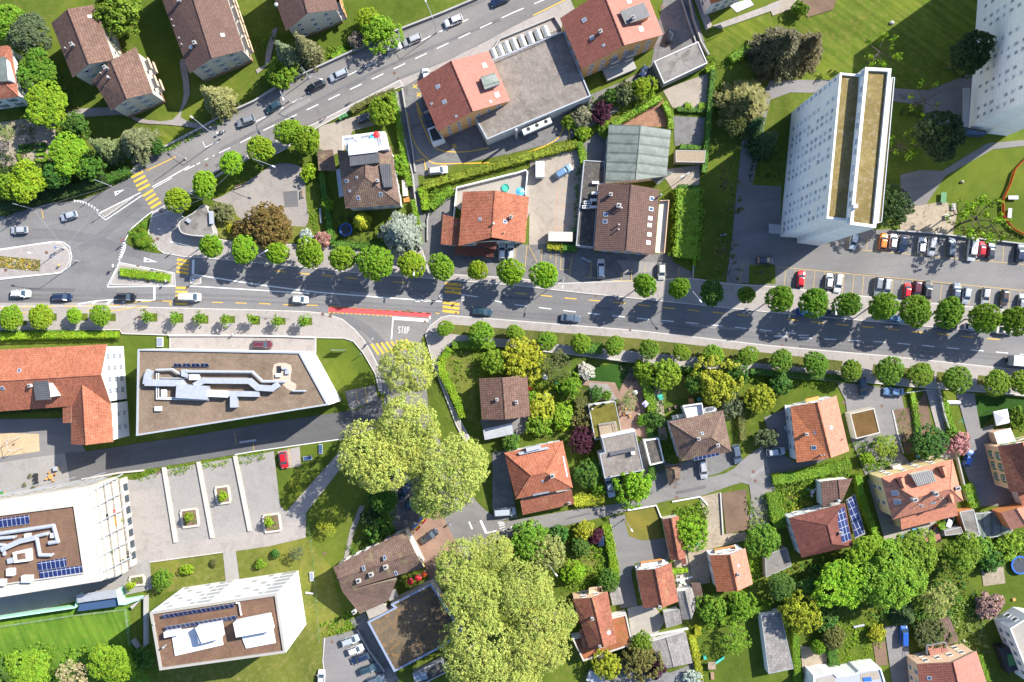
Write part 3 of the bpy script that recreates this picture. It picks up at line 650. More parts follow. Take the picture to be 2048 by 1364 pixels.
def zebra(m,a,b,n,vec,w=.5):
 """n bars from a to b (photo px of bar starts), each along vec px"""
 for k in range(n):
  t=k / (n - 1);x,y=a[0] + (b[0] - a[0]) * t,a[1] + (b[1] - a[1]) * t;line_mark(m,[(x,y),(x + vec[0],y + vec[1])],w)
zebra(m,Q(0,1,1055,58)[0],Q(0,1,1110,160)[0],4,(23,-12),.55);zebra(m,Q(0,1,1147,205)[0],Q(0,1,1210,303)[0],4,(20,-12.5),.55)
zebra(m,Q(0,1,1420,712)[0],Q(0,1,1414,808)[0],4,(24,4),.55);zebra(m,Q(0,1,1408,938)[0],Q(0,1,1405,1066)[0],5,(24,.5),.5)
zebra(m,Q(1,1,1514,905)[0],Q(1,1,1510,968)[0],3,(32,3.5),.6);zebra(m,Q(1,1,1497,1056)[0],Q(1,1,1493,1122)[0],3,(33,4),.62)
zebra(m,(743.5,688),(812,678),8,(14,21),.5)
fin()
m,fin=marks("red_cycle_lane",M_REDLANE)
poly_mark(m,F(658,613,862,626,862,635,657,624));fin()
m,fin=marks("yellow_lane_marking",M_YELLOW)
line_mark(m,F(658,613,684,615),.25);line_mark(m,F(690,615,864,627),.25,(1.0,.95));line_mark(m,F(657,624.5,785,632),.25,(.55,.5));line_mark(m,F(871,626,879,627),.2)
line_mark(m,F(424,604.5,520,607,575,609.5,640,611),.2,(2.7,3.0))
dashes(m,Q(1,1,145,803,335,822,525,838,715,856,910,873,1100,890,1200,898),.24,2.9)
dashes(m,Q(2,1,25,981,225,998,420,1020,615,1036,810,1054,1008,1075,1206,1096,1403,1115,1602,1133,1800,1154,2000,1170),.24,2.9)
dashes(m,Q(3,1,148,1190,345,1210,545,1230,750,1248,950,1266,1145,1288,1350,1305,1545,1325,1750,1343,1950,1362),.24,2.9)
line_mark(m,Q(0,1,0,1102,140,1093,420,1086,700,1084,930,1078,1100,1050,1250,1043,1400,1045),.18,(2.8,2.4));line_mark(m,Q(0,1,1000,1066,1100,1050,1250,1044,1400,1046),.2)
line_mark(m,Q(0,1,1365,1045,1365,1080),.3);line_mark(m,Q(0,1,700,1125,900,1125,1080,1095,1190,1086),.18);line_mark(m,Q(0,1,0,1140,230,1133),.16,(2.5,2))
line_mark(m,Q(0,0,1180,1364,1410,1255),.2);line_mark(m,Q(2,0,170,125,450,-10),.25)
line_mark(m,Q(0,1,338,318,352,386),.15);line_mark(m,F(290,337,300,341),.2)
for cx,cy in (Q(1,0,1272,692)[0],Q(1,0,1303,758)[0],Q(1,0,1588,1168)[0]):
 line_mark(m,[(cx - 4,cy - 4),(cx + 4,cy + 4)],.25);line_mark(m,[(cx + 4.2,cy - 3.5),(cx - 4.2,cy + 3.5)],.25,None,.0065)
line_mark(m,smoothline(Q(1,0,1210,895,1240,1060,1290,1180,1370,1270,1420,1305,1520,1310,1870,1302)),.24)
line_mark(m,Q(1,0,1283,822,1328,930),.35);line_mark(m,smoothline(Q(1,0,1290,870,1340,1010,1400,1140,1460,1195,1560,1215,1700,1212,1865,1182)),.24)
line_mark(m,Q(1,0,1275,1290,1345,1272,1360,1364),.22);line_mark(m,Q(1,0,1365,1358,1520,1320),.14)
line_mark(m,smoothline(Q(2,0,408,930,420,990,380,1090,300,1150,140,1215)),.24);line_mark(m,Q(2,0,515,957,452,970,460,1125),.22)
fin()
m,fin=marks("parking_bay_marking",M_THINY)
line_mark(m,Q(3,1,630,625,2048,752),.12);line_mark(m,Q(3,1,70,770,2048,960),.12)
for x0,y0,x1,y1 in ((645,510,633,620),(798,520,788,630),(873,525,865,642),(1110,545,1098,660),(1190,545,1180,670),(1420,570,1410,690),(1498,575,1488,698),(1578,580,1568,708),(1800,590,1794,725),(1885,600,1875,735),(1962,610,1950,742)):
 line_mark(m,Q(3,1,x0,y0,x1,y1),.11)
for k in range(25):
 x=142 + k * 78.0;
 if x > 2060:break
 y=776 + (x - 70) * .096;line_mark(m,Q(3,1,x,y,x-15,y+150),.11)
for a in (Q(2,1,120,600,105,770),Q(2,1,240,620,232,730),Q(2,1,315,630,308,705),Q(2,1,355,640,350,770),Q(2,1,398,640,385,790),Q(2,1,385,792,465,795),Q(2,1,478,700,460,840),Q(2,1,635,720,628,860),Q(2,1,580,853,700,862),
Q(2,1,800,880,960,883,1130,872,1435,853),Q(2,1,1335,780,1330,862),Q(2,1,878,815,873,880),Q(2,1,960,770,952,880),Q(2,1,1065,770,1062,850),Q(2,1,1840,755,1822,905),Q(2,1,1838,755,1900,762),
Q(2,1,35,590,22,720),Q(1,2,797,385,820,505),Q(1,2,873,372,893,500),Q(1,2,258,855,285,1015),Q(0,2,1876,738,1892,828),Q(0,2,2025,815,2035,885),Q(2,1,135,605,200,730)):
 line_mark(m,a,.13)
fin()
m,fin=marks("orange_yard_marking",plain("faded_orange_marking",(.42,.20,.10),.8))
for a in (Q(2,1,365,120,350,480),Q(2,1,350,480,480,400),Q(2,1,380,310,520,240),Q(2,1,400,180,520,85)):line_mark(m,a,.12)
fin()
# manholes and drains
mb=MB()
for c,r,x,y in ((0,1,1265,548),(0,1,1233,565),(0,1,378,658),(0,1,1105,768),(0,1,1188,888),(0,1,1160,1117),(0,1,1118,1175),(0,1,52,798),(1,1,80,1182),(1,1,536,1150),(1,1,596,1165),(1,1,1220,1127),(1,0,515,960),(1,0,1107,588),(2,0,1200,52),(3,2,1925,1042-682),(2,2,1300,1168),(2,2,1930,1045),(2,2,1945,1118),(2,2,1318,1250),(3,2,608,492),(3,2,908,518),(1,3,610,1042),(0,0,1655,1322),(1,3,548,336),(0,2,1262,1055),(0,2,1290,1045)):
 p=G(*Q(c,r,x,y)[0]);mb.lathe((p.x,p.y,p.z),[(.42,.004),(.42,.008),(.3,.0085)],12)
for c,r,x,y in ((0,1,155,608),(0,1,432,572),(1,1,1600,1143),(1,1,1352,1208),(2,1,672,1003),(2,1,1130,1046),(2,1,943,1278),(3,2,1075,128),(3,2,110,32),(1,1,607,1142),(0,1,1528,1083),(1,0,1135,630),(2,2,2030,1018)):
 p=G(*Q(c,r,x,y)[0]);mb.box((p.x,p.y,p.z + .003),(.55,.55,.006))
tag(obj("manhole_covers",mb.mesh("manhole_covers",plain("rusty_iron",(.15,.09,.07),.8,.2,.25))),kind="structure")
# building parts
def plane3(a,b,c):
 n=(b - a).cross(c - a).normalized()
 if n.z < 0:n=-n
 return n,n.dot(a)
def pz(pl,x,y):n,d=pl;return (d - n.x * x - n.y * y) / n.z
_win={}
def window_mesh(w,h,style="white"):
 k=(round(w,2),round(h,2),style)
 if k in _win:return _win[k]
 m=MB();fr,gl,sill={"white":(M_FRAME,M_GLASS,M_STONE),"shut":(M_FRAME,M_SHUT,M_STONE),"dark":(M_DARK,M_GLASS,M_STEEL),
"shuttered":(M_FRAME,M_GLASS,M_SHUT),"red":(M_FRAME,M_GLASS,M_RED),"green":(M_FRAME,M_GLASS,M_GRN),"pale":(M_FRAME,M_PALEG,M_STONE),"tower":(M_FRAME,M_TGLASS,M_TOWER),"blind":(M_FRAME,M_TGLASS,M_TOWER),"louvre":(M_FRAME,M_LOUV,M_FRAME)}[style]
 if style =="louvre":
  m.box((0,.03,0),(w,.06,h));m.box((w / 2 + .04,.04,0),(.06,.1,h),0,2);m.box((-w / 2 - .04,.04,0),(.06,.1,h),0,2);_win[k]=m.mesh("window",[gl,fr,sill]);return _win[k]
 t=.09
 # y = outward
 m.box((0,.02,h - t),(w,.1,t));m.box((0,.02,0),(w,.1,t));m.box((-w / 2 + t / 2,.02,t),(t,.1,h - 2 * t));m.box((w / 2 - t / 2,.02,t),(t,.1,h - 2 * t));
 if w > .9:m.box((0,.025,t),(.06,.09,h - 2 * t))
 m.face([(-w / 2 + t,.03,t),(-w / 2 + t,.03,h - t),(w / 2 - t,.03,h - t),(w / 2 - t,.03,t)][::-1],1)
 m.box((0,.09,-.06),(w + .2,.22,.055),0,2)
 if style in ("shuttered","red","green"):
  for s in (-1,1):m.box((s * (w / 2 + .27),.035,0),(.46,.05,h),0,2)
 if style =="blind":m.box((0,.04,h * .45),(w - 2 * t,.05,h * .55 - t),0,0)
 _win[k]=m.mesh("window",[fr,gl,sill]);return _win[k]
class Bld:
 """root empty + parts; every mesh is given in world metres and stored relative to the root"""
 def __init__(s,name,label,cat,at,group=None):
  s.c=Vector(at);s.root=thing(name,label,cat,s.c,group);s.planes=[];s.roof=None;s.wall=None;s.n=0
 def part(s,name,mb,mats,parent=None,smooth=False,label=None,loc=None):
  o=obj(name,mb.mesh(name,mats,s.c if loc is None else (0,0,0),smooth),parent or s.root)
  if loc is not None:o.location=Vector(loc) - s.c
  if label:o["label"]=label
  return o
 def walls(s,poly,z0,tops,mats,name="wall",apex={}):
  """poly ccw world xy, tops = height per corner, apex[i] = (x, y, z) gable point on edge i"""
  m=MB();n=len(poly)
  for i in range(n):
   j=(i + 1) % n;a,b=poly[i],poly[j];d=math.dist(a[:2],b[:2])
   pts=[(a[0],a[1],z0),(b[0],b[1],z0),(b[0],b[1],tops[j])];uv=[(0,0),(d,0),(d,tops[j] - z0)]
   if i in apex:pts.append(apex[i]);uv.append((d / 2,apex[i][2] - z0))
   pts.append((a[0],a[1],tops[i]));uv.append((0,tops[i] - z0));m.face(pts,0,uv)
  s.wpoly=poly;s.wall=s.part(name,m,mats);return s.wall
 def windows(s,edges=None,z0=1.0,step=2.8,rows=None,top=None,w=1.1,h=1.35,gap=2.6,style="white",margin=1.0,force=False,skip=None,poly=None,n=None,mixin=None,limit=100):
  poly=poly or s.wpoly;cnt=len(poly)
  for i in range(cnt):
   a,b=Vector(poly[i][:2]),Vector(poly[(i + 1) % cnt][:2]);e=b - a;L=e.length
   if edges is not None and i not in edges:continue
   nrm=Vector((e.y,-e.x)).normalized();mid=(a + b) / 2
   if not force and nrm.dot(-mid) < 0:continue
   if max(abs(mid.x) - 8,abs(mid.y) * 1.5 - 10) > 128:continue
   k=n or int((L - 2 * margin + gap * .5) / gap);
   if k < 1:continue
   rr=rows or max(1,int((top - z0 - h) / step + 1.01));ang=math.atan2(nrm.y,nrm.x) - math.pi / 2
   for r in range(rr):
    for q in range(k):
     if skip and skip(i,r,q):continue
     if s.n >=limit:return
     p=a + e * ((q + .5) / k * (L - 2 * margin) + margin) / L
     st=mixin(i,r,q) if mixin else style
     o=obj("window",window_mesh(w,h,st),s.root);o.location=Vector((p.x + nrm.x * .015,p.y + nrm.y * .015,z0 + r * step)) - s.c
     o.rotation_euler=(0,0,ang);s.n +=1
 def plinth(s,mat,h=1.3):
  m=MB();p=inset(s.wpoly,-.03);m.prism([(q.x,q.y) for q in p],s.c.z - .2,s.c.z + h,0,None,False,False);return s.part("plinth",m,mat)
 def pitched(s,A,B,C,D,E,Fp,ze,zr,wall,roof,over=.5,hips=(False,False),z0=None,thick=.2,name="roof",walls=True,zE=None):
  """eave corners A B C D (photo px), ridge E (above D-A) to F (above B-C)"""
  a,b,c,d=[P(*q,ze) for q in (A,B,C,D)];e,f=P(*E,zr),P(*Fp,zr if zE is None else zE)
  z0=s.c.z if z0 is None else z0
  for flip in (0,):
   quad=[a,b,c,d]
  if area([(p.x,p.y) for p in quad]) < 0:a,b,c,d,e,f=b,a,d,c,f,e;hips=(hips[1],hips[0])
  faces=[[a,b,f,e],[c,d,e,f]]
  if hips[0]:faces.append([d,a,e])
  if hips[1]:faces.append([b,c,f])
  m=MB();dn=Vector((0,0,-thick));used={};roofs=roof if isinstance(roof,tuple) else (roof,roof);roof=roofs[0]  # a pair colours the second slope as the sunlit one
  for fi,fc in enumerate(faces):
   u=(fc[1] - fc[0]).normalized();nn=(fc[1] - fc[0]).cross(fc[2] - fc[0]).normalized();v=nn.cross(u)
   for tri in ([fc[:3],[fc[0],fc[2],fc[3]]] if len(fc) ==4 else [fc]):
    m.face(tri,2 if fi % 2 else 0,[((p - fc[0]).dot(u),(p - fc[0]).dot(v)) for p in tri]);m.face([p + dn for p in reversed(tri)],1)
   for i in range(len(fc)):
    k=tuple(sorted((id(fc[i]),id(fc[(i + 1) % len(fc)]))));used.setdefault(k,[]).append((fc[i],fc[(i + 1) % len(fc)]))
  ridge=tuple(sorted((id(e),id(f))))
  for k,es in used.items():
   if len(es) ==1:p,q=es[0];m.face([p + dn,q + dn,q,p],1)
  ro=s.part(name,m,[roof,M_WOOD,roofs[1]]);pls=[plane3(*fc[:3]) for fc in faces]
  s.planes +=[([(p.x,p.y) for p in fc],pl,fc) for fc,pl in zip(faces,pls)]
  if s.roof is None:s.roof=ro
  # ridge capping tiles
  rc=MB();rc.tube(e + Vector((0,0,.02)),f + Vector((0,0,.02)),.13,None,6)
  if hips[0]:rc.tube(d,e,.1,None,5);rc.tube(a,e,.1,None,5)
  if hips[1]:rc.tube(b,f,.1,None,5);rc.tube(c,f,.1,None,5)
  s.part("ridge_cap",rc,roof,ro)
  if walls:
   w=inset([(p.x,p.y) for p in (a,b,c,d)],over);tops=[]
   for i,q in enumerate(w):
    zz=[pz(pls[0 if i < 2 else 1],q.x,q.y)]
    if i in (0,3) and hips[0]:zz.append(pz(pls[2],q.x,q.y))
    if i in (1,2) and hips[1]:zz.append(pz(pls[-1],q.x,q.y))
    tops.append(min(zz) - thick - .02)
   ap={}
   def cross(p,q):
    r=(f - e).xy;t=((p - e.xy).cross(q - p)) / (r.cross(q - p));x=e.xy + r * t;return (x.x,x.y,e.z + (f.z - e.z) * t - thick - .02)
   if not hips[0]:ap[3]=cross(w[3],w[0])
   if not hips[1]:ap[1]=cross(w[1],w[2])
   s.walls([(q.x,q.y) for q in w],z0 - .3,tops,wall,"wall",ap)
  return ro
 def on_roof(s,px,py):
  z=6.0;best=None
  for _ in range(8):
   p=P(px,py,z);best=None
   for poly,pl,fc in s.planes:
    if inside((p.x,p.y),poly):
     zz=pz(pl,p.x,p.y)
     if best is None or zz > best[0]:best=(zz,pl,fc)
   if best is None:break
   z=best[0]
  if best is None:
   best=min(((abs(pz(pl,p.x,p.y) - z),pl,fc) for poly,pl,fc in s.planes),key=lambda q:q[0]);z=pz(best[1],P(px,py,z).x,P(px,py,z).y)
  p=P(px,py,z);fc=best[2];u=(fc[1] - fc[0]).normalized();return p,u,best[1][0]
 def chimney(s,px,py,w=.7,h=1.3,mat=None,l=None):
  p,u,n=s.on_roof(px,py);m=MB();ang=math.atan2(u.y,u.x);l=(l or w) * .85;w *=.85;h *=.8
  m.box((p.x,p.y,p.z - .5),(w,l,h + .5),ang,0);o=s.part("chimney",m,mat or M_CWALL,s.roof)
  c=MB();c.box((p.x,p.y,p.z + h + .003),(w + .22,l + .22,.1),ang);c.box((p.x,p.y,p.z + h + .1),(w * .5,l * .5,.22),ang,1)
  cc=obj("chimney_cap",c.mesh("chimney_cap",[M_CWALL,M_DARK],s.c),s.roof);
 def skylight(s,px,py,w=.9,l=1.3,glass=None,name="skylight"):
  p,u,n=s.on_roof(px,py);v=n.cross(u)
  def q(a,b,c):return p + u * a + v * b + n * c
  m=MB()
  m.hull([q(-w/2,-l/2,-.05),q(w/2,-l/2,-.05),q(w/2,l/2,-.05),q(-w/2,l/2,-.05)],[q(-w/2,-l/2,.09),q(w/2,-l/2,.09),q(w/2,l/2,.09),q(-w/2,l/2,.09)])
  t=.14;m.face([q(-w/2+t,-l/2+t,.1),q(w/2-t,-l/2+t,.1),q(w/2-t,l/2-t,.1),q(-w/2+t,l/2-t,.1)],1)
  s.part(name,m,[M_STEEL,glass or M_BLUEG],s.roof)
 def vent(s,px,py,r=.11,h=.7,mat=None):
  p,u,n=s.on_roof(px,py);m=MB();m.tube(p - Vector((0,0,.2)),p + Vector((0,0,h)),r,None,8);m.lathe((p.x,p.y,p.z + h),[(r * 1.6,0),(r * 1.2,.12),(.02,.2)],8)
  s.part("vent_pipe",m,mat or M_STEEL,s.roof)
 def solar_on(s,pts,up=.12,name="solar_panel",mat=None):
  q=[]
  for a in pts:
   p,u,n=s.on_roof(*a);q.append(p + n * up)
  n=(q[1] - q[0]).cross(q[2] - q[0]).normalized();n=-n if n.z < 0 else n
  if area([(p.x,p.y) for p in q]) < 0:q.reverse()
  u=(q[1] - q[0]).normalized();v=n.cross(u);m=MB()
  m.face(q,0,[((p - q[0]).dot(u),(p - q[0]).dot(v)) for p in q]);lo=[p - n * .06 for p in q];m.face(list(reversed(lo)),1)
  for i in range(4):m.face([lo[i],lo[(i+1)%4],q[(i+1)%4],q[i]],1)
  return s.part(name,m,[mat or M_SOLAR,M_ALU],s.roof)
 def panel(s,q,name,mats,parent=None,thick=.08):
  q=[Vector(p) for p in q]
  if area([(p.x,p.y) for p in q]) < 0:q.reverse()
  n=(q[1] - q[0]).cross(q[2] - q[0]).normalized();n=-n if n.z < 0 else n
  u=(q[1] - q[0]).normalized();v=n.cross(u);m=MB()
  lo=[p - n * thick for p in q];k=len(q)
  for ix in ([(0,1,2),(0,2,3)] if k ==4 else [tuple(range(k))]):
   m.face([q[i] for i in ix],0,[((q[i] - q[0]).dot(u),(q[i] - q[0]).dot(v)) for i in ix]);m.face([lo[i] for i in reversed(ix)],1)
  for i in range(k):m.face([lo[i],lo[(i+1)%k],q[(i+1)%k],q[i]],1)
  return s.part(name,m,mats,parent or s.root)
 def lean(s,A,B,C,D,zs,mat,name="lean_to_roof",wall=None,thick=.14,z0=None):
  """single-slope roof from four photo px corners with their heights, optional walls below"""
  q=[P(*p,z) for p,z in zip((A,B,C,D),zs)];o=s.panel(q,name,[mat,M_WOOD],s.root,thick)
  s.planes.append(([(p.x,p.y) for p in q],plane3(*q[:3]),q if area([(p.x,p.y) for p in q]) > 0 else q[::-1]))
  if s.roof is None:s.roof=o
  if wall:
   qq=q if area([(p.x,p.y) for p in q]) > 0 else q[::-1];w=inset([(p.x,p.y) for p in qq],.25);pl=plane3(*qq[:3]);m=MB()
   tops=[pz(pl,p.x,p.y) - thick - .03 for p in w];zb=s.c.z - .2 if z0 is None else z0
   s.walls([(p.x,p.y) for p in w],zb,tops,wall)
  return o
 def flat(s,pts,z,wall,roof,rim=None,rw=.4,rh=.35,z0=None,over=0,name="roof"):
  poly=ccw([(p.x,p.y) for p in W2(pts,z)]);inn=inset(poly,rw);n=len(poly);z0=s.c.z if z0 is None else z0
  wp=[(q.x,q.y) for q in inset(poly,over)] if over else poly
  s.walls(wp,z0 - .3,[z - (.3 if over else 0)] * n,wall)
  m=MB()
  for i in range(n):
   j=(i + 1) % n
   m.face([(*poly[i],z),(*poly[j],z),(inn[j].x,inn[j].y,z),(inn[i].x,inn[i].y,z)])
   m.face([(inn[i].x,inn[i].y,z),(inn[j].x,inn[j].y,z),(inn[j].x,inn[j].y,z - rh),(inn[i].x,inn[i].y,z - rh)])
   o=[(poly[i][0],poly[i][1]),(poly[j][0],poly[j][1])]
   if over or True:
    e=Vector((o[1][0] - o[0][0],o[1][1] - o[0][1])).normalized();nn=Vector((e.y,-e.x)) * (.006 if not over else 0)
    m.face([(o[0][0] + nn.x,o[0][1] + nn.y,z - .32),(o[1][0] + nn.x,o[1][1] + nn.y,z - .32),(o[1][0] + nn.x,o[1][1] + nn.y,z),(o[0][0] + nn.x,o[0][1] + nn.y,z)])
    if over:m.face([(*o[1],z - .32),(*o[0],z - .32),(*wp[i],z - .32),(*wp[j],z - .32)])
  s.part("parapet",m,rim or M_GRIM)
  r=MB();r.face([(q.x,q.y,z - rh) for q in inn]);o=s.part(name,r,roof)
  s.planes.append(([(q.x,q.y) for q in inn],(Vector((0,0,1)),z - rh),[Vector((q.x,q.y,z - rh)) for q in inn]))
  if s.roof is None:s.roof=o
  return o
 def box(s,name,px,py,z,size,ang=0,mats=None,parent=None,smooth=False):
  """px,py = photo px of the top centre; z = height of its bottom"""
  p=P(px,py,z + size[2]);m=MB();m.box((p.x,p.y,z),size,ang);return s.part(name,m,mats,parent)
 def rectpx(s,name,pts,z0,z1,mats,parent=None):
  m=MB();m.prism([(p.x,p.y) for p in W2(pts,z1)],z0,z1);return s.part(name,m,mats,parent)
 def rail(s,pts,z0,h,mat=None,parent=None,t=.05,name="railing",closed=False):
  w=W2(pts,z0 + h);m=MB();k=len(w)
  for i in range(k if closed else k - 1):
   a,b=w[i].copy(),w[(i + 1) % k].copy()
   a.z=b.z=z0 + h;m.tube(a,b,t,None,5);a2,b2=a.copy(),b.copy();a2.z=b2.z=z0 + h * .5;m.tube(a2,b2,t * .6,None,5)
   n=max(1,int((b - a).length / 1.3))
   for q in range(n + 1):c=a + (b - a) * q / n;m.tube((c.x,c.y,z0),c,t * .7,None,5)
  return s.part(name,m,mat or M_STEEL,parent)
 def parapet(s,pts,z0,z1,mat,width=.25,name="terrace_wall",closed=False):
  m=MB();wallstrip(m,[(p.x,p.y) for p in W2(pts,z1)],width,z0,z1,0,closed);return s.part(name,m,mat)
 def duct(s,pts,z,r,mat=None,sq=False,name="air_duct",parent=None):
  w=W2(pts,z);m=MB()
  for a,b in zip(w,w[1:]):
   if sq:
    d=(b - a);k_=w.index(a) % 3 * .03;m.box(((a.x + b.x) / 2,(a.y + b.y) / 2,z - r + k_),(d.length + r - k_,2 * r - k_,1.6 * r),math.atan2(d.y,d.x))
   else:m.tube(a,b,r,None,8)
  for p in w[1:-1] if not sq else []:m.lathe((p.x,p.y,p.z - r),[(r * .3,0),(r,r * .6),(r,r * 1.4),(r * .3,2 * r)],8)
  for p in (w[0],w[-1]):m.tube((p.x,p.y,z - 1.0),(p.x,p.y,z),r * .8 if not sq else .06,None,8)
  return s.part(name,m,mat or M_GALV,parent or s.roof)
def centre(pts,z=0):
 w=W2(pts,z);c=sum(w,Vector()) / len(w);return (c.x,c.y,gz(c.x,c.y))
def gable_house(name,label,cat,A,B,C,D,E,Fp,ze,zr,wall,roof,over=.5,hips=(False,False),win=True,style="white",group=None,**kw):
 b=Bld(name,label,cat,centre([A,B,C,D],ze),group);b.pitched(A,B,C,D,E,Fp,ze,zr,wall,roof,over,hips)
 if win:b.windows(None,kw.get("z0",1.0) + b.c.z,kw.get("step",2.75),None,ze + b.c.z,kw.get("w",1.05),kw.get("h",1.3),kw.get("gap",3.0),style)
 return b
def T(c,r):return lambda x,y:(c * 512 + x / 4.0,r * 341 + y / 4.0)
t00,t10,t20,t30=T(0,0),T(1,0),T(2,0),T(3,0);t01,t11,t21,t31=T(0,1),T(1,1),T(2,1),T(3,1)
t02,t12,t22,t32=T(0,2),T(1,2),T(2,2),T(3,2);t03,t13,t23,t33=T(0,3),T(1,3),T(2,3),T(3,3)
APT="apartment blocks north of the avenue";VILLA="small villas south of the main road"
# --- north-west: brown-roofed apartment blocks
b=Bld("apartment_block","brown-roofed stepped apartment block with two offset gables in the wooded garden","apartment block",centre([t00(410,185),t00(930,400),t00(1220,740)],8.5),APT)
b.pitched(t00(410,185),t00(580,620),t00(912,480),t00(760,35),t00(540,72),t00(710,512),8.6,11.6,M_CREAM,M_BRN,.5)
b.windows(None,1.6,2.75,None,8.6,.9,1.3,3.0,"shuttered");wp1=b.wpoly;b.plinth(M_PLINTH)
b.pitched(t00(742,640),t00(888,885),t00(1222,742),t00(1085,375),t00(888,488),t00(1014,790),8.4,11.4,M_CREAM,M_BRN,.5)
b.windows(None,1.6,2.75,None,8.4,1.1,1.3,3.4,"shuttered");b.plinth(M_PLINTH)
b.chimney(*t00(590,365));b.chimney(*t00(855,548));b.skylight(*t00(718,132),.7,.9,M_PALEG);b.vent(*t00(532,390));b.vent(*t00(815,590));b.vent(*t00(872,622),.2)
for k,(u,v) in enumerate(((.28,2.9),(.28,5.7),(.72,2.9),(.72,5.7))):
 a,c=Vector(b.wpoly[2]),Vector(b.wpoly[3])
 for s in range(4):
  p,q=Vector(b.wpoly[s]),Vector(b.wpoly[(s + 1) % 4]);e=q - p;n=Vector((e.y,-e.x)).normalized()
  if n.x > .7:
   m=MB();o=p + e * u + n * .8;m.box((o.x,o.y,v - .2),(2.6,1.6,.18),math.atan2(e.y,e.x));m.box((o.x + n.x * .78,o.y + n.y * .78,v),(2.6,.06,.95),math.atan2(e.y,e.x),1)
   b.part("balcony",m,[M_CWALL,M_PEACH])
b2=Bld("apartment_block","large brown gabled block with two chimneys behind the cream conifer","apartment block",centre([(310,-40),t00(1515,585),t00(1955,400)],8.6),APT)
b2.pitched((302,-60),t00(1515,588),t00(1955,402),(430,-75),(366,-68),t00(1695,465),8.6,12.0,M_CREAM,M_BRN2,.6)
b2.windows(None,1.7,2.75,None,8.6,1.1,1.3,3.1,"shuttered");b2.plinth(M_PLINTH,1.5)
b2.chimney(*t00(1568,352));b2.chimney(*t00(1440,10));b2.skylight(*t00(1780,280),.8,.9,M_PALEG);b2.vent(*t00(1382,165));b2.vent(*t00(1400,215));b2.vent(*t00(1440,310));b2.vent(*t00(1460,360));b2.vent(*t00(1535,385),.3)
wp=b2.wpoly
for s in range(4):
 p,q=Vector(wp[s]),Vector(wp[(s + 1) % 4]);e=q - p;n=Vector((e.y,-e.x)).normalized()
 if n.x > .7:
  for u in (.12,.3,.48,.66):
   for v in (2.8,5.6):
    m=MB();o=p + e * u + n * .7;an=math.atan2(e.y,e.x);m.box((o.x,o.y,v - .2),(3.2,1.4,.18),an);m.box((o.x + n.x * .68,o.y + n.y * .68,v),(3.2,.06,.95),an,1);b2.part("balcony",m,[M_CWALL,M_PEACH])
b3=Bld("apartment_block","brown gabled block with stacked end balconies beside the two conifers","apartment block",centre([(555,-20),t10(240,245),t10(660,75)],8.4),APT)
b3.pitched((530,-55),t10(240,247),t10(662,76),(655,-60),(592,-58),t10(412,105),8.4,11.5,M_CREAM,M_BRN2,.6)
b3.windows(None,1.5,2.7,None,8.4,1.0,1.2,2.9,"white");b3.plinth(M_PLINTH);b3.vent(*t10(168,45),.3)
wp=b3.wpoly
for s in range(4):
 p,q=Vector(wp[s]),Vector(wp[(s + 1) % 4]);e=q - p;n=Vector((e.y,-e.x)).normalized()
 if n.x > .7:
  for v in (2.7,5.4,7.6):
   for u in (.1,.35):
    m=MB();o=p + e * u + n * .7;an=math.atan2(e.y,e.x);m.box((o.x,o.y,v - .2),(2.8,1.4,.18),an);m.box((o.x + n.x * .68,o.y + n.y * .68,v),(2.8,.06,.95),an,1);b3.part("balcony",m,[M_CWALL,M_OCHRE])
b=Bld("town_house","white-walled house with red-brown hipped roof and grey dormer half hidden by trees","house",centre([(-30,100),(22,90),(38,192),(-30,200)],8),None)
b.pitched((-55,205),t00(150,772),t00(85,360),(-55,98),(-22,150),(-14,146),8,11,M_WWALL,M_RUST,.6,(True,True))
b.windows(None,1.2,2.9,None,8,1.0,1.5,3.2,"green")
b.rectpx("dormer",Q(0,0,-60,470,40,470,80,640,-60,650),8.2,10.2,M_WWALL);b.rectpx("dormer_roof",Q(0,0,-80,455,45,455,62,650,-80,655),10.203,10.35,M_COPPER)
# --- red-roofed buildings round the delivery yard
RED="red-roofed ochre buildings on the avenue"
b=Bld("apartment_block","ochre block with red roof, eastern slope coloured as sunlit, beside the yellow-marked yard","apartment block",centre([t10(1285,655),t10(1455,1055),t10(2035,805),t10(1860,410)],9),RED)
b.pitched(t10(1285,655),t10(1455,1055),t10(2035,805),t10(1862,410),t10(1560,485),t10(1735,892),9.0,12.2,M_OCHRE,(M_REDP,M_PINK),.5)  # same red tiles; eastern slope painted in their sunlit tone
b.windows(None,1.4,2.6,None,9,.8,1.1,2.6,"white")
for x,y,w,l in ((1455,693,.9,1.1),(1507,815,.9,1.1),(1828,523,1.1,1.0),(1928,758,1.1,1.0),(1405,830,.5,.6),(1602,930,.5,.6),(1877,812,.5,.5)):b.skylight(*t10(x,y),w,l,M_PALEG)
b.lean(t10(1795,615),t10(1830,715),t10(1955,665),t10(1910,580),(12.15,12.1,11.4,11.4),M_COPPER,"dormer_roof");b.rectpx("dormer",Q(1,0,1800,618,1835,708,1948,660,1905,585),9.3,11.2,M_WWALL)
an=MB();
an_o=b.rectpx("stair_annex",Q(1,0,1370,1030,1430,1005,1510,1120,1415,1160),-.1,2.8,M_WWALL);b.rectpx("annex_deck",Q(1,0,1385,1042,1430,1020,1490,1110,1415,1130),2.81,2.83,M_DARK)
b.rail(Q(1,0,1375,1035,1412,1152,1505,1115),2.8,.9,M_FRAME)
b=Bld("apartment_block","ochre block with red profiled roof and large grey roof hatch by the shared garage","apartment block",centre([t20(385,145),t20(555,552),t20(1210,275),t20(1090,0)],9.4),RED)
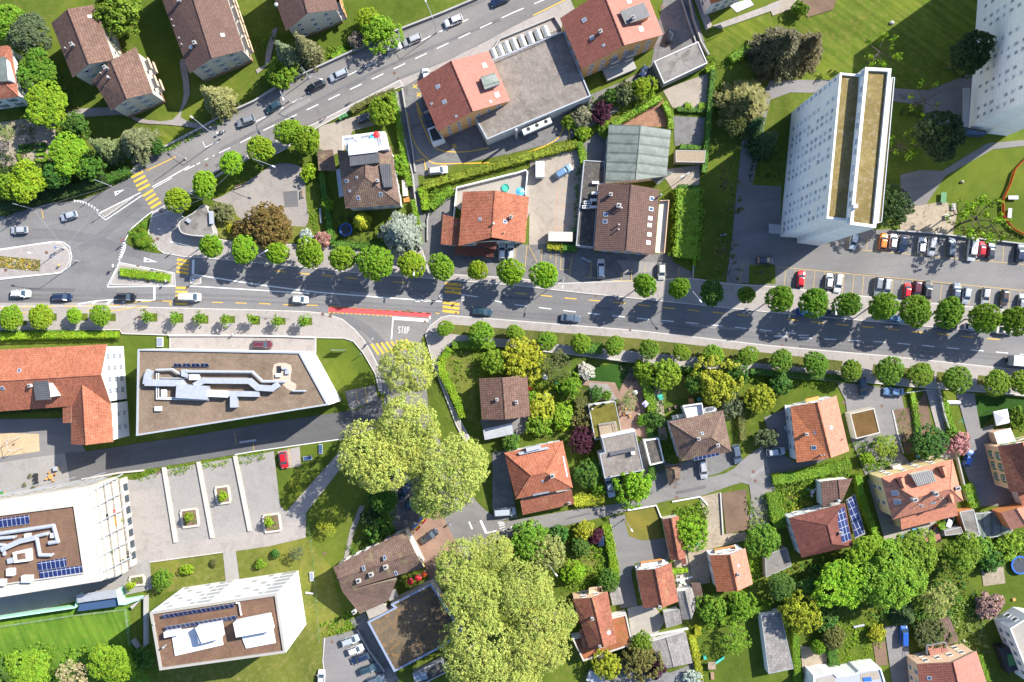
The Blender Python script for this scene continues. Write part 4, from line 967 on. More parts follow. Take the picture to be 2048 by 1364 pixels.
b.pitched(t20(385,145),t20(557,552),t20(1210,277),t20(1050,-130),t20(725,-75),t20(897,362),9.4,13.0,M_OCHRE,(M_REDP,M_PINK),.5)  # sun on the eastern slope is put into its tile colour
b.windows(None,1.2,2.6,None,9.4,1.0,1.2,2.7,"white")
b.lean(t20(862,88),t20(910,195),t20(1108,130),t20(1055,18),(13.3,13.2,12.6,12.7),M_SLATE,"dormer_roof");b.rectpx("dormer",Q(2,0,870,92,915,188,1095,128,1050,25),10.2,12.45,M_OCHRE)
b.chimney(*t20(965,150),.7,1.4,M_CWALL);b.chimney(*t20(705,262),.7,1.3)
for x,y,w,l in ((578,160,.9,1.1),(640,302,.9,1.0),(733,362,.6,.7),(1033,233,1.1,1.0),(935,8,1.1,1.0)):b.skylight(*t20(x,y),w,l,M_PALEG)
wp=b.wpoly
for s in range(4):
 p,q=Vector(wp[s]),Vector(wp[(s + 1) % 4]);e=q - p;n=Vector((e.y,-e.x)).normalized()
 if n.y < -.7:
  for u in (.42,.62):
   for v in (3.0,5.7):
    m=MB();o=p + e * u + n * .6;an=math.atan2(e.y,e.x);m.box((o.x,o.y,v - .2),(2.2,1.2,.18),an);m.box((o.x + n.x * .6,o.y + n.y * .6,v),(2.2,.05,.95),an,1);b.part("balcony",m,[M_CWALL,M_STEEL])
  m=MB();o=p + e * .5 + n * 1.6;m.box((o.x,o.y,-.1),(7.5,3.2,1.5),math.atan2(e.y,e.x));b.part("terrace",m,M_CWALL)
b=Bld("garage_hall","flat gravel-roofed commercial hall between the two red-roofed blocks","commercial building",centre([(980,118),(1182,192),(974,278)],6),None)
b.flat(F(942,222,985,118,1128,62,1182,192,974,279,950,236),6.0,M_GWALL,M_GRAV,M_GRIM,.3,.3)
m=MB();o=P(1072,252,2.6);b.box("cooling_unit",1074,252,3.0,(7.2,1.3,1.3),R(23.5),M_WPLAS)
for x,y in ((1057,258),(1074,250.5),(1092,243)):
 p=P(x,y,4.3);m=MB();m.lathe((p.x,p.y,4.305),[(.45,0),(.45,.06),(.12,.07)],14);b.part("fan",m,M_DARK)
b.rail(Q(1,0,1905,485,2048,425) + Q(2,0,410,250),6.0,.8,M_GALV);
p=P(1030,270,3);m=MB();m.box((p.x + .3,p.y,-.1),(.5,.5,8.0),R(23));b.part("flue",m,M_STEEL)
b=Bld("garage","flat grey bitumen-roofed garage with ivy along its southern wall","garage",centre(Q(2,0,1135,490,1490,330,1565,505,1215,670)),None)
b.flat(Q(2,0,1135,490,1490,330,1565,505,1215,670),3.4,M_CWALL,M_BITU,M_STEEL,.25,.15)
b=Bld("house","pale house with orange roof corner and dark balcony at the top edge","house",centre([(1410,-30),(1470,-20),(1440,25)],8),None)
b.pitched((1400,-60),(1422,8),(1500,-20),(1475,-90),(1438,-75),(1462,-6),8,11,M_WWALL,M_ORA,.5);b.windows(None,1.2,2.7,None,8)
b.rectpx("balcony",Q(2,0,1735,40,1900,-10,1935,40,1800,100),5.4,5.6,M_STEEL);b.rail(Q(2,0,1735,40,1800,100,1935,40),5.6,1.0,M_DARK)
# --- villa with roof terrace
b=Bld("villa","brown hip-roofed villa with white roof terrace and blue pale cedar behind","house",centre([(668,300),(800,300),(800,410),(692,415)],7),None)
b.pitched(t10(650,1200),t11(715,303),t11(1158,272),t10(1080,1170),(733,306),(730,354),7.2,10.6,M_WWALL,M_OLD,.5,(False,True))
b.windows(None,1.2,2.7,None,7.2,1.0,1.4,2.8,"white")
b.rectpx("penthouse",Q(1,0,690,1090,1030,1050,1060,1190,740,1240),7.0,9.6,M_WWALL);b.rectpx("terrace_floor",Q(1,0,705,1105,990,1065,1010,1165,735,1200),9.61,9.64,M_GRIM)
b.rectpx("white_flat_roof",Q(1,0,735,1130,945,1105,968,1215,742,1242),9.6,11.2,M_RIM);b.rectpx("grey_flat_roof",Q(1,0,748,1245,975,1215,980,1300,752,1328),9.0,10.8,M_SLATE)
b.rectpx("dormer",Q(1,1,985,-50,1070,-55,1085,130,1020,135),7.4,9.8,M_SLATE)
b.rail(Q(1,0,695,1195,692,1092,990,1052,1015,1165),9.6,.9,M_FRAME);b.chimney(*t11(975,85),.6,1.1)
for x,y in ((725,85),(818,218),(998,190)):b.skylight(*t11(x,y),.8,1.0)
b.skylight(*t11(748,165),.6,.7,M_PALEG);b.skylight(*t11(805,55),.6,.6,M_PALEG)
b.lean(t11(640,-10),t11(665,215),t11(700,205),t11(672,-15),(2.6,2.6,2.9,2.9),M_CORR,"lean_to_roof")
b.lean(t10(490,1205),t10(500,1364),t10(640,1364),t10(615,1195),(2.8,2.8,3.0,3.0),M_OLD,"shed_roof")
for k,(x,y,c) in enumerate(((815,1108,M_RIM),(970,1085,M_RED))):
 p=P(*t10(x,y),10.5);m=MB();m.lathe((p.x,p.y,9.65),[(.04,0),(.04,1.7),(.8,1.75),(.02,2.0)],10);pt=obj("parasol",m.mesh("parasol",c));tag(pt,["small white parasol on the villa roof terrace","small red parasol on the villa roof terrace"][k],"parasol")
p=P(*t10(935,1097),10);m=MB();m.lathe((p.x,p.y,9.645),[(.6,0),(.72,.35),(.6,.36),(.55,.1)],14);tag(obj("paddling_pool",m.mesh("paddling_pool",M_LBLUE)),"round light blue paddling pool on the villa roof terrace","paddling pool")
# --- orange house with walled terrace
b=Bld("house","orange tiled house with wide walled terrace behind and lower roofs in front","house",centre([(925,383),(1058,395),(1050,486),(917,492)],5),None)
b.pitched(t11(1655,170),t11(1620,605),t21(105,580),t21(136,212),t11(1912,160),t11(1885,535),5.4,8.0,M_WWALL,M_ORA2,.6)
b.windows(None,1.0,2.6,None,5.4)
b.chimney(*t11(2040,375),.7,1.2);b.skylight(*t11(1792,388),.7,.8,M_PALEG);b.skylight(*t11(1992,408),.8,1.0);b.vent(*t11(1900,428),.2);b.vent(*t11(1985,497))
b.lean(t11(1495,350),t11(1478,590),t11(1618,602),t11(1634,385),(3.0,3.0,3.9,3.9),M_RUST,"lower_roof",M_WWALL)
b.lean(t11(1592,602),t11(1588,675),t11(1900,695),t11(1905,628),(3.6,2.7,2.7,3.6),M_DRED,"porch_roof")
b.lean(t11(1775,537),t11(1762,605),t11(1920,632),t11(1930,548),(6.3,5.4,5.2,6.0),M_DRED,"dormer_roof")
tw=Bld("terrace_wall","white wall enclosing the beige terrace behind the orange tiled house","wall",centre([(908,380),(1058,338)]))
tw.parapet([t11(1580,375),t11(1605,135),t11(2048,25),t21(30,20),t21(110,-5),t21(125,10),t21(108,190)],0,1.3,M_WWALL,.3,"wall")
# --- brown house with balcony, flat annexe, green hall
b=Bld("house","brown gabled house with six skylights and long beige balcony by the laurel hedge","house",centre([(1198,370),(1318,378),(1308,505),(1190,498)],6.5),None)
b.pitched(t21(695,112),t21(657,632),t21(1142,672),t21(1178,150),t21(952,112),t21(912,642),6.6,9.2,M_PEACH,M_BRN2,.5)
b.windows(None,1.0,2.7,None,6.6,1.1,1.4,2.6)
for x,y,g in ((1118,225,M_BLUEG),(1112,308,M_BLUEG),(1105,382,M_WPLAS),(1100,437,M_WPLAS),(1097,512,M_WPLAS),(1090,577,M_WPLAS),(750,352,M_BLUEG),(744,408,M_BLUEG)):b.skylight(*t21(x,y),.95,1.15,g)
b.chimney(*t21(787,195),.7,1.2,M_STEEL);b.chimney(*t21(850,285),.9,1.5,M_CWALL);b.vent(*t21(872,305),.15,1.0);b.vent(*t21(850,437),.14,.9);b.vent(*t21(848,475),.14,.9);b.vent(*t21(1180,205),.15,2.0,M_GALV)
b.rectpx("balcony",Q(2,1,1180,240,1258,235,1220,662,1145,655),5.2,5.45,M_CREAM);b.parapet(Q(2,1,1185,240,1256,238,1220,660,1150,655),5.45,6.4,M_PEACH,.15,"balcony_front")
b=Bld("annexe","flat stained gravel-roofed annexe with air conditioners beside the brown house","annexe",centre(Q(2,1,555,0,745,0,690,120,657,630,512,600)),None)
b.flat([t20(575,1280),t20(745,1290),t21(740,105),t21(690,112),t21(655,615),t21(512,600)],3.4,M_GWALL,M_GRAVD,M_GRIM,.2,.2)
for x,y,an in ((668,95,0),(665,180,0),(655,235,0),(652,290,0)):b.box("air_conditioner",*t21(x,y),3.25,(1.6,.6,.8),0,M_WPLAS)
for x,y in ((607,255),(595,290)):
 o=b.box("fan_unit",*t21(x,y),3.25,(1.9,.75,.9),0,M_WPLAS);
 for k in (-.55,0,.55):m=MB();p=P(*t21(x,y),4.15);m.lathe((p.x + k,p.y,4.152),[(.24,0),(.24,.03),(.05,.035)],10);b.part("fan",m,M_DARK,o)
b=Bld("hall","low-pitched hall with weathered green sheet roof behind the brown house","hall",centre([t20(775,995),t20(1270,1040),t21(1090,105),t21(745,95)],4.5),None)
b.pitched(t20(775,995),t21(745,100),(1333,352),t20(1272,1040),t20(1030,1003),(1271,360),4.6,5.5,M_GWALL,M_COPPER,.15);b.windows(None,1.2,3,1,4.6,1.6,1.6,3.4)
b=Bld("canopy","grey-green tent-like canopy over the terrace beside the green hall","canopy",centre(Q(2,1,1095,20,1290,20,1160,120)),None)
b.lean(t21(1095,0),t21(1095,45),t21(1165,115),t21(1290,10),(3.4,3.2,2.6,3.0),M_COPPER,"canopy_roof");m=MB()
for x,y in ((1100,40),(1165,112),(1285,12)):p=P(*t21(x,y),2.5);m.tube((p.x,p.y,-.1),(p.x,p.y,2.6),.06)
b.part("post",m,M_STEEL)
b=Bld("shed","small weathered wooden shed with grey deck beside the green hall","shed",centre(Q(2,0,1310,1200,1550,1205,1540,1300,1312,1295)),None)
b.flat(Q(2,0,1310,1200,1550,1205,1540,1300,1312,1295),2.8,M_WOOD,M_WOOD,M_STEEL,.1,.05)
# --- park pavilion
b=Bld("pavilion","grey concrete pavilion with one rounded corner at the park entrance","pavilion",centre(Q(0,1,1430,440,1650,280,1700,520)),None)
b.flat(smoothline(Q(0,1,1640,272,1540,340,1440,400,1428,450,1445,490,1480,510,1560,522,1700,522,1690,420),3,True),3.2,M_CWALL,M_BITU,M_STONE,.2,.1)
b.box("roof_vent",*t01(1505,400),3.1,(1.1,.8,.6),R(-40),M_GALV);b.vent(*t01(1475,375),.1,1.2,M_GALV);b.box("roof_light",*t01(1688,375),3.1,(.9,3.0,.7),R(2),M_GALV)
# --- white residential towers
def tower(label,base,z,cut=None):
 b=Bld("residential_tower",label,"tower block",(sum(p.x for p in base) / len(base),sum(p.y for p in base) / len(base),0),"white residential towers");return b
HT=28.3
b=Bld("residential_tower","white slab tower with two mossy flat roofs at the corner of the car park","tower block",centre(F(1652,437,1680,145,1785,136,1752,456),28),"white residential towers")
lo=F(1680,145,1724,149,1706,442,1653,437);hi=F(1731,134,1783,137,1752,456,1700,449);ea=F(1784,154,1790,155,1764,444,1756,446)
b.flat(lo,HT,M_TOWER,M_SEDUM,M_RIM,.42,.5,0);W1=list(b.wpoly)
b.flat(hi,30.2,M_TOWER,M_SEDUM,M_RIM,.62,.6,0);W2_=list(b.wpoly)
b.flat(ea,27.2,M_TOWER,M_SEDUM,M_GRIM,.15,.2,0)
b.rectpx("roof_chimney",F(1708,408,1716,408,1716,416,1707,416),29.6,31.2,M_WPLAS,b.roof)
def fac(bld,poly,sel,rows,cols,z0,step,w,h,patt,limit=400,style="tower",over=100):
 """grid of windows on one wall: the first `over` are parts, the rest one part of kind stuff"""
 k=0;extra=MB()
 for i in range(len(poly)):
  a,c=Vector(poly[i][:2]),Vector(poly[(i + 1) % len(poly)][:2]);e=c - a;n=Vector((e.y,-e.x)).normalized()
  if not sel(n,e.length):continue
  an=math.atan2(n.y,n.x) - math.pi / 2
  for r in reversed(range(rows)):
   for q in range(cols):
    if not patt(r,q):continue
    off=.35 if (q % 2) else -.1
    p=a + e * ((q + .5 + (.12 if q % 2 else -.12)) / cols);zz=z0 + r * step + (off * 0)
    if k < over:
     o=obj("window",window_mesh(w,h,("tower","blind","tower","shut","blind")[(r * 13 + q * 7 + r * q) % 5] if style =="tower" else style),bld.root);o.location=Vector((p.x + n.x * .015,p.y + n.y * .015,zz)) - bld.c;o.rotation_euler=(0,0,an)
    else:
     u=Vector((-n.y,n.x));
     def q3(x,y,z):g=p + u * x + n * y;return (g.x,g.y,zz + z)
     extra.hull([q3(-w/2,.07,0),q3(w/2,.07,0),q3(w/2,-.03,0),q3(-w/2,-.03,0)],[q3(-w/2,.07,h),q3(w/2,.07,h),q3(w/2,-.03,h),q3(-w/2,-.03,h)])
     extra.face([q3(-w/2+.1,.075,.1),q3(w/2-.1,.075,.1),q3(w/2-.1,.075,h-.1),q3(-w/2+.1,.075,h-.1)],1)
    k +=1
 if extra.f:tag(bld.part("windows",extra,[M_FRAME,M_TGLASS]),kind="stuff")
fac(b,W1,lambda n,L:n.x < -.8 and L > 20,10,15,2.3,2.6,.85,1.15,lambda r,q:q not in (1,9) and (r * 7 + q * 3) % 11 !=0)
fac(b,W2_,lambda n,L:n.x < -.8 and L > 20,1,12,28.9,1,1.2,.9,lambda r,q:True)
b.rectpx("entrance_canopy",F(1538,447,1562,450,1562,468,1538,466),2.8,3.0,M_CWALL)
b=Bld("residential_tower","white slab tower cut off by the top right corner of the picture","tower block",(112,60,0),"white residential towers")
base=[P(1960,-70),P(1937,256),P(1972,261),P(1974,267),P(2013,272),P(2045,-70)]
def unp(p,z):k=S * (1 - z / H);return (1024 + p.x / S / 1,682 - p.y / S / 1)
poly=ccw([(p.x,p.y) for p in base]);n_=len(poly)
b.walls(poly,-.3,[29.5] * n_,M_TOWER);W3=list(poly)
m=MB();m.face([(x,y,29.2) for x,y in poly]);b.roof=b.part("roof",m,M_SEDUM);m=MB();inn=inset(poly,.5)
for i in range(n_):j=(i + 1) % n_;m.hull([(*poly[i],29.25),(*poly[j],29.25),(*inn[j],29.25),(*inn[i],29.25)],[(*poly[i],29.7),(*poly[j],29.7),(*inn[j],29.7),(*inn[i],29.7)])
b.part("parapet",m,M_RIM)
fac(b,W3,lambda n,L:n.x < -.8 and L > 20,10,15,3.2,2.6,.85,1.2,lambda r,q:q not in (7,) and (r * 5 + q * 3) % 9 !=0)
b.rectpx("entrance_canopy",F(1926,176,1940,176,1938,254,1926,252),2.9,3.1,M_CWALL);b.rectpx("glass_entrance",F(1930,258,1972,263,1972,270,1930,268),0,2.2,M_BLUEG)
# --- school
b=Bld("school_building","long orange-tiled school building with white gable wall and projecting wing","school",centre([(-60,705),(213,688),(226,885)],8),None)
b.pitched((-70,828),t02(885,500),t02(855,25),(-70,703),(-70,766),t02(808,272),8.8,12.6,M_WWALL,M_ORA2,.5)
b.windows(None,1.2,2.8,None,8.8,1.3,1.7,2.9,"pale")
b.pitched(t02(568,520),t02(568,826),t02(905,806),t02(886,490),t02(660,352),t02(688,832),8.6,11.6,M_WWALL,M_ORA2,.35)
b.windows(None,1.2,2.8,None,8.6,1.2,1.6,2.7,"shut")
b.lean(t02(500,505),t02(503,655),t02(566,655),t02(574,500),(8.3,8.3,8.8,8.8),M_RUST,"lower_roof",M_WWALL)
b.rectpx("dormer",Q(0,2,275,310,410,300,455,440,285,465),9.0,12.0,M_WWALL);b.lean(t02(262,318),t02(285,475),t02(408,468),t02(385,312),(12.3,12.0,12.0,12.3),M_SLATE,"dormer_roof")
b.skylight(*t02(155,237),.8,.9);b.skylight(*t02(20,377),.8,.9);b.chimney(*t02(248,355),.7,.8,M_WWALL)
# --- new building with ducts on a tan roof
b=Bld("office_building","flat tan-roofed office building with silver air ducts and white slanting facade","office building",centre(F(275,698,600,704,657,811,273,872),13),None)
b.flat(F(275,698,599,704,657,810,272,872),13.4,M_WWALL,M_TAN,M_GRIM,.35,.35)
WO=list(b.wpoly)
fac(b,WO,lambda n,L:n.x > .5 and L > 8,4,7,1.0,3.2,1.5,1.9,lambda r,q:(r + q) % 2 ==0 or q > 4,style="louvre")
zr=13.1
b.duct(F(300,744,296,752,294,765,362,766,372,777,398,777),zr + .9,.75,None,True);b.duct(F(362,782,410,785),zr + 1.2,1.5,None,True)
b.duct(F(392,770,408,761,500,762,515,775,545,777,555,770),zr + 1.3,.65,None,True);b.duct(F(312,740,345,739,358,747),zr + 1.0,.28);b.duct(F(372,743,505,744,525,763,568,763),zr + 1.0,.34,M_GRIM)
b.duct(F(313,747,313,798,417,800),zr + .5,.12,M_WPLAS);b.duct(F(317,747,317,795,417,797),zr + .5,.12,M_WPLAS);b.duct(F(320,756,385,757),zr + .5,.14,M_GALV)
b.rectpx("plant_box",F(410,780,455,782,455,795,410,793),zr,zr + 1.6,M_WPLAS,b.roof);b.rectpx("duct_box",F(460,793,473,793,473,815,460,815),zr,zr + 1.5,M_GALV,b.roof);b.duct(F(455,787,516,788),zr + 1.0,.6,None,True)
b.rectpx("plant_box",F(378,749,396,749,396,760,378,760),zr,zr + 1.4,M_WPLAS,b.roof);b.rectpx("duct_box",F(362,739,372,739,376,756,362,752),zr,zr + 1.2,M_GALV,b.roof)
for x0,y0,x1,y1 in ((322,779,332,793),(309,813,322,822),(551,747,561,754),(563,735,574,739),(570,741,578,748)):b.rectpx("roof_hatch",F(x0,y0,x1,y0,x1,y1,x0,y1),zr,zr + .6,M_WPLAS if x0 < 560 else M_GALV,b.roof)
b.rectpx("machine_pit",F(553,732,562,732,562,748,553,748),zr,zr + .05,M_DARK,b.roof);b.duct(F(585,782,610,782),zr + .7,.22)
b.rectpx("gravel_patch",smoothline(F(548,729,582,730,581,760,592,768,590,780,578,780,565,770,548,768),3,True),zr + .004,zr + .006,plain("pale_gravel",(.42,.33,.25),.95,0,.15,3),b.roof)
for k in range(4):x=347 + k * 18;b.panel([P(x,734,zr+.3),P(x+17,734.5,zr+.3),P(x+16,727,zr+1.1),P(x-1+2,726.5,zr+1.1)],"solar_panel",[M_SOLAR,M_ALU],b.roof)
# --- white terraced building, lower left
b=Bld("terraced_building","big cream building with solar panels and stepped planted terraces","residential building",centre(F(-60,1005,178,972,203,1160,-60,1200),12),None)
b.flat(F(-70,1010,178,972,203,1162,-70,1206),12.5,M_CREAM,M_CRIM,M_CRIM,.1,.05)
ri=F(-70,1040,147,1012,167,1146,-70,1180);b.rectpx("planted_roof",ri,12.452,12.47,M_BROWNR,b.roof);zr=12.47
b.parapet(ri,12.45,12.95,M_CRIM,.25,"roof_kerb",True)
EL=[0]
for k,(xa,ya,xb,yb,z) in enumerate(((193,968,218,1157,9.6),(209,964,233,1153,7.4),(224,960,246,1147,5.2),(240,957,262,1134,3.0))):
 xs=F(176 + k * 8,972,xa + 2,ya,xb + 1,yb,196 + k * 8,1160)
 m=MB();m.prism([(p.x,p.y) for p in W2(xs,z)],-.2 if k ==3 else z - 2.4,z,0,1);b.part("terrace",m,[M_CREAM,M_TILE])
 b.rail([(xa + 1.5,ya + 2),(xb + .5,yb - 2)],z,1.0,M_STEEL,None,.06)
 m=MB()
 for i in range(13):
  t=i / 12;p,q=P(xa + (xb - xa) * t - 13,ya + (yb - ya) * t + 3,z + 2.3),P(xa + (xb - xa) * t + 1,ya + (yb - ya) * t,z + 2.3);m.tube(p,q,.035,None,4)
 m.tube(P(xa,ya + 1,z + 2.3),P(xb,yb,z + 2.3),.05,None,4);m.tube(P(xa - 7,ya + 2,z + 2.3),P(xb - 7,yb + 1,z + 2.3),.035,None,4);b.part("trellis_wires",m,M_STEEL)
 if k ==3:lowp=ccw([(p.x,p.y) for p in W2(xs,z)]);b.windows(None,.5,3,1,3.0,1.7,1.9,2.7,"dark",poly=lowp)
m=MB()
for q in range(6):
 t=q / 5;a=P(180 + 24 * t,985 + 160 * t,12.0);c=P(245 + 20 * t,958 + 165 * t - 10,3.4 + 2)
 m.tube(a,c,.14,None,4)
b.part("pergola_beam",m,M_GALV)
m=MB()
for q in range(4):a=P(60 * q - 40,1005 - 9 * q,10.5);c=P(60 * q + 30,984 - 9.5 * q,10.5);m.tube(a,c,.1,None,4);m.tube(a - Vector((0,-1.2,0)),c - Vector((0,-1.2,0)),.1,None,4)
for q in range(14):a=P(-30 + 16 * q,1001 - 2.7 * q,10.5);m.tube((a.x,a.y,0),(a.x,a.y + .2,10.5),.07,None,4)
b.part("facade_trellis",m,M_GALV)
def pv(bld,x0,y0,ux,uy,vx,vy,nc,nr,z,tilt=.0,par=None):
 q=[P(x0,y0,z),P(x0 + ux,y0 + uy,z),P(x0 + ux + vx,y0 + uy + vy,z),P(x0 + vx,y0 + vy,z)]
 o=bld.panel(q,"solar_panel",[M_SOLAR,M_ALU],bld.roof,.06);return o
for x0,y0,ux,uy,vx,vy in ((-12,1039,70,-9.5,1,18),(75,1124,57,-8.5,1.5,18),(79,1143,84,-12.5,1.5,17.5)):pv(b,x0,y0,ux,uy,vx,vy,5,2,zr + .35)
b.duct(F(-20,1070,107,1051,116,1083,98,1086),zr + .8,.45);b.duct(F(95,1067,73,1072,80,1110,102,1110),zr + .8,.42);b.duct(F(-20,1078,28,1074),zr + .7,.4);b.duct(F(5,1098,40,1082,70,1075),zr + .9,.55,None,True);b.duct(F(-20,1088,10,1090,8,1110),zr + .6,.35)
b.rectpx("roof_light",F(25,1105,58,1098,60,1122,28,1126),zr,zr + 1.2,M_WPLAS,b.roof);b.rectpx("roof_light_top",F(33,1108,50,1105,52,1118,35,1120),zr + 1.2,zr + 1.22,M_BROWNR,b.roof)
for x0,y0,x1,y1 in ((12,1138,26,1152),(42,1152,62,1165),(48,1068,57,1078),(100,1067,106,1076),(-5,1160,8,1172)):b.rectpx("plant_box",F(x0,y0,x1,y0,x1,y1,x0,y1),zr,zr + 1.1,M_WPLAS,b.roof)
b.rectpx("duct_box",F(13,1118,32,1113,34,1124,15,1128),zr,zr + .9,M_GALV,b.roof)
# --- white cube
b=Bld("office_building","white cube building with brown roof and two rows of solar panels","office building",centre(F(300,1225,553,1187,570,1306,320,1340),17),None)
b.flat(F(299,1225,553,1187,571,1306,319,1341),17.6,M_WWALL,M_BROWNR,M_CRIM2,.5,.45);WC=list(b.wpoly);zr=17.2
m_={}
fac(b,WC,lambda n,L:n.y > .8 and L > 15,6,11,.8,2.75,1.5,1.5,lambda r,q:(r + q) % 2 ==0 and q not in (0,4,5),style="louvre")
fac(b,WC,lambda n,L:n.y > .8 and L > 15,6,6,.5,2.8,3.6,1.9,lambda r,q:q in (0,3),style="louvre",over=30)
fac(b,WC,lambda n,L:n.x > .8 and L > 10,1,8,11.5,3.3,.9,4.6,lambda r,q:q > 2,style="louvre")
for s,(x0,y0) in enumerate(((322,1230),(327,1254))):
 for k in range(8):x,y=x0 + k * 18.3,y0 - k * 2.9;b.panel([P(x+1,y+8,zr+.3),P(x+18,y+5.2,zr+.3),P(x+19.5,y-3,zr+1.2),P(x+2.5,y-.3,zr+1.2)],"solar_panel",[M_SOLAR,M_ALU],b.roof)
b.rectpx("white_membrane",F(342,1263,438,1248,446,1290,350,1312),zr + .002,zr + .35,M_RIM,b.roof);b.rectpx("lift_housing",F(390,1256,436,1248,441,1277,403,1287),zr + .36,zr + 3.0,M_RIM,b.roof);b.rectpx("lift_housing_side",F(391,1258,402,1257,406,1286,397,1287),zr + .36,zr + 2.6,M_GRIM,b.roof)
b.rectpx("plant_box",F(327,1265,357,1260,358,1270,328,1276),zr + .36,zr + 1.8,M_WPLAS,b.roof)
b.rectpx("white_membrane",F(478,1260,540,1228,551,1286,492,1297),zr + .002,zr + .35,M_RIM,b.roof);b.rectpx("roof_housing",F(466,1246,535,1232,543,1262,472,1275),zr + .36,zr + 2.8,M_RIM,b.roof);b.duct(F(472,1206,478,1206,482,1230),zr + .5,.18,M_WPLAS);b.vent(332,1290,.15,1.6,M_GALV);b.vent(310,1246,.12,.8)
# --- glasshouse roof and ramp beside it
b=Bld("covered_ramp","mint-green ramp with pale sheet roof and glass panels below the cream building","ramp",centre(F(150,1195,232,1180,248,1210,160,1225)),None)
b.lean((152,1190),(155,1206),(234,1195),(231,1178),(3.6,3.2,3.2,3.6),M_CORR,"ramp_roof");b.parapet(F(-60,1246,150,1215,155,1190),0,2.4,M_MINT,.35,"mint_wall");b.parapet(F(232,1180,238,1210),0,3.1,M_MINT,.2,"mint_wall")
m=MB();m.prism([(p.x,p.y) for p in W2(F(155,1223,160,1207,234,1196,238,1212),2.2)],2.05,2.2);b.part("glass_roof",m,M_BLUEG);b.rectpx("mint_deck",F(238,1210,240,1200,280,1193,290,1196,250,1210),0,1.0,M_MINT)
b.parapet(F(262,1216,290,1192,290,1290,278,1300,264,1280),0,1.2,M_CWALL,.8,"side_wall")
# --- restaurant complex
b=Bld("restaurant","old brown-roofed restaurant with red parasols and chimneys under the plane trees","restaurant",centre([(668,1130),(810,1060),(850,1140),(712,1225)],6),None)
b.pitched(t13(690,640),t13(1345,450),t13(1195,150),t13(618,445),t13(655,535),t13(1275,330),6.4,8.4,M_CREAM,M_OLD,.4);b.windows(None,1.2,2.7,None,6.4)
b.lean(t13(690,640),t13(830,820),t13(1060,710),t13(1130,540),(6.35,4.2,4.2,6.3),M_OLD,"lower_roof",M_CREAM)
for x,y in ((825,545),(925,495),(1042,435)):b.chimney(*t13(x,y),1.0,1.0,M_CREAM)
for x,y in ((862,455),(1030,370),(872,618),(1120,492)):b.skylight(*t13(x,y),.7,1.2)
b.lean(t13(880,795),t13(905,860),t13(1060,795),t13(1020,735),(3.6,3.6,3.6,3.6),M_TILE,"terrace_roof",M_CREAM);b.lean(t13(1045,640),t13(1070,720),t13(1140,680),t13(1115,620),(4.2,4.0,4.0,4.2),M_ETERNIT,"shed_roof")
b.chimney(*t13(790,795),.9,1.0,M_RIM)
b.lean(t13(1240,280),t13(1330,450),t13(1345,440),t13(1262,275),(3.2,3.2,2.9,2.9),M_RIM,"awning");b.lean(t13(1262,275),t13(1345,440),t13(1352,436),t13(1272,272),(2.88,2.88,2.7,2.7),M_YPLAS,"awning_edge")
b=Bld("dining_hall","flat hall with mottled moss roof and pale blue parapet under the plane trees","hall",centre(Q(1,3,890,890,1400,575,1530,1060,1105,1285)),None)
b.flat(Q(1,3,890,885,1060,795,1105,770,1075,745,1400,575,1650,960,1510,1075,1105,1285),4.6,M_CWALL,M_DKSED,M_BLUERIM,.4,.3)
b=Bld("service_shed","low tiled kitchen shed with pale skylights south of the moss-roofed hall","shed",centre(Q(1,3,1250,1300,1450,1210,1500,1270,1290,1364)),None)
b.flat(Q(1,3,1250,1300,1480,1190,1540,1280,1300,1400),2.8,M_CWALL,M_GRAVD,M_STEEL,.2,.1);b.rectpx("roof_light",Q(1,3,1255,1305,1360,1275,1375,1340,1270,1364),2.71,3.0,M_PALEG)
# --- villas south of the road
gb=lambda *a,**k:gable_house("house",*a,**k)
b=gb("plain brown-tiled gabled house with open ridge beside the plane tree path","house",t12(1783,300),t12(1805,628),t22(145,600),t22(122,278),t12(1972,292),t12(1995,628),5.2,7.0,M_CREAM,M_BRN,.5,group=VILLA)
b.chimney(*t22(36,485),.7,1.1);b.chimney(*t12(1928,467),.6,.7,M_CWALL);b.rectpx("terrace",Q(2,2,0,250,75,245,80,285,0,290),2.6,2.8,M_TILE)
c=Bld("carport","carport with pale corrugated sheet roof below the brown gabled house","carport",centre(Q(1,2,1815,700,2060,645)),None)
c.lean(t12(1815,705),t12(1830,792),t22(10,745),t22(0,655),(2.6,2.4,2.4,2.6),M_CORR,"carport_roof");m=MB()
for x,y in ((1825,710),(1835,785),(2040,740),(2035,665)):p=P(*t12(x,y),2.3);m.tube((p.x,p.y,-.1),(p.x,p.y,2.35),.07)
c.part("post",m,M_STEEL)
b=Bld("house","orange hip-roofed house with dormers and lower porch roof by the purple tree","house",centre([(1010,905),(1125,881),(1146,976),(1030,1000)],6),VILLA)
b.pitched(t22(30,1265),t22(487,1175),t22(405,797),t12(1985,895),t22(150,1075),t22(268,1052),6.2,9.2,M_WWALL,M_ORA2,.5,(True,True))
b.windows(None,1.2,2.7,None,6.2)
b=b
b.lean(t22(50,890),t22(60,912),t22(300,862),t22(285,845),(7.4,7.4,7.4,7.4),M_GALV,"gutter_tray");b.rectpx("dormer",Q(2,2,110,855,225,830,232,860,118,888),6.6,8.0,M_STEEL)
b.chimney(*t22(322,1073),.9,1.3,M_GWALL);b.skylight(*t22(243,1120),.6,.6);b.solar_on([t22(402,920),t22(412,918),t22(447,1085),t22(437,1090)],.1,"solar_strip",M_STEEL);b.solar_on([t22(165,1225),t22(295,1200),t22(297,1212),t22(167,1238)],.1,"snow_guard",M_GALV)
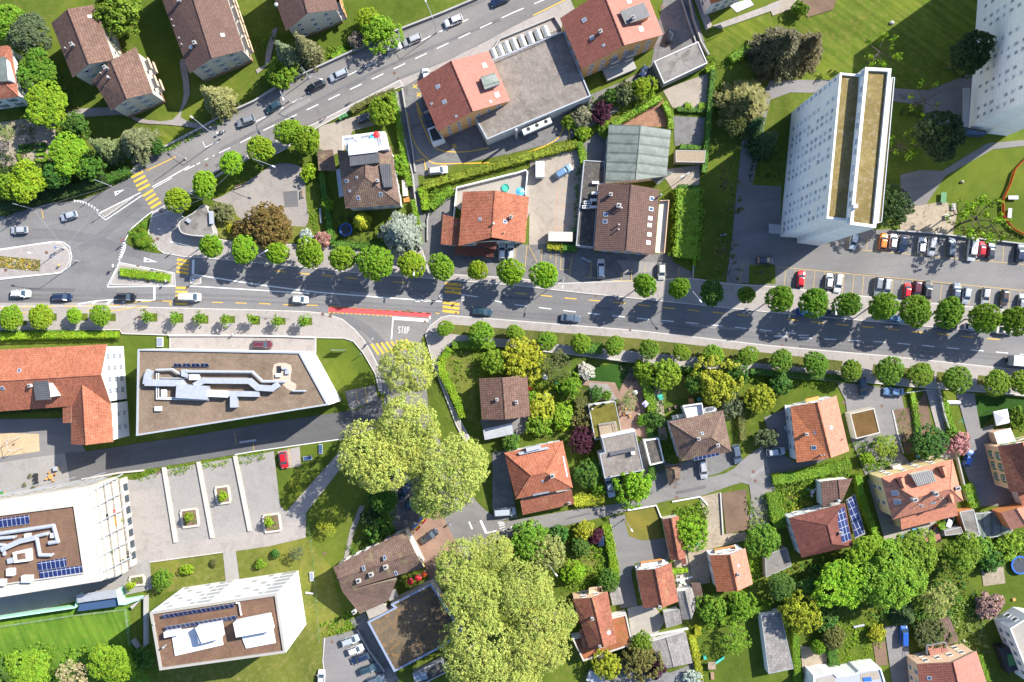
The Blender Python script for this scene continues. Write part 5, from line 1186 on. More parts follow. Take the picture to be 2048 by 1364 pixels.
b.lean(t22(65,1275),t22(85,1392),t22(497,1305),t22(478,1190),(4.4,3.0,3.0,4.4),M_RUST,"porch_roof",M_WWALL);b.chimney(*t22(455,1292),.5,.8)
# modern flat house
b=Bld("modern_house","modern flat-roofed house with gravel roof, moss roof and wooden deck","house",centre(F(1195,880,1288,855,1290,940,1208,958)),None)
b.flat(Q(2,2,700,905,745,890,718,775,985,722,1055,1035,742,1102),6.2,M_WWALL,M_GRAV,M_GRIM,.2,.12)
b.panel([P(*t22(778,888),6.3),P(*t22(980,848),6.3),P(*t22(988,875),6.9),P(*t22(785,918),6.9)],"solar_panel",[M_SLATE,M_ALU],b.roof);b.rectpx("chimney",Q(2,2,950,885,985,882,988,908,955,912),6.1,7.3,M_GWALL,b.roof);b.vent(*t22(788,1078),.12,.9)
b.flat(Q(2,2,610,512,825,482,878,728,665,795),3.4,M_WWALL,M_MOSSR,M_STEEL,.15,.1);b.vent(*t22(640,542),.15,.6,M_WPLAS)
m=MB();m.prism([(p.x,p.y) for p in W2(Q(2,2,692,668,830,645,850,738,712,778),3.7)],3.31,3.7);b.part("wooden_deck",m,M_WOOD);b.rail(Q(2,2,692,668,830,645,850,738),3.7,.9,M_GALV,None,.06)
b.parapet(Q(2,2,715,772,985,715),3.3,6.5,M_WWALL,.4,"white_wall");b.windows(None,3.8,2.5,1,6.2)
b=Bld("garage","small flat garage with white rim between the modern house and the mossy roof","garage",centre(Q(2,2,1055,792,1175,775,1220,970,1105,997)),"flat garages");b.flat(Q(2,2,1055,792,1175,775,1220,970,1105,997),3.0,M_GWALL,M_GRAVD,M_RIM,.3,.3)
# mossy hip
b=Bld("house","mossy brown hip-roofed house with white roof balcony and solar strip","house",centre([(1338,842),(1445,820),(1463,902),(1360,922)],6),VILLA)
b.pitched(t22(1345,965),t22(1757,885),t22(1688,555),t22(1252,645),t22(1482,790),t22(1592,770),6.0,8.8,M_WWALL,M_OLD,.5,(True,True));b.windows(None,1.1,2.6,None,6)
b.chimney(*t22(1487,778),.7,1.2);b.chimney(*t22(1640,830),.7,1.2);b.skylight(*t22(1522,740),.6,.8);b.solar_on([t22(1453,930),t22(1655,890),t22(1658,912),t22(1457,955)],.12)
m=MB();m.prism([(p.x,p.y) for p in W2(Q(2,2,1378,535,1520,505,1535,590,1408,625),4.6)],-.2,4.6);b.part("balcony",m,M_WWALL);b.parapet(Q(2,2,1408,625,1370,520,1520,500,1535,592),4.6,5.6,M_RIM,.25,"balcony_front")
b.lean(t22(1532,535),t22(1540,578),t22(1645,560),t22(1630,520),(3.2,3.0,3.0,3.2),M_CORR,"glass_canopy");b.lean(t22(1275,598),t22(1285,630),t22(1395,605),t22(1385,578),(3.0,3.0,3.2,3.2),M_CORRW,"canopy")
g=Bld("garage","small pyramid-roofed garage with dark brown tiles on the lane","garage",centre(Q(2,2,1230,995,1350,985,1345,1110,1255,1160)),"flat garages")
g.pitched(t22(1230,998),t22(1258,1160),t22(1325,1150) if False else t22(1345,1100),t22(1350,990),t22(1300,1030),t22(1308,1095),2.6,3.6,M_GWALL,M_OLD,.2,(True,True))
# orange gable, eastern slope in the sunlit copy of its tiles
b=gb("bright orange gabled house with sunlit-coloured eastern slope and white notched side by the dark drive","house",t32(180,525),t32(230,972),t32(650,880),t32(547,437),t32(395,490),t32(505,935),5.6,8.4,M_WWALL,(M_ORA,M_PINK2),.4,group=VILLA)
b.chimney(*t32(300,742),.6,1.2,M_CWALL);b.skylight(*t32(383,724),1.0,1.0);b.skylight(*t32(366,853),1.0,1.2);b.skylight(*t32(503,692),.8,.9,M_PALEG);b.vent(*t32(418,912));b.vent(*t32(440,908));b.vent(*t32(597,782))
b.lean(t32(135,510),t32(140,570),t32(178,560),t32(178,520),(2.6,2.6,2.8,2.8),M_WPLAS,"porch_roof");b.rectpx("balcony",Q(3,2,300,465,405,440,410,490,305,500),2.5,2.7,M_OWOOD)
g=Bld("garage","square garage with brown sedum roof beside the notched orange house","garage",centre(Q(3,2,655,580,850,535,900,735,705,785)),"flat garages");g.flat(Q(3,2,655,580,850,535,900,735,705,785),3.0,M_CREAM,gravelroof_mat("orange_sedum_roof",(.125,.072,.028),(.10,.085,.022),.5),M_CRIM,.25,.15)
# big salmon hip
b=Bld("apartment_house","large salmon hip-roofed house with dark dormer and three grey chimneys","house",centre([(1762,955),(1905,917),(1926,1002),(1784,1040)],7),None)
k=348 / 2048.0
def z5(x,y):return (1700 + x * k,900 + y * k)
b.pitched(z5(500,820),z5(1335,598),z5(1205,108),z5(368,325),z5(765,560),z5(1178,455),8.0,11.6,M_YEL,tile_mat("salmon_fine_tiles",(.46,.19,.12),.75,None,.42,.32,None,0,.4,.12),.5,(True,True));b.windows(None,1.3,2.7,None,8,1.0,1.4,3.2,"white")
b.lean(z5(590,770),z5(605,938),z5(1270,770),z5(1250,620),(5.6,4.4,4.4,5.6),MATS["salmon_fine_tiles"],"veranda_roof",M_YEL)
for x,y in ((740,575),(985,505),(1240,440)):b.chimney(*z5(x,y),.8,1.5,M_CWALL,1.1)
p=[P(*z5(x,y),z) for x,y,z in ((720,290,10.6),(965,235,10.6),(1015,370,11.2),(790,430,11.2))];b.panel(p,"dormer_roof",[M_SLATE,M_WOOD]);b.rectpx("dormer",[z5(735,295),z5(955,245),z5(985,340),z5(790,400)],8.2,10.45,M_CREAM)
for x,y in ((610,385),(1100,255),(1185,570)):
 A,B,C,D=z5(x-55,y-45),z5(x+10,y+60),z5(x+40,y+60),z5(x+25,y-60)
 m=MB();q=[P(*c,z) for c,z in ((z5(x-55,y-40),9.9),(z5(x+28,y-60),9.9),(z5(x+45,y+50),9.9),(z5(x-20,y+35),9.9))];rg=[P(*z5(x-12,y-52),10.7),P(*z5(x+30,y+68),10.7)]
 m.face([q[0],rg[0],rg[1],q[3]]);m.face([rg[0],q[1],q[2],rg[1]]);m.face([q[0],q[1],rg[0]],1)
 for a,c in ((0,3),(1,2),(0,1),(2,3)):m.face([(q[a].x,q[a].y,8.0),(q[c].x,q[c].y,8.0),q[c],q[a]],1)
 b.part("small_dormer",m,[MATS["salmon_fine_tiles"],M_DRED])
for x,y,w,l in ((530,505,1.2,1.5),(557,610,1.2,1.5),(850,655,.6,.7),(978,622,1.2,.6),(1225,325,.7,.8)):b.skylight(*z5(x,y),w,l,M_PALEG)
for x,y in ((630,770),(768,592),(798,640),(1045,572),(1075,560)):b.vent(*z5(x,y))
b.rectpx("porch",[z5(500,195),z5(590,165),z5(640,225),z5(520,245)],0,2.2,M_CREAM)
# right-edge houses
b=Bld("house","beige house with orange roof and striped pergola at the right edge","house",centre(F(1996,892,2060,875,2060,1015,2020,1010)),VILLA)
b.pitched(t32(1840,840),t32(1935,1205),(2130,960),(2110,870),(2045,885),(2075,985),6.4,9.4,M_PEACH,M_RUST,.4);b.windows(None,1.2,2.7,None,6.4,1.0,1.4,2.8,"green")
b.lean(t32(1805,730),t32(1842,836),t32(1985,800),t32(1940,695),(3.0,3.2,3.2,3.0),M_CORRW,"striped_pergola",M_PEACH);b.lean(t32(1995,1205),t32(2035,1320),(2080,1005),(2070,970),(3.4,3.0,3.0,3.4),M_RUST,"lower_roof",M_WWALL)
b=Bld("garage","orange hip-roofed garage with orange walls at the right edge","garage",centre([z5(1780,740),z5(1895,940),z5(2100,880),z5(2060,670)]),None)
b.pitched(z5(1780,742),z5(1895,942),z5(2260,830),z5(2150,640),z5(1960,690),z5(2080,880),4.6,6.0,M_OWALL,M_PINK2,.2)
for pts,z,mt,lab,wl in (([z5(1290,730),z5(1460,700),z5(1530,1010),z5(1390,1045)],2.9,M_BITU,"flat grey bitumen garage beside the salmon house",M_OWALL),([z5(1470,750),z5(1780,720),z5(1890,700),z5(1920,940),z5(1870,1000),z5(1545,1050)],1.2,M_COPPER,"low green-stained flat roof between two garages",M_CWALL),
([z5(1110,950),z5(1305,905),z5(1335,985),z5(1120,1010)],2.5,M_BITU,"small mossy grey shed roof under the maple",M_CWALL)):
 g=Bld("garage",lab,"garage",centre(pts));g.flat(pts,z,wl,mt,M_STEEL,.15,.08)
g=Bld("garden_shed","shed with plain reddish roof at the southern end of the tiled terrace","shed",centre([z5(775,1070),z5(1050,985),z5(1080,1080),z5(800,1150)]));g.lean(z5(775,1070),z5(800,1155),z5(1085,1075),z5(1050,985),(2.4,2.2,2.2,2.4),M_PINK,"shed_roof",M_WOOD)
# solar house
b=Bld("house","red hip-roofed house with blue solar panels covering its eastern slope","house",centre([(1580,1030),(1690,1025),(1690,1095),(1605,1115)],6),VILLA)
b.pitched((1578,1036),t33(270,370),(1706,1092),(1690,1006),(1655,1050),(1664,1088),5.6,8.2,M_WWALL,M_DRED,.4,(True,True));b.windows(None,1.1,2.6,None,5.6)
b.pitched(t32(425,1125),t32(440,1335),t32(590,1290),t32(675,1100),t32(560,1110),t32(575,1250),4.6,5.6,M_WWALL,M_BRN,.3);b.vent(*t32(555,1272),.2,1.0,M_WPLAS)
b.solar_on([(1672,1026),(1687,1013),(1702,1078),(1684,1086)]);b.chimney(*t33(570,165),.6,1.2,M_STEEL)
b.lean((1692,1000),(1710,1078),(1731,1068),(1710,988),(3.2,3.2,2.9,2.9),M_ETERNIT,"carport_roof");b.panel([P(1694,1001,3.32),P(1709,990,3.02),P(1729,1066,3.02),P(1711,1075,3.32)],"solar_panel",[M_SOLAR,M_ALU])
# orange sheds and houses by the clipped lawn
b=gb("narrow orange-tiled barn along the clipped olive lawn","barn",t23(1203,62),t23(1270,388),t23(1392,368),t23(1332,35),t23(1275,52),t23(1335,388),3.2,4.4,M_CREAM,M_RUST,.2,win=False)
b.lean(t23(1350,380),t23(1358,428),t23(1398,420),t23(1388,372),(2.4,2.2,2.2,2.4),M_DRED,"lean_to_roof",M_CREAM)
b=gb("orange gabled house with white balcony end between two narrow drives","house",t23(993,470),t23(1050,772),t23(1333,720),t23(1275,410),t23(1145,460),t23(1205,768),5.2,7.6,M_WWALL,M_RUST,.4,group=VILLA)
b.chimney(*t23(1180,757),.6,1.0,M_CWALL);b.rectpx("balcony",Q(2,3,985,440,1030,410,1215,385,1245,420,1150,462,1000,468),2.6,2.8,M_RIM);b.parapet(Q(2,3,1032,450,1032,410,1200,385,1205,415),2.8,3.7,M_OWOOD,.12,"balcony_front")
b=gb("bright orange gabled house with timber balcony beside the ploughed bed","house",t23(1580,350),t23(1640,642),t23(1927,580),t23(1867,293),t23(1745,345),t23(1805,637),5.4,8.0,M_WWALL,(M_ORA,M_PINK2),.4,group=VILLA)  # one orange roof, its eastern slope coloured as if sunlit
b.chimney(*t23(1803,495),.6,1.2,M_GALV);b.skylight(*t23(1810,433),.6,.7,M_PALEG);b.rectpx("balcony",Q(2,3,1560,315,1790,265,1825,300,1745,343,1580,348),2.6,2.8,M_RIM);b.parapet(Q(2,3,1625,340,1622,308,1785,278,1790,305),2.8,3.7,M_OWOOD,.12,"balcony_front")
g=Bld("garden_shed","pair of grey fibre-cement shed roofs beside the orange house","shed",centre(Q(2,3,1330,640,1440,610,1475,730,1345,860)));g.pitched(t23(1328,640),t23(1362,868),t23(1478,745),t23(1440,608),t23(1385,635),t23(1435,860),2.6,3.5,M_WWALL,M_ETERNIT,.1)
g=Bld("garden_shed","flat grey shed south of the orange gabled house","shed",centre(Q(2,3,1215,815,1340,780,1360,895,1235,935)));g.lean(t23(1212,815),t23(1235,935),t23(1360,895),t23(1342,780),(2.9,2.9,3.1,3.1),M_ETERNIT,"shed_roof",M_WWALL)
g=Bld("garden_shed","dark brown lean-to shed between the two orange houses","shed",centre(Q(2,3,1435,575,1500,575,1530,700,1475,715)));g.lean(t23(1432,575),t23(1475,715),t23(1535,705),t23(1505,570),(2.4,2.4,2.9,2.9),M_OLD,"shed_roof",M_WOOD)
b=Bld("house","rusty red house wrapped by a flat orange sedum roof next to the plane trees","house",centre(F(1148,1200,1215,1190,1230,1290,1190,1300)),VILLA)
b.pitched(t23(483,700),t23(620,1105),t23(838,1050),t23(765,640),t23(640,690),t23(735,1082),5.4,7.6,M_PEACH,M_RUST,.3);b.windows(None,1.2,2.6,None,5.4)
b.flat(Q(2,3,795,850,915,820,970,1065,570,1200,480,1015,545,1000),3.2,M_WWALL,M_REDSED,M_CRIM,.35,.25);b.skylight(*t23(770,970),.9,1.2,M_WPLAS);b.chimney(*t23(640,850),.6,.9);b.chimney(*t23(700,1070),.5,.9)
b.panel([P(*t23(540,945),4.0),P(*t23(655,925),4.2),P(*t23(675,1070),4.2),P(*t23(565,1100),4.0)],"rusty_lean_to_roof",[M_RUSTS,M_WOOD]);b.lean(t23(775,630),t23(805,755),t23(895,735),t23(865,605),(3.0,2.8,2.8,3.0),M_ETERNIT,"glass_porch",M_WWALL)
b.rectpx("balcony",Q(2,3,615,620,715,600,725,650,630,670),3.0,3.2,M_PEACH);b.parapet(Q(2,3,620,660,618,622,715,602,722,640),3.2,4.1,M_PEACH,.2,"balcony_front");b.lean(t23(420,835),t23(440,880),t23(545,900),t23(530,815),(3.2,3.2,3.3,3.3),M_REDSED,"side_roof",M_WWALL)
g=Bld("garage","double grey garage roof with pale edge north of the purple shrub","garage",centre(Q(2,3,1100,1050,1385,970,1445,1215,1200,1265)));g.pitched(t23(1105,1052),t23(1200,1265),t23(1445,1212),t23(1390,968),t23(1235,1012),t23(1295,1245),2.8,3.2,M_WWALL,M_ETERNIT,.15)
g=Bld("garage","long flat grey roof on the lawn edge beside the airy apple tree","garage",centre(F(1525,1230,1562,1224,1587,1335,1540,1345)));g.flat([(1522,1231),t33(100,805),t33(205,1258),t33(5,1300)],3.0,M_WWALL,M_ETERNIT,M_GRIM,.12,.06)
g=Bld("garden_shed","dark flat roofed lean-to beside the hipped solar house","shed",centre(Q(3,3,0,330,150,290,190,440,0,525)));g.flat([(1530,1110),t33(150,290),t33(190,435),(1532,1155)],2.6,M_WOOD,M_BITU,M_STEEL,.1,.05)
# bottom right
b=gb("peach-walled house with red profiled roof at the bottom edge near the blue van","house",t33(1195,1220),t33(1235,1400) if False else (1842,1395),(1975,1370),t33(1668,1115),t33(1480,1205),(1920,1385),6.0,8.6,M_PEACH,(M_REDP,M_PINK),.35,group=VILLA)  # one red roof; sunlit look of the eastern slope is painted
b.skylight(*t33(1290,1332),.9,1.0)
b.rectpx("balcony",Q(3,3,1270,1075,1420,1045,1445,1120,1300,1150),2.9,3.1,M_PINK);b.rail(Q(3,3,1275,1145,1270,1075,1420,1045,1440,1110),3.1,.9,M_GALV);b.lean(t33(1370,860),t33(1420,1075),t33(1530,1040),t33(1450,842),(2.4,2.6,2.6,2.4),M_OLD,"garden_canopy")
b=Bld("modern_house","white modern house with two rounded balconies at the bottom edge","house",centre(F(1625,1345,1765,1340,1770,1390)),None)
b.flat(smoothline(F(1627,1358,1632,1352,1668,1345,1675,1352,1712,1346,1718,1342,1755,1337,1765,1345,1770,1420,1640,1440),2,True),5.6,M_WWALL,M_GRIM,M_RIM,.35,.3)
b.rectpx("balcony_floor",F(1632,1358,1668,1350,1672,1364,1634,1370),5.32,5.34,M_TILE);b.rectpx("balcony_floor",F(1720,1348,1756,1342,1760,1358,1722,1364),5.32,5.34,M_BEIGE);b.rectpx("blue_pool_cover",F(1726,1356,1742,1354,1744,1362,1728,1363),5.35,5.5,M_BLUE)
b=Bld("house","white house with roof terrace and dark garage block at the right edge bottom","house",centre(F(2020,1250,2060,1240,2060,1350,2035,1345)),None)
b.flat(F(2020,1257,2060,1232,2120,1240,2120,1400,2065,1370),6.5,M_WWALL,M_TILE,M_RIM,.3,.3);b.windows(None,1.2,2.7,None,6.5);b.rectpx("garage_block",Q(3,3,1845,1090,1985,1085,2010,1260,1925,1300),0,2.6,M_DARK);b.rectpx("green_cover",Q(3,3,1915,1145,1975,1140,1985,1225,1930,1240),2.603,2.7,M_GRN)
# vegetation
rng=random.Random(11)
def leaf(mb,p,n,size,asp=.6,roll=None):
 """one folded leaf (two triangles) at p facing n"""
 n=n.normalized();t=n.orthogonal().normalized();a=rng.random() * 6.283 if roll is None else roll
 u=t * math.cos(a) + n.cross(t) * math.sin(a);v=n.cross(u);h=size * .5
 c1,c2=p + v * h * asp + n * h * .25,p - v * h * asp + n * h * .25
 i=len(mb.v);mb.v +=[p - u * h,c2,p + u * h,c1];mb.f +=[(i,i + 1,i + 2),(i,i + 2,i + 3)]
def rdir(up=-1):
 while True:
  v=Vector((rng.uniform(-1,1),rng.uniform(-1,1),rng.uniform(-1,1)))
  if .05 < v.length < 1 and v.normalized().z > up:return v.normalized()
class LB:
 def __init__(s):s.v=[];s.f=[]
 def mesh(s,name,mat):
  me=bpy.data.meshes.new(name);me.from_pydata(s.v,[],s.f);me.materials.append(mat);me.update();return me
def clump(mb,c,r,n,size,out=None,flat=.8):
 for _ in range(n):
  d=rdir(-.6);
  if out is not None:d=(d + out * .9).normalized()
  p=c + Vector((d.x * r,d.y * r,d.z * r * flat)) * (.55 + .45 * rng.random())
  nn=(d * .8 + Vector((0,0,.55)) + rdir() * .6);leaf(mb,p,nn,size * rng.uniform(.75,1.25))
def crown_round(nc,nl,size,seed,lump=.2,crad=.26,lo=-.45,uneven=.18,hole=.0):
 """dense crown: clumps over a lumpy unit ball squashed to the height range -.5 .. .5"""
 rng.seed(seed);mb=LB();lob=[(rdir(-.3),rng.uniform(-uneven * .35,uneven)) for _ in range(9)];g=math.pi * (3 - 5 ** .5)
 for i in range(nc):
  z=1 - (i + .5) / nc * (1 - lo);r=math.sqrt(max(0,1 - z * z));a=i * g + rng.uniform(-.35,.35)
  d=Vector((r * math.cos(a),r * math.sin(a),z));k=1 + sum(w * max(0,d.dot(l)) ** 3 for l,w in lob) + rng.uniform(-lump,lump * .5)
  if rng.random() < hole:continue
  c=Vector((d.x * k,d.y * k,d.z * k * .55)) * (1 - crad * .6);clump(mb,c,crad * rng.uniform(.75,1.25),nl,size,d)
 for _ in range(nc):d=rdir(-.5);clump(mb,Vector((d.x,d.y,d.z * .5)) * (.35 + .4 * rng.random()),crad * 1.3,int(nl * .5),size * 1.5)
 return mb.mesh("crown",M_LEAF)
def crown_big(lobes,nc,nl,size,seed,crad=.12,lo=-.2):
 """large tree: several overlapping lobes, each covered with small clumps"""
 rng.seed(seed);mb=LB();L=[]
 for k in range(lobes):
  a=k * 2.4 + rng.uniform(-.3,.3);rr=.62 * math.sqrt((k + .3) / lobes);L.append((Vector((rr * math.cos(a),rr * math.sin(a),rng.uniform(-.12,.2) + .25 * (1 - rr))),rng.uniform(.26,.42)))
 for c,r in L:
  for _ in range(nc):
   d=rdir(lo);p=c + Vector((d.x * r,d.y * r,d.z * r * .75)) * rng.choice((rng.uniform(.75,1.05),rng.uniform(.95,1.22)))
   if any((p - c2).length < r2 * .62 for c2,r2 in L if c2 is not c):continue
   clump(mb,p,crad * rng.uniform(.6,1.3),nl,size,d,.9)
 return mb.mesh("crown",M_LEAF)
def crown_conifer(rings,seed,droop=.25,sz=.14,thin=0,mat=None):
 """spruce or cedar seen as a star of drooping boughs, unit radius, height -.5 .. .5"""
 rng.seed(seed);mb=LB()
 for k in range(rings):
  t=k / (rings - 1);z=.5 - t * .95;R_=.10 + .9 * t ** .8;nb=int(6 + 10 * t)
  for b in range(nb):
   if rng.random() < thin:continue
   a=6.283 * b / nb + k * .7 + rng.uniform(-.15,.15);L=R_ * rng.uniform(.72,1.05);st=max(3,int(L * 13))
   for s in range(st):
    q=(s + .6) / st;p=Vector((math.cos(a) * L * q,math.sin(a) * L * q,z - droop * q * q * .5 + .03 * math.sin(q * 9)))
    for side in (-1,1,0,rng.choice((-1,1))):
     w=Vector((-math.sin(a),math.cos(a),0)) * side * sz * (1.05 - q * .6) * rng.uniform(.4,1.1)
     d=Vector((math.cos(a),math.sin(a),-.15));pp=p + w;n=Vector((rng.uniform(-.4,.4),rng.uniform(-.4,.4),1)).normalized()
     u=(d + w.normalized() * .8 if side else d).normalized();v=n.cross(u) * sz * .26;i=len(mb.v);h=sz * rng.uniform(.6,1.0)
     mb.v +=[pp - u * h * .5,pp - v,pp + u * h * .7,pp + v];mb.f +=[(i,i + 1,i + 2),(i,i + 2,i + 3)]
 return mb.mesh("crown",mat or M_NEEDLE)
def branches(mb,base,top,spread,n,r0,seed,droop=0,sub=2):
 """limbs spreading from the trunk top; returns tips"""
 rng.seed(seed);tips=[]
 for k in range(n):
  a=6.283 * k / n + rng.uniform(-.3,.3);L=spread * rng.uniform(.65,1.0);z0=base + (top - base) * rng.uniform(.45,.8)
  p=Vector((0,0,z0));prev=p
  for s in range(1,4):
   q=s / 3;c=Vector((math.cos(a + .25 * math.sin(s + k)) * L * q,math.sin(a + .25 * math.sin(s + k)) * L * q,z0 + (top - z0) * q * .9 - droop * q));mb.tube(prev,c,r0 * (1 - .28 * (s - 1)),r0 * (1 - .28 * s),5,0,False);prev=c
   if s >=2:
    for w in range(sub):
     b=a + rng.uniform(-.9,.9);e=c + Vector((math.cos(b),math.sin(b),rng.uniform(.1,.5))) * L * .3;mb.tube(c,e,r0 * .35,r0 * .12,4,0,False);tips.append(e)
  tips.append(prev)
 return tips
def trunk_mesh(h,r,lean=0,limbs=4,seed=1,mat=None,spread=.5):
 """unit-crown trunk: from z=0 to the crown, with limbs reaching into it (height units = whole tree)"""
 m=MB();m.tube((0,0,-.03),(.01,0,h * .5),r * 1.25,r * .9,7,0,False);m.tube((.01,0,h * .5),(0,0,h * 1.25),r * .9,r * .5,7)
 rng.seed(seed)
 for k in range(limbs):
  a=6.283 * k / limbs + .4;m.tube((0,0,h * rng.uniform(.8,1.1)),(math.cos(a) * spread,math.sin(a) * spread,h + (1 - h) * rng.uniform(.3,.6)),r * .5,r * .15,5,0,False)
 return m.mesh("trunk",mat or M_BARK)
def bare_tree(seed,nleaf,spread=1.0,ls=.16):
 m=MB();m.tube((0,0,-.03),(.02,0,.5),.06,.045,7,0,False);tips=branches(m,.3,1.0,spread,7,.035,seed,0,3);rng.seed(seed + 1);lb=LB()
 for t in tips:
  if rng.random() < nleaf:clump(lb,t,.14,9,ls)
 return m.mesh("trunk",M_BARK),lb.mesh("crown",M_LEAF)
CR={"maple":[crown_round(230,24,.115,100 + i,.15,.15,-.4,.22) for i in range(7)],
"loose":[crown_round(130,22,.125,200 + i,.26,.17,-.4,.35,.08) for i in range(4)],
"young":[crown_round(34,15,.24,300 + i,.4,.26,-.3,.4,.2) for i in range(3)],
"big":[crown_big(11,100,17,.08,400 + i,.105) for i in range(4)],
"plane":[crown_big(22,165,12,.037,500 + i,.066,-.1) for i in range(4)],
"conifer":[crown_conifer(15,600 + i) for i in range(3)],
"cedar":[crown_conifer(9,650 + i,.12,.15) for i in range(2)],
"shrub":[crown_round(34,20,.26,700 + i,.3,.3,-.1,.3) for i in range(4)],
"ball":[crown_round(160,22,.12,750,.03,.14,-.5,0)],
"airy":[crown_big(8,40,9,.075,800 + i,.1) for i in range(3)]}
TR={"maple":trunk_mesh(.34,.05,0,5,1),"loose":trunk_mesh(.3,.055,0,5,2),"young":trunk_mesh(.4,.05,0,3,3),"big":trunk_mesh(.3,.05,0,7,4,None,.6),"plane":trunk_mesh(.35,.05,0,9,5,M_PBARK,.65),
"conifer":trunk_mesh(.5,.035,0,0,6),"cedar":trunk_mesh(.5,.04,0,0,7),"shrub":trunk_mesh(.2,.05,0,4,8,None,.4),"ball":trunk_mesh(.2,.04,0,3,9),"airy":trunk_mesh(.3,.035,0,9,10,None,.7)}
BARE=[bare_tree(900,.45),bare_tree(910,.3),bare_tree(920,.7),bare_tree(930,.9,.9)]
CZ={"maple":(.63,.5),"loose":(.62,.76),"young":(.68,.64),"big":(.56,.62),"plane":(.56,.6),"conifer":(.52,.98),"cedar":(.56,.8),"shrub":(.5,.95),"ball":(.55,.9),"airy":(.58,.6)}
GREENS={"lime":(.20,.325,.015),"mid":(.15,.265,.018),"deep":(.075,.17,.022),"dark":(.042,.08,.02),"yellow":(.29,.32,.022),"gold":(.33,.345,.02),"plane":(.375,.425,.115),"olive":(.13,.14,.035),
"cream":(.155,.168,.06),"grey":(.12,.15,.065),"blue":(.185,.23,.185),"bronze":(.145,.10,.025),"purple":(.075,.018,.034),"pink":(.33,.20,.165),"rose":(.36,.20,.20),"white":(.46,.48,.4),"willow":(.23,.29,.08),"spruce":(.085,.08,.032),"pale":(.36,.35,.17)}
tn={}
def tree(px,py,r,kind,col,label,h=None,cat="tree",group=None,name=None,sx=1.0,rot=None,var=None):
 """px,py = crown centre in the photo, r = crown radius in photo px, h = height in metres"""
 rr=r * S;h=h or {"maple":2.3,"loose":2.1,"young":2.8,"big":1.75,"plane":1.75,"conifer":2.7,"cedar":2.0,"shrub":1.3,"ball":1.9,"airy":1.8,"bare":1.7}[kind] * rr
 tn[kind]=tn.get(kind,-1) + 1;k=tn[kind] if var is None else var
 c=P(px,py,h * (.6 if kind =="bare" else CZ[kind][0]));z=gz(c.x,c.y)
 col_=col;nm=name or {"shrub":"shrub","ball":"topiary_ball","conifer":"conifer_tree","cedar":"cedar_tree","plane":"plane_tree"}.get(kind,"tree")
 t=thing(nm,label,cat,(c.x,c.y,z),group);ro=rng.random() * 6.28 if rot is None else rot
 kk=1 - h * .5 / H;rr *=kk;t.rotation_euler=(0,0,ro);co=GREENS[col] if isinstance(col,str) else col
 if kind =="bare":
  a,b=BARE[k % len(BARE)];o=obj("trunk",a,t);o.scale=(rr,rr,h);o2=obj("crown",b,t);o2.scale=(rr,rr,h);o2.color=(*co,1);return t
 tm,cm=TR[kind],CR[kind][k % len(CR[kind])]
 o=obj("trunk",tm,t);o.scale=(rr,rr,h);o=obj("crown",cm,t);zc,hs=CZ[kind]
 o.location=(0,0,h * zc);o.scale=(rr * (.88 if kind =="maple" else .95) * sx,rr * (.88 if kind =="maple" else .95) / sx,h * hs * (1.0 if kind in ("conifer","cedar") else .85))
 v_=.2 if kind =="plane" or col in ("gold","yellow","bronze") else 1;j=1 + random.uniform(-.16,.14) * v_;o.color=(co[0] * j * (1 + random.uniform(-.16,.16) * v_),co[1] * j,co[2],1);return t
ORD=["first","second","third","fourth","fifth","sixth","seventh","eighth","ninth","tenth","eleventh","twelfth","thirteenth","fourteenth","fifteenth","sixteenth","seventeenth","eighteenth","nineteenth","twentieth"]
def row(data,kind,col,text,group,h=None,cols=None):
 for i,d in enumerate(data):
  q=rng.uniform(.86,1.12)
  tree(d[0] + rng.uniform(-1,1),d[1],d[2] * rng.uniform(.92,1.08),kind,(cols[i] if cols else col),"%s tree from the left %s" % (ORD[i],text),h(d[2]) * q if h else None,"tree",group,None,rng.uniform(.93,1.08))
  # street rows
row([(424,493,24),(489,500,25),(556,508,22),(622,508,29),(684,516,27),(753,526,32),(823,528,27),(884,534,24),(953,541,20),(1020,545,26),(1090,550,29)],"maple","lime",
"in the round-crowned row north of the main road","street trees on the north pavement, western part",lambda r:.2 * r + 4.6)
row([(1288,570,23),(1356,577,20),(1422,586,27),(1492,590,18)],"maple","mid","among the four before the brown house and tower drive","street trees on the north pavement, middle part",lambda r:.2 * r + 5.6,["mid","lime","deep","mid"])
row([(1560,597,27),(1627,605,28),(1696,608,27),(1764,614,27),(1829,622,29),(1897,625,31),(1966,637,29),(2030,641,30)],"maple","mid","in the row between car park and main road","street trees below the car park",lambda r:.2 * r + 5.4)
row([(356,400,26),(410,366,27),(466,326,25),(523,298,25),(582,266,28),(612,280,28)],"maple","lime","in the row climbing beside the avenue and gravel court","street trees along the avenue",lambda r:.25 * r + 1.6)
row([(892,657,17),(963,664,22),(1028,665,18),(1094,681,19),(1160,687,21),(1227,692,20),(1298,698,20),(1362,704,18),(1427,712,20),(1494,713,19),(1562,720,22),(1631,728,25),(1702,740,22),(1777,742,27),(1841,748,24),(1912,758,26),(1995,763,25),(2046,765,26)],"maple","mid",
"in the grass-strip row south of the main road","street trees on the southern grass strip",lambda r:.2 * r + 1.0)
row([(24,635,24),(84,633,26),(150,631,15),(202,632,22)],"maple","lime","in the leafy row below the left traffic island","young street trees in pavement pits",lambda r:.2 * r + 1.5)
row([(296,633,11),(350,635,11),(400,636,12),(452,640,11),(506,637,10),(556,642,11),(609,642,11)],"young","mid","of the seven small saplings in pavement pits","saplings in pavement pits",lambda r:3.6)
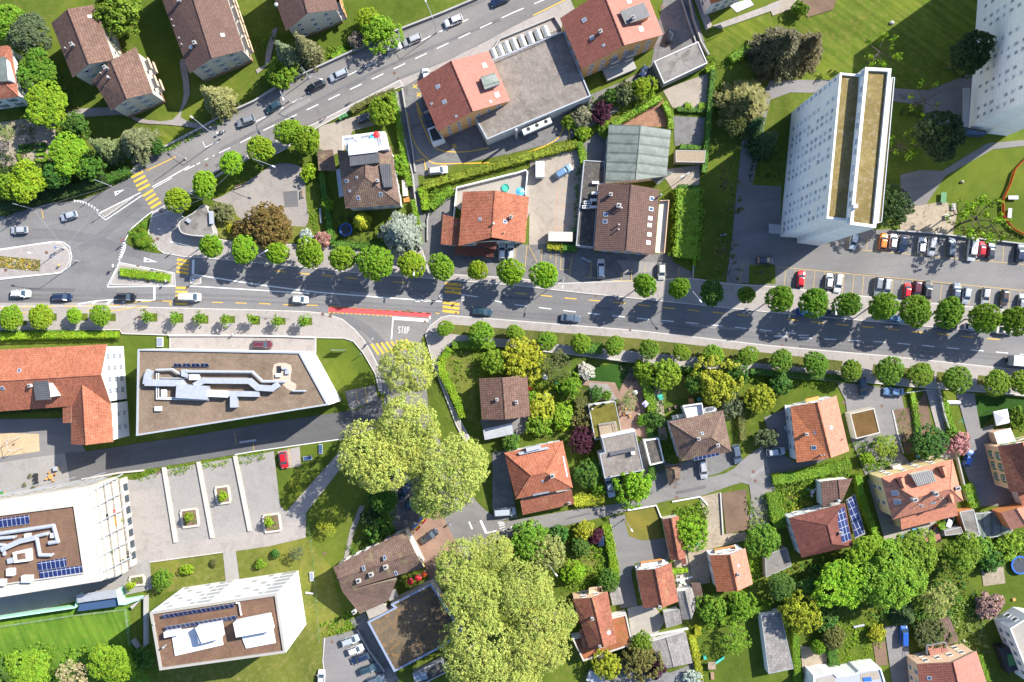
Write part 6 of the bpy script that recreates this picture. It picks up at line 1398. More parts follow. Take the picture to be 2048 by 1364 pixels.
# great plane trees
for x,y,r,h,lab in ((817,735,62,17,"yellow-green plane tree overhanging the zebra crossing by the stop line"),(765,905,88,22,"huge yellow-green plane tree leaning over the lawn and drive"),(820,850,72,21,"broad plane tree in the middle of the crossing clump"),(905,940,86,22,"huge plane tree over the shaded yard beside the orange hip roof"),(868,990,52,18,"plane tree crown above the dark parked cars"),
(925,1130,64,18,"plane tree crown over the lane mouth beside the brick forecourt"),(955,1195,72,21,"plane tree above the red awning side of the moss roof"),(1045,1175,68,20,"plane tree beside the flower garden and purple shrub"),(960,1295,88,22,"huge plane tree covering the corner of the moss-roofed hall"),(1075,1275,76,21,"plane tree touching the red sedum roof"),(1020,1345,70,20,"plane tree at the bottom edge of the great clump"),(985,1105,50,16,"smallest plane crown bridging lane mouth and flower garden"),(1112,1235,46,17,"plane crown nearest the rusty red house"),(835,905,52,20,"plane crown filling the middle between lawn tree and orange house tree")):
 tree(x,y,r,"plane",(GREENS["plane"][0] * (.97 if x > 860 and y < 1100 else 1),GREENS["plane"][1],.09),lab,h,"tree","great plane trees")
 # north-west gardens
for a in ((100,212,48,"big","lime","bright lime tree between white town house and stepped block",9),(78,140,42,"big","mid","green tree north of the white town house",10),(62,70,45,"big","grey","greyish broad tree in the top left garden",11),(20,45,38,"big","mid","leafy tree in the extreme top left corner",10),
(235,18,50,"loose","mid","dense green tree overhanging the stepped block at the top edge",11),(145,312,46,"big","lime","bright broad tree above the box-hedged parterre",9),(205,293,32,"conifer","cream","cream-tipped conifer between two broad trees by the avenue",11),(268,280,44,"cedar","grey","grey-green conifer beside the avenue wall",10),
(428,195,42,"conifer","cream","cream-tipped conifer in front of the large brown block",13),(572,108,36,"conifer","grey","grey-green conifer, left one of the pair by the avenue",14),(608,92,34,"conifer","cream","cream-green conifer, right one of the pair by the avenue",14),(562,148,28,"loose","mid","bright bushy tree at the foot of the two conifers",6),
(760,62,34,"loose","lime","bright green tree above the parked silver cars",6),(735,40,20,"loose","lime","small bright tree behind the larger bush by the avenue",5),(60,362,42,"big","lime","bright tree at the avenue bend in the dark hedge",9),(20,372,26,"loose","mid","small bright tree at the left end of the avenue hedge",7),(15,268,22,"airy","willow","pale airy tree at the left edge by the kitchen garden",6),
(115,350,30,"big","deep","dark green tree beside the parterre and avenue",8),(315,295,14,"loose","deep","little tree on the lawn above the avenue wall",3),(150,250,26,"loose","deep","deep green tree left of the shaded lawn",6),(180,330,26,"loose","deep","deep green tree right of the bright broad tree",7)):
 tree(a[0],a[1],a[2],a[3],a[4],a[5],a[6])
 # around the court and villas
for a in ((447,425,19,"shrub","grey","grey-green shrub behind the concrete pavilion",2.6),(540,455,47,"loose","bronze","bronze-leaved broad tree at the south end of the gravel court",7),(492,462,22,"shrub","bronze","bronze shrub joined to the bronze tree",3.5),(613,472,13,"shrub","white","white flowering shrub by the bench path",2.5),(646,478,15,"shrub","pink","pink flowering shrub next to the white one",2.8),
(720,440,23,"conifer","gold","golden conifer beside the blue trampoline",7),(800,463,52,"cedar","blue","large blue-grey cedar south of the terrace villa",13),(765,225,26,"loose","lime","round tree by the dark car north of the villa",5.5),(618,345,14,"shrub","lime","bright shrub at the corner of the gravel court",2.5),(655,408,12,"shrub","mid","shrub by the long bench path",2.2),(620,285,14,"shrub","lime","bright shrub beside the driveway garage",2.5),
(462,458,8,"shrub","gold","small round golden shrub in the brown bed",1.4),(800,330,16,"shrub","mid","bright shrub right of the terrace villa",3)):
 tree(a[0],a[1],a[2],a[3],a[4],a[5],a[6])
for x,y,r in ((285,461,8),(290,470,8),(277,474,9),(290,476,8),(280,485,9),(289,487,8),(297,485,7),(288,453,7)):tree(x,y,r,"ball","mid","clipped round box bush in the planted street corner",1.3,"shrub","clipped bushes in the planted corner")
# east of the delivery yard
for a in ((1250,185,20,"shrub","grey","grey-green shrub below the dark jeep",4),(1285,175,22,"loose","lime","bright bushy tree beside the ivy garage",5),(1222,192,14,"shrub","deep","bright green shrub beside the fence of the hall",3),(1160,232,20,"shrub",(.19,.17,.11),"pink-flowering lilac bush by the iron fence",3),(1203,226,18,"shrub","purple","dark purple shrub between lilac and hedge",3),(1165,265,14,"shrub","lime","bright green shrub at the hedge corner of the yard",2.5),(1210,262,14,"shrub","mid","leafy shrub behind the green hall",2.5),
(1140,245,14,"shrub","mid","mid green shrub left of the lilac",2.5),
(1566,92,72,"conifer","spruce","great dark spruce on the tower lawn, larger of the pair",14),(1618,92,52,"conifer","spruce","dark spruce at the right side of the great spruce",12),(1495,205,64,"cedar","olive","spreading olive conifer north-west of the white tower",11),(1535,282,36,"conifer","dark","dark shaded conifer at the foot of the white tower",12),(1470,255,26,"airy","olive","thin olive tree at the paved path",8),(1512,250,30,"conifer","dark","deep shaded conifer beside the tower path",10),
(1868,272,54,"big","dark","large dark green tree between the two towers",15),(1935,112,48,"big","dark","dark tree against the cut-off tower facade",14),(1782,412,38,"loose","dark","dark green tree hidden behind the white tower corner",9),(1600,18,13,"shrub","mid","round green shrub beside the ploughed plot",3)):
 tree(a[0],a[1],a[2],a[3],a[4],a[5],a[6])
for a in ((1752,112,34,"pollarded tree with few yellow leaves north of the white tower",8),(1840,205,34,"pollarded tree with sparse leaves above the entrance yard",8),(1795,295,28,"sparse pollarded tree in the tower's shade",7),(1945,440,44,"airy pollarded tree by the playground tables",8),(1975,455,30,"sparse tree along the upper parking row fence",7),(1910,430,26,"leafy pollarded tree above the parked white van",7),
(1450,365,22,"leafless tree at the top of the shaded verge",6),(1462,415,20,"leafless tree in the middle of the shaded verge",6),(1445,500,22,"bare tree on the shaded verge above the pavement",6),(1455,545,22,"bare tree at the bottom of the shaded verge",6),(1523,545,18,"bare young tree on the grass patch by the dark parked car",5)):
 tree(a[0],a[1],a[2],"bare","lime" if a[0] > 1700 else "olive",a[3],a[4])
 # southern gardens
for a in ((990,722,26,"loose","mid","leafy tree at the left of the golden tree by the path",5),(1043,715,38,"loose","gold","golden yellow tree north of the plain brown house",6),(1112,730,38,"airy","olive","airy olive-brown tree beside the watered lawn",7),(1140,770,22,"loose","mid","green tree between the olive tree and clipped hedge",4.5),(1172,742,16,"shrub","white","white flowering shrub at the lawn edge",2.2),(1085,812,26,"shrub","yellow","yellow-green shrub in the middle garden",3),(1065,795,12,"shrub","mid","small shrub beside the white table",2),
(1078,850,20,"shrub","mid","shrub right of the corrugated carport",3),(1125,835,22,"shrub","lime","bright shrub under the purple tree",3),(1160,838,20,"shrub","olive","olive shrub north of the purple tree",3),(1022,882,17,"shrub","deep","round deep green shrub below the carport",3),(1165,882,24,"loose","purple","dark purple tree beside the orange hip-roofed house",5),(1176,945,28,"loose","deep","deep green tree between orange house and modern house",6),(1193,975,12,"shrub","mid","small shrub at the lane below the deep green tree",2),
(1192,787,13,"shrub","deep","dark shrub in the round stone bed",2),(1214,790,9,"shrub","mid","lighter shrub in the round stone bed",1.6),(1254,802,25,"airy","willow","airy pale tree over the brick terrace table",5),(1283,738,18,"shrub","mid","tall shrub at the head of the dividing hedge",3.5),(1310,838,15,"shrub","deep","bluish shrub at the foot of the dividing hedge",2.6),(1285,840,11,"shrub","mid","low shrub on the brick terrace edge",1.8),
(1332,748,28,"loose","mid","green fruit tree in the middle garden west of the yellow one",5),(1432,768,42,"loose","yellow","large yellow-green tree north-east of the mossy roof",7),(1468,745,24,"loose","deep","dark green tree behind the yellow-green one",6),(1390,765,22,"loose","deep","deep tree left of the yellow-green one",5),(1458,808,24,"shrub","grey","grey-green shrub right of the glass canopy",4),(1522,797,26,"loose","yellow","round yellow-green tree on the lawn of the notched orange house",5),
(1560,765,20,"shrub","deep","deep green bush along the garden's northern hedge",3),(1271,972,34,"loose","lime","bright lime tree on the lane before the modern house",7),(1532,875,18,"shrub","grey","grey-green shrub at the dark drive",3.5),(1855,885,32,"loose","deep","dark fruit tree south of the soil beds",5),(1732,917,13,"shrub","lime","bright round shrub in the overgrown vegetable plot",2.5),(1770,890,30,"airy","lime","airy fruit tree in the overgrown vegetable plot",3.5),
(1918,885,21,"shrub","rose","pink blossoming bush beside the blue parked car",3),(1905,868,14,"shrub","mid","green bush along the long path wall",2),(2035,835,18,"shrub","mid","green shrub right of the white gazebo",3),
(1062,1085,42,"loose","mid","leafy green tree in the flower garden south of the lane",6),(1095,1105,34,"loose","willow","paler tree in the middle of the flower garden",6),(1150,1145,21,"loose","lime","round bright tree on the garden lawn edge",4),(1168,1060,18,"shrub","yellow","yellow-green bush beside the purple shrub and car",3),(1190,1072,14,"shrub","purple","purple shrub beside the dark car",2.6),(1115,1070,18,"shrub","deep","deep shrub at the garden's lane side",3),(1040,1085,16,"shrub","gold","golden shrub above the red car",3),
(1160,1092,18,"shrub","deep","deep green shrub at the lawn's right corner",3),(1218,1162,20,"loose","deep","dark green tree where the garden hedge ends",5),(1175,1140,10,"shrub","mid","small round shrub beside the round bright tree",1.6),(1282,1285,22,"loose","mid","green tree east of the red sedum roof",5),(1215,1330,26,"loose","yellow","yellow tree south of the red sedum roof",5),(1280,1318,34,"loose","olive","round olive tree between yellow tree and garage",6),(1312,1333,20,"shrub","purple","dark purple shrub below the double grey garage",3.5),
(1380,1065,32,"loose","lime","bright tree east of the narrow orange barn",5),(1525,1080,34,"loose","mid","green tree in the shade of the red hipped house",6),(1470,1275,36,"airy","lime","airy apple tree on the playground lawn",5),(1425,1215,26,"loose","mid","green tree south of the dark lean-to shed",5),(1480,1205,24,"loose","mid","leafy tree on the hedge east of the sheds",5),(1385,1352,14,"shrub","white","white flowering shrub at the bottom hedge",2),
(1598,1225,36,"loose","yellow","tall yellow-green tree east of the long flat roof",8),(1636,1294,15,"ball","lime","bright round topiary ball on the sloping lawn",3.4),(1668,1275,24,"loose","olive","olive shrub-like tree beside the topiary ball",4),(1752,1265,16,"shrub","gold","bright yellow shrub beside the gravel drive",2.5),(1680,1165,57,"big","lime","lime-coloured tree in the southern grove",10),(1775,1150,74,"big","mid","largest green tree of the southern grove",12),(1822,1105,56,"big","mid","green tree below the salmon house terrace",10),(1730,1105,44,"big","lime","lime tree at the back of the southern grove",9),
(1872,1195,44,"airy","willow","grey-green willow-like tree in the southern grove",8),(1920,1105,42,"big","mid","green maple by the bitumen garage",9),(1812,1232,32,"conifer","dark","dark yew below the southern grove",6),(1975,1212,24,"shrub","pink","round pinkish-brown bush beside garden steps",3),(1860,1270,30,"loose","olive","olive shrub above the peach-walled house",3.5),(1620,1180,32,"big","deep","deep green tree at the left of the southern grove",6),(1980,1120,24,"shrub","deep","grey-green shrub at the vegetable beds",3),
(1560,1170,30,"big","deep","deep green tree beside the dark flat-roofed lean-to",6),(2010,1095,24,"shrub","mid","green bush below the orange garage",3),(1960,1100,24,"shrub","mid","leafy bush between maple and orange garage",3),(1650,1240,22,"shrub","deep","dark bush beside the metal trailer",3)):
 tree(a[0],a[1],a[2],a[3],a[4],a[5],a[6])
 # south-west
for a in ((228,1325,50,"big","lime","broad bright tree below the meadow",9),(150,1345,38,"airy","pale","pale half-bare tree left of the bright meadow tree",8),(60,1340,52,"big","mid","bushy green tree at the bottom left corner",8),(15,1345,30,"loose","deep","deep green tree at the extreme bottom left",7),(285,1318,20,"shrub","deep","dark shrub at the foot of the concrete side wall",4),(325,1158,19,"loose","mid","small dark tree on the lawn north of the white cube",4),(375,1138,10,"shrub","lime","little bright bush on the lawn north of the white cube",1.8),(428,1126,7,"shrub","olive","tiny brown bush on the lawn by the cross path",1.2),
(520,1128,9,"shrub","lime","small bright bush east of the cross path",1.8),(595,1105,18,"airy","grey","grey airy tree on the lawn by the plaza",4),(550,1107,8,"shrub","deep","tiny dark bush on the dry lawn",1.4),(655,1050,24,"airy","yellow","small yellow-green tree on the park lawn",4.5),(590,968,16,"airy","yellow","sparse yellow bush below the red car bay",2),(770,1000,26,"loose","deep","dark green tree at the edge of the shaded yard",7),(760,1055,24,"shrub","deep","round dark bush by the restaurant",4),(745,1035,20,"shrub","dark","dark shaded bush north of the restaurant",3.5),
(860,1010,16,"shrub","mid","green bush beside the park lawn hedge",3)):
 tree(a[0],a[1],a[2],a[3],a[4],a[5],a[6])
for x,y,lab in ((446,992,"sapling in the upper square planter on the plaza"),(377,1034,"sapling in the left square planter on the plaza"),(538,1043,"sapling in the right square planter on the plaza"),(262,1172,"sapling by the planter below the stepped terraces")):tree(x,y,9,"young","lime",lab,3.2)
# hedges: a clipped body of leaves along a line
def hedge(pts,width,h,col,label,cat="hedge",dens=17,group=None,name="hedge",leafsz=.34,z0=None):
 w=W2(pts,h * .7);n0=gz(w[0].x,w[0].y) if z0 is None else z0;lb=LB();core=MB();rng.seed(int(pts[0][0] * 7 + pts[0][1]));
 for a,b in zip(w,w[1:]):
  a=Vector((a.x,a.y,0));b=Vector((b.x,b.y,0));d=b - a;L=d.length;u=d.normalized();v=Vector((-u.y,u.x,0))
  core.box(((a + b) / 2).to_tuple()[:2] + (n0,),(L,width * .8,h * .86),math.atan2(u.y,u.x));
  k=int(L * (width + 2 * h) * dens)
  for _ in range(k):
   s=rng.uniform(-.1,L + .1);q=rng.random() * (width + 2 * h);bu=1 + .16 * math.sin(s * 1.7 + pts[0][0]) + .1 * math.sin(s * 4.1)
   if q < width:p=a + u * s + v * (q - width / 2);p.z=n0 + h * (bu * .5 + .5) - abs(q - width / 2) / width * .15 * h;n=Vector((0,0,1))
   elif q < width + h:p=a + u * s + v * width / 2 * bu;p.z=n0 + (q - width) * .97;n=v
   else:p=a + u * s - v * width / 2 * bu;p.z=n0 + (q - width - h) * .97;n=-v
   p +=rdir() * .1;leaf(lb,p,n + rdir() * .7 + Vector((0,0,.3)),leafsz * rng.uniform(.7,1.3))
 nv=len(lb.v);
 me=bpy.data.meshes.new(name);me.from_pydata(lb.v + [Vector(x) for x in core.v],[],lb.f + [tuple(i + nv for i in f) for f in core.f]);me.materials.append(M_LEAF);me.update()
 o=obj(name,me);co=GREENS[col] if isinstance(col,str) else col;o.color=(*co,1);return tag(o,label,cat,group)
hg=lambda *a,**k:hedge(*a,**k)
hg(F(0,673,60,671,130,670,205,669,237,669),1.5,1.6,"lime","long clipped hedge along the pavement above the school roof");hg(F(0,664,120,663,200,664),.7,.6,"deep","low dark planting strip at the pavement edge above the clipped hedge")
hg(F(242,545,250,545,300,551,340,556),2.0,1.0,"lime","low bright hedge on the central traffic island")
hg(F(702,222,740,200,790,182),1.5,1.6,"olive","clipped olive hedge along the avenue pavement");hg(F(785,184,792,215,800,260,812,340,820,372),1.4,1.8,"mid","narrow green hedge between villa garden and back lane");hg(F(826,400,832,430,838,470,840,490),1.2,1.6,"mid","hedge beside the lower back lane and cedar")
hg(F(848,372,900,357,960,340,1030,320,1100,302,1155,287),1.9,1.7,(.19,.235,.02),"long yellow-green hedge along the delivery yard");hg(F(1156,285,1164,300,1167,330),1.6,1.7,"mid","short hedge turning south at the end of the long yellow one");hg(F(842,375,850,400,852,420),1.8,1.8,"lime","bright hedge corner at the terrace driveway");hg(F(905,378,880,395,862,415),2.2,1.8,"mid","leafy hedge curving along the driveway to the orange tiled house")
hg(F(1225,250,1275,220,1322,195),1.6,1.7,"mid","dark green hedge above the reddish mulch bed");hg(F(1328,205,1340,230,1342,258),1.4,1.6,"mid","hedge at the right side of the mulch bed");hg(F(1412,140,1428,135),1.4,1.6,"lime","short hedge beside the ivy garage");hg(F(1426,140,1420,210,1414,280,1408,345),1.3,1.9,"deep","long dark hedge between pale terraces and olive conifer")
hg(F(1360,293,1411,296),1.2,1.2,"deep","low hedge in front of the small wooden shed");hg(F(1462,118,1500,95),2.2,1.8,"mid","short hedge below the tower lawn corner");hg(F(1355,218,1405,220),1.2,.9,"deep","low planting between two clipped cubes")
for x in (1375,1403):hg(F(x-5,212,x+7,212),1.5,1.0,"lime","clipped bright cube of box on the terrace edge",group="clipped box cubes",cat="shrub")
hg(F(1376,378,1376,420,1375,470,1370,515),6.3,3.0,"mid","massive laurel hedge east of the brown house",dens=9,leafsz=.5);hg(F(1356,375,1398,376),1.2,2.2,"deep","clipped hedge closing the laurel block at its north end")
hg(F(1095,491,1125,494),1.8,1.4,"yellow","yellow-green hedge below the parked white trailer");hg(F(1126,494,1153,497),1.8,1.4,"deep","dark hedge next to the yellow-green one below the trailer")
hg(F(638,300,648,380,658,440,664,486),1.5,1.6,"deep","dark hedge between gravel court lawn and villa garden");hg(F(664,487,720,491,780,489,832,494),1.5,1.4,"deep","hedge along the pavement south of the blue trampoline");hg(F(1388,530,1394,470),.8,1.0,"lime","grassy strip hedge beside the parking wall")
hg(F(905,690,945,690,990,690),1.7,1.5,"mid","hedge along the footpath at the north of the first garden");hg(F(900,697,882,722,884,748,900,775,915,805,925,835),1.7,1.6,"lime","bright curved hedge along the plane tree footpath")
hg(F(1158,695,1204,697),2.6,1.8,"deep","dark clipped hedge at the top of the watered lawn");hg(F(1160,795,1168,822),3.2,1.9,"olive","block of clipped olive hedge between two gardens");hg(F(1285,740,1298,790,1305,820),2.4,2.0,"mid","hedge dividing brick terrace from kitchen path");hg(F(1480,800,1486,880),1.6,1.6,"olive","olive hedge right of the mossy hip roof")
hg(F(1300,845,1305,960),1.6,1.4,"deep","shaded hedge between garage and mossy house");hg(F(1148,1002,1180,1000,1208,995),2.8,1.6,"yellow","bright yellow-green hedge along the lane below the porch roof")
hg(F(1545,960,1600,952,1660,938,1700,928),2.6,1.6,"mid","long leafy hedge below the notched orange house");hg(F(1545,985,1552,1020,1560,1055),3.4,1.6,"mid","leafy bank right of the lane bend");hg(F(1715,950,1722,990,1740,1040,1758,1090),1.5,2.4,"mid","tall dark hedge along the salmon house terrace");hg(F(1935,968,1950,1015),2.6,1.6,"mid","thick clipped hedge on the paved yard")
hg(F(1880,1046,1889,1062),1.8,1.6,"mid","short hedge beside the white car under the eaves");hg(F(1345,1143,1376,1140),1.2,1.2,"lime","little bright hedge above the round garden table")
hg(F(1212,1050,1220,1085,1228,1130,1232,1160),2.0,1.6,"lime","bright hedge along the grey drive");hg(F(1384,1270,1392,1310,1400,1360),1.6,1.5,"yellow","yellow hedge west of the playground lawn");hg(F(1390,1262,1402,1262),2.0,1.4,"gold","golden end of the hedge on the playground lawn");hg(F(1440,1245,1500,1225,1540,1215),2.0,1.3,"mid","leafy hedge north of the playground lawn")
hg(F(1590,1235,1592,1290,1595,1364),1.5,1.3,"mid","hedge right of the long flat roof");hg(F(1660,1270,1668,1330),2.4,1.6,"deep","dark hedge left of the sloping meadow");hg(F(1955,1310,1975,1364),2.0,1.6,"mid","hedge right of the peach-walled house");hg(F(1890,805,1898,840,1905,870),1.8,1.2,"mid","planting along the wall of the long path");hg(F(1825,785,1830,815,1835,850,1838,880),1.4,.9,"mid","row of low plants through the soil beds")
hg(F(1690,760,1672,755,1560,748,1500,742),1.4,1.4,"deep","dark hedge along the footpath north of the notched orange house");hg(F(1340,735,1400,742,1470,750),1.4,1.4,"deep","dark hedge along the footpath north of the fruit tree garden");hg(F(-10,885-65,60,815,124,812),2.0,1.6,"dark","dark hedge in the shade of the school building")
hg(F(0,420,60,400,130,385,215,358),2.6,2.0,"dark","long dark hedge on the wall of the avenue bend");hg(F(215,358,260,340),2.2,1.8,"deep","end of the dark hedge near the zebra crossing")
hg(F(690,98,665,115),1.6,1.0,"mid","low bush by the avenue wall below the brown block");tree(712,82,15,"shrub",(.24,.2,.14),"pink rhododendron bush beside the bright green tree",2.6)
# tangled ground planting nobody could count
def cover(pts,n,h,col,name="ground_cover",sz=.4,cl=7):
 w=ccw([(p.x,p.y) for p in W2(pts)]);rng.seed(int(pts[0][0] + pts[0][1] * 3));xs=[p[0] for p in w];ys=[p[1] for p in w];lb=LB();k=0
 while k < n:
  p=(rng.uniform(min(xs),max(xs)),rng.uniform(min(ys),max(ys)))
  if not inside(p,w):continue
  k +=1;r=rng.uniform(.25,.75);clump(lb,Vector((p[0],p[1],gz(*p) + h * rng.uniform(.1,1) * .6)),r,cl,sz,None,h)
 o=obj(name,lb.mesh(name,M_LEAF));co=GREENS[col] if isinstance(col,str) else col;o.color=(*co,1);tag(o,None,None,None,"stuff");return o
cover(F(885,700,945,692,1000,695,1040,745,960,752,900,790,885,740),110,.8,"mid");cover(F(1065,760,1150,760,1160,860,1100,870,1060,880,1062,800),240,1.1,"mid");cover(F(1060,760,1140,780,1150,850,1070,850),60,.9,"yellow")
cover(F(1230,720,1275,735,1270,770,1255,760),40,.6,"grey");cover(F(1300,735,1480,755,1480,800,1440,800,1400,790,1395,755,1335,760,1310,790),150,1.0,"deep");cover(F(1298,790,1330,790,1335,940,1300,950),110,.9,"deep")
cover(F(1545,960,1700,935,1705,960,1640,965,1600,1000,1560,1050),220,1.0,"mid");cover(F(1560,990,1600,975,1640,1020,1580,1050),70,1.2,"yellow");cover(F(1705,885,1775,865,1792,905,1768,935,1725,940),160,.9,"mid");cover(F(1785,815,1835,812,1872,905,1800,905),60,.5,"mid","vegetable_rows",.3)
cover(F(1345,1015,1415,1000,1414,1060,1400,1080,1350,1090),220,1.2,"mid");cover(F(1490,985,1520,1060,1510,1075,1498,1062),50,.8,"mid");cover(F(1030,1060,1180,1045,1210,1060,1215,1160,1120,1185,1110,1130,1090,1090,1040,1100),170,1.0,"mid");cover(F(1040,1070,1160,1050,1150,1080,1060,1110),60,.8,"yellow")
cover(F(1130,1160,1215,1160,1240,1190,1150,1200),80,.9,"mid");cover(F(1540,1130,1620,1120,1660,1110,1700,1110,1760,1090,1900,1100,1930,1150,1900,1250,1820,1250,1740,1230,1640,1200,1560,1220),700,2.0,"deep","undergrowth",.6);cover(F(1930,1080,2048,1060,2060,1110,1960,1130),180,1.4,"mid","undergrowth",.5);cover(F(1830,1220,1960,1200,1980,1300,1940,1320,1860,1280),160,.7,"willow","undergrowth",.5)
cover(F(1660,1230,1760,1240,1765,1280,1745,1330,1670,1325),130,.5,"lime","undergrowth",.4);cover(F(1400,1230,1540,1195,1545,1222,1405,1262),150,1.2,"mid","undergrowth",.5);cover(F(1190,1300,1330,1290,1300,1350,1200,1350),100,1.2,"olive","undergrowth",.5)
cover(F(-20,95,100,100,170,240,160,260,20,230,60,180),170,1.4,"deep","undergrowth",.5);cover(F(0,300,110,330,250,330,300,330,240,350,0,410),330,1.8,"dark","undergrowth",.5);cover(F(-10,1310,80,1280,280,1300,300,1364,-10,1370),240,1.8,"mid","undergrowth",.5)
cover(F(735,985,800,990,790,1040,740,1060),120,1.6,"deep","undergrowth",.5);cover(F(690,1095,780,1040,790,1062,705,1110),60,.8,"deep");cover(F(640,1250,700,1220,712,1255,650,1275),70,.7,"mid");cover(F(1185,225,1220,230,1215,260,1190,258),40,1.0,"mid");cover(F(1210,200,1300,170,1320,185,1240,225),90,1.0,"mid")
cover(F(257,468,275,450,300,432,300,470,320,502,285,498),90,.4,"mid");cover(F(838,378,905,370,900,390,860,430,845,425),70,1.2,"mid");cover(F(665,440,690,420,840,490,700,490,665,482),80,.6,"dark");cover(F(1150,340,1160,330,1155,480,1148,485),50,.9,"deep")
for pts,c in ((F(268,942,310,936,313,955,272,960),"mid"),(F(333,933,383,927,386,944,338,950),"mid"),(F(404,922,456,914,460,932,408,938),"lime"),(F(475,909,530,902,532,920,480,928),"mid")):cover(pts,45,.5,c,"planter_bed",.3)
# flower bed of the traffic island
rng.seed(5)
for nm,col,n in (("yellow_flowers",(.65,.42,.03),260),("white_flowers",(.6,.58,.5),150),("violet_flowers",(.12,.06,.2),80)):
 w=ccw([(p.x,p.y) for p in W2(F(-80,511,0,513,81,521,81,542,0,535,-80,532))]);lb=LB();k=0
 while k < n:
  p=(rng.uniform(-132,-112),rng.uniform(16.5,20.5))
  if inside(p,w):k +=1;clump(lb,Vector((p[0],p[1],gz(*p) + .12)),.22,4,.2)
 o=obj(nm,lb.mesh(nm,M_LEAF));o.color=(*col,1);tag(o,kind="stuff")
hg(F(36,308,42,322,60,330,70,328),.7,.6,"mid","clipped box edging at the lower left of the parterre",cat="hedge");hg(F(36,302,62,300,64,290,38,294),.7,.6,"deep","clipped box edging at the upper left of the parterre");hg(F(72,320,94,322,92,308,74,310),.7,.6,"mid","clipped box edging at the lower right of the parterre");hg(F(70,300,90,300,90,288,70,290),.7,.6,"deep","clipped box edging at the upper right of the parterre")
# more growth in the gardens, along hedges and walls
for pts,n,h,c in ((F(1065,770,1110,765,1120,800,1070,800),50,.6,"yellow"),(F(1110,800,1160,800,1165,860,1115,860),60,.7,"lime"),(F(1150,870,1190,870,1195,960,1160,960),70,.8,"mid"),(F(1490,745,1668,765,1666,778,1495,762),90,.9,"mid"),(F(1330,880,1345,860,1340,930,1332,925),30,.7,"mid"),(F(1470,820,1484,820,1484,880,1472,880),30,.7,"mid"),
(F(1876,785,1890,785,1912,880,1898,880),50,.6,"mid"),(F(1900,870,1925,870,1930,930,1915,930),40,.7,"mid"),(F(1030,1075,1080,1070,1080,1110,1035,1120),50,.8,"willow"),(F(1100,1120,1125,1115,1135,1165,1115,1170),50,.7,"mid"),(F(1185,1085,1205,1080,1212,1160,1190,1165),70,.8,"mid"),(F(1375,1255,1385,1255,1400,1364,1388,1364),40,.5,"mid"),
(F(1490,1090,1530,1095,1535,1150,1500,1180),90,.8,"lime"),(F(1500,1000,1535,985,1545,1040,1515,1060),50,.8,"willow"),(F(1730,930,1790,915,1800,930,1735,948),40,.5,"mid"),(F(1605,1200,1680,1210,1680,1240,1610,1235),90,.7,"deep"),(F(1900,1190,1950,1180,1960,1230,1910,1240),70,.6,"mid"),(F(1945,1010,2040,1065,2040,1090,1950,1080),120,1.0,"mid"),
(F(0,250,60,240,90,290,40,320),50,.5,"olive"),(F(60,235,160,215,165,250,80,255),60,.5,"bronze"),(F(500,70,560,60,570,90,520,110),30,.5,"mid"),(F(655,95,720,80,780,66,780,72,690,115,655,128),90,.6,"mid"),(F(545,172,630,132,640,140,560,182),60,.6,"olive"),(F(300,305,410,255,440,235,445,245,330,305),80,.5,"mid"),(F(1150,195,1210,195,1240,185,1210,232,1160,250),70,.7,"mid"),(F(1400,95,1425,130,1460,140,1500,95,1470,110,1440,130),40,.5,"mid"),
(F(1490,285,1560,285,1560,365,1500,365),60,.5,"dark"),(F(1800,190,1850,215,1850,240,1800,230),40,.4,"dark"),(F(1905,445,2040,470,2040,482,1905,468),60,.4,"olive"),(F(612,410,640,400,645,480,625,485),30,.4,"mid")):
 cover(pts,n,h,c)
 # vehicles
def loft(mb,rings,m=0,cap=True):
 for a,b in zip(rings,rings[1:]):
  n=len(a)
  for i in range(n):j=(i + 1) % n;mb.face([a[i],a[j],b[j],b[i]],m)
 if cap:mb.face(list(reversed(rings[0])),m);mb.face(rings[-1],m)
def bring(x,hw,z0,z1):
 """one body section across the car at x"""
 r=min(.16,(z1 - z0) * .35);w=hw
 return [(x,-w * .86,z0),(x,w * .86,z0),(x,w,z0 + r),(x,w,z1 - r * 1.1),(x,w * .93,z1 - r * .25),(x,w * .6,z1),(x,-w * .6,z1),(x,-w * .93,z1 - r * .25),(x,-w,z1 - r * 1.1),(x,-w,z0 + r)]
CAR={
"hatch":(4.05,.88,1.48,.95,.88,(-1.92,-1.45,.28,1.02),.95),"sedan":(4.75,.91,1.45,.94,.86,(-1.72,-1.02,.42,1.12),.93),"estate":(4.7,.91,1.5,.95,.87,(-2.25,-1.85,.45,1.2),.95),
"suv":(4.55,.94,1.66,1.05,1.0,(-2.12,-1.72,.32,1.08),1.05),"mini":(3.65,.82,1.5,.95,.9,(-1.72,-1.35,.35,1.05),.95),"van":(5.1,.98,2.0,1.15,1.05,(-2.5,-2.4,1.0,1.75),1.15),"pickup":(5.0,.95,1.75,1.05,1.0,(-.7,-.55,.55,1.2),.95)}
_cars={};PAINTS={"white":(.60,.60,.60),"silver":(.38,.385,.39),"grey":(.20,.21,.225),"dark":(.035,.038,.045),"black":(.012,.012,.014),"navy":(.014,.025,.06),"blue":(.02,.09,.38),"teal":(.02,.05,.065),"slate":(.085,.11,.145),"red":(.50,.012,.018),"orange":(.62,.17,.02),
"lightblue":(.13,.23,.36),"skysilver":(.36,.39,.425),"maroon":(.10,.02,.03),"brown":(.07,.05,.042),"cream":(.5,.48,.43),"green":(.02,.07,.055)}
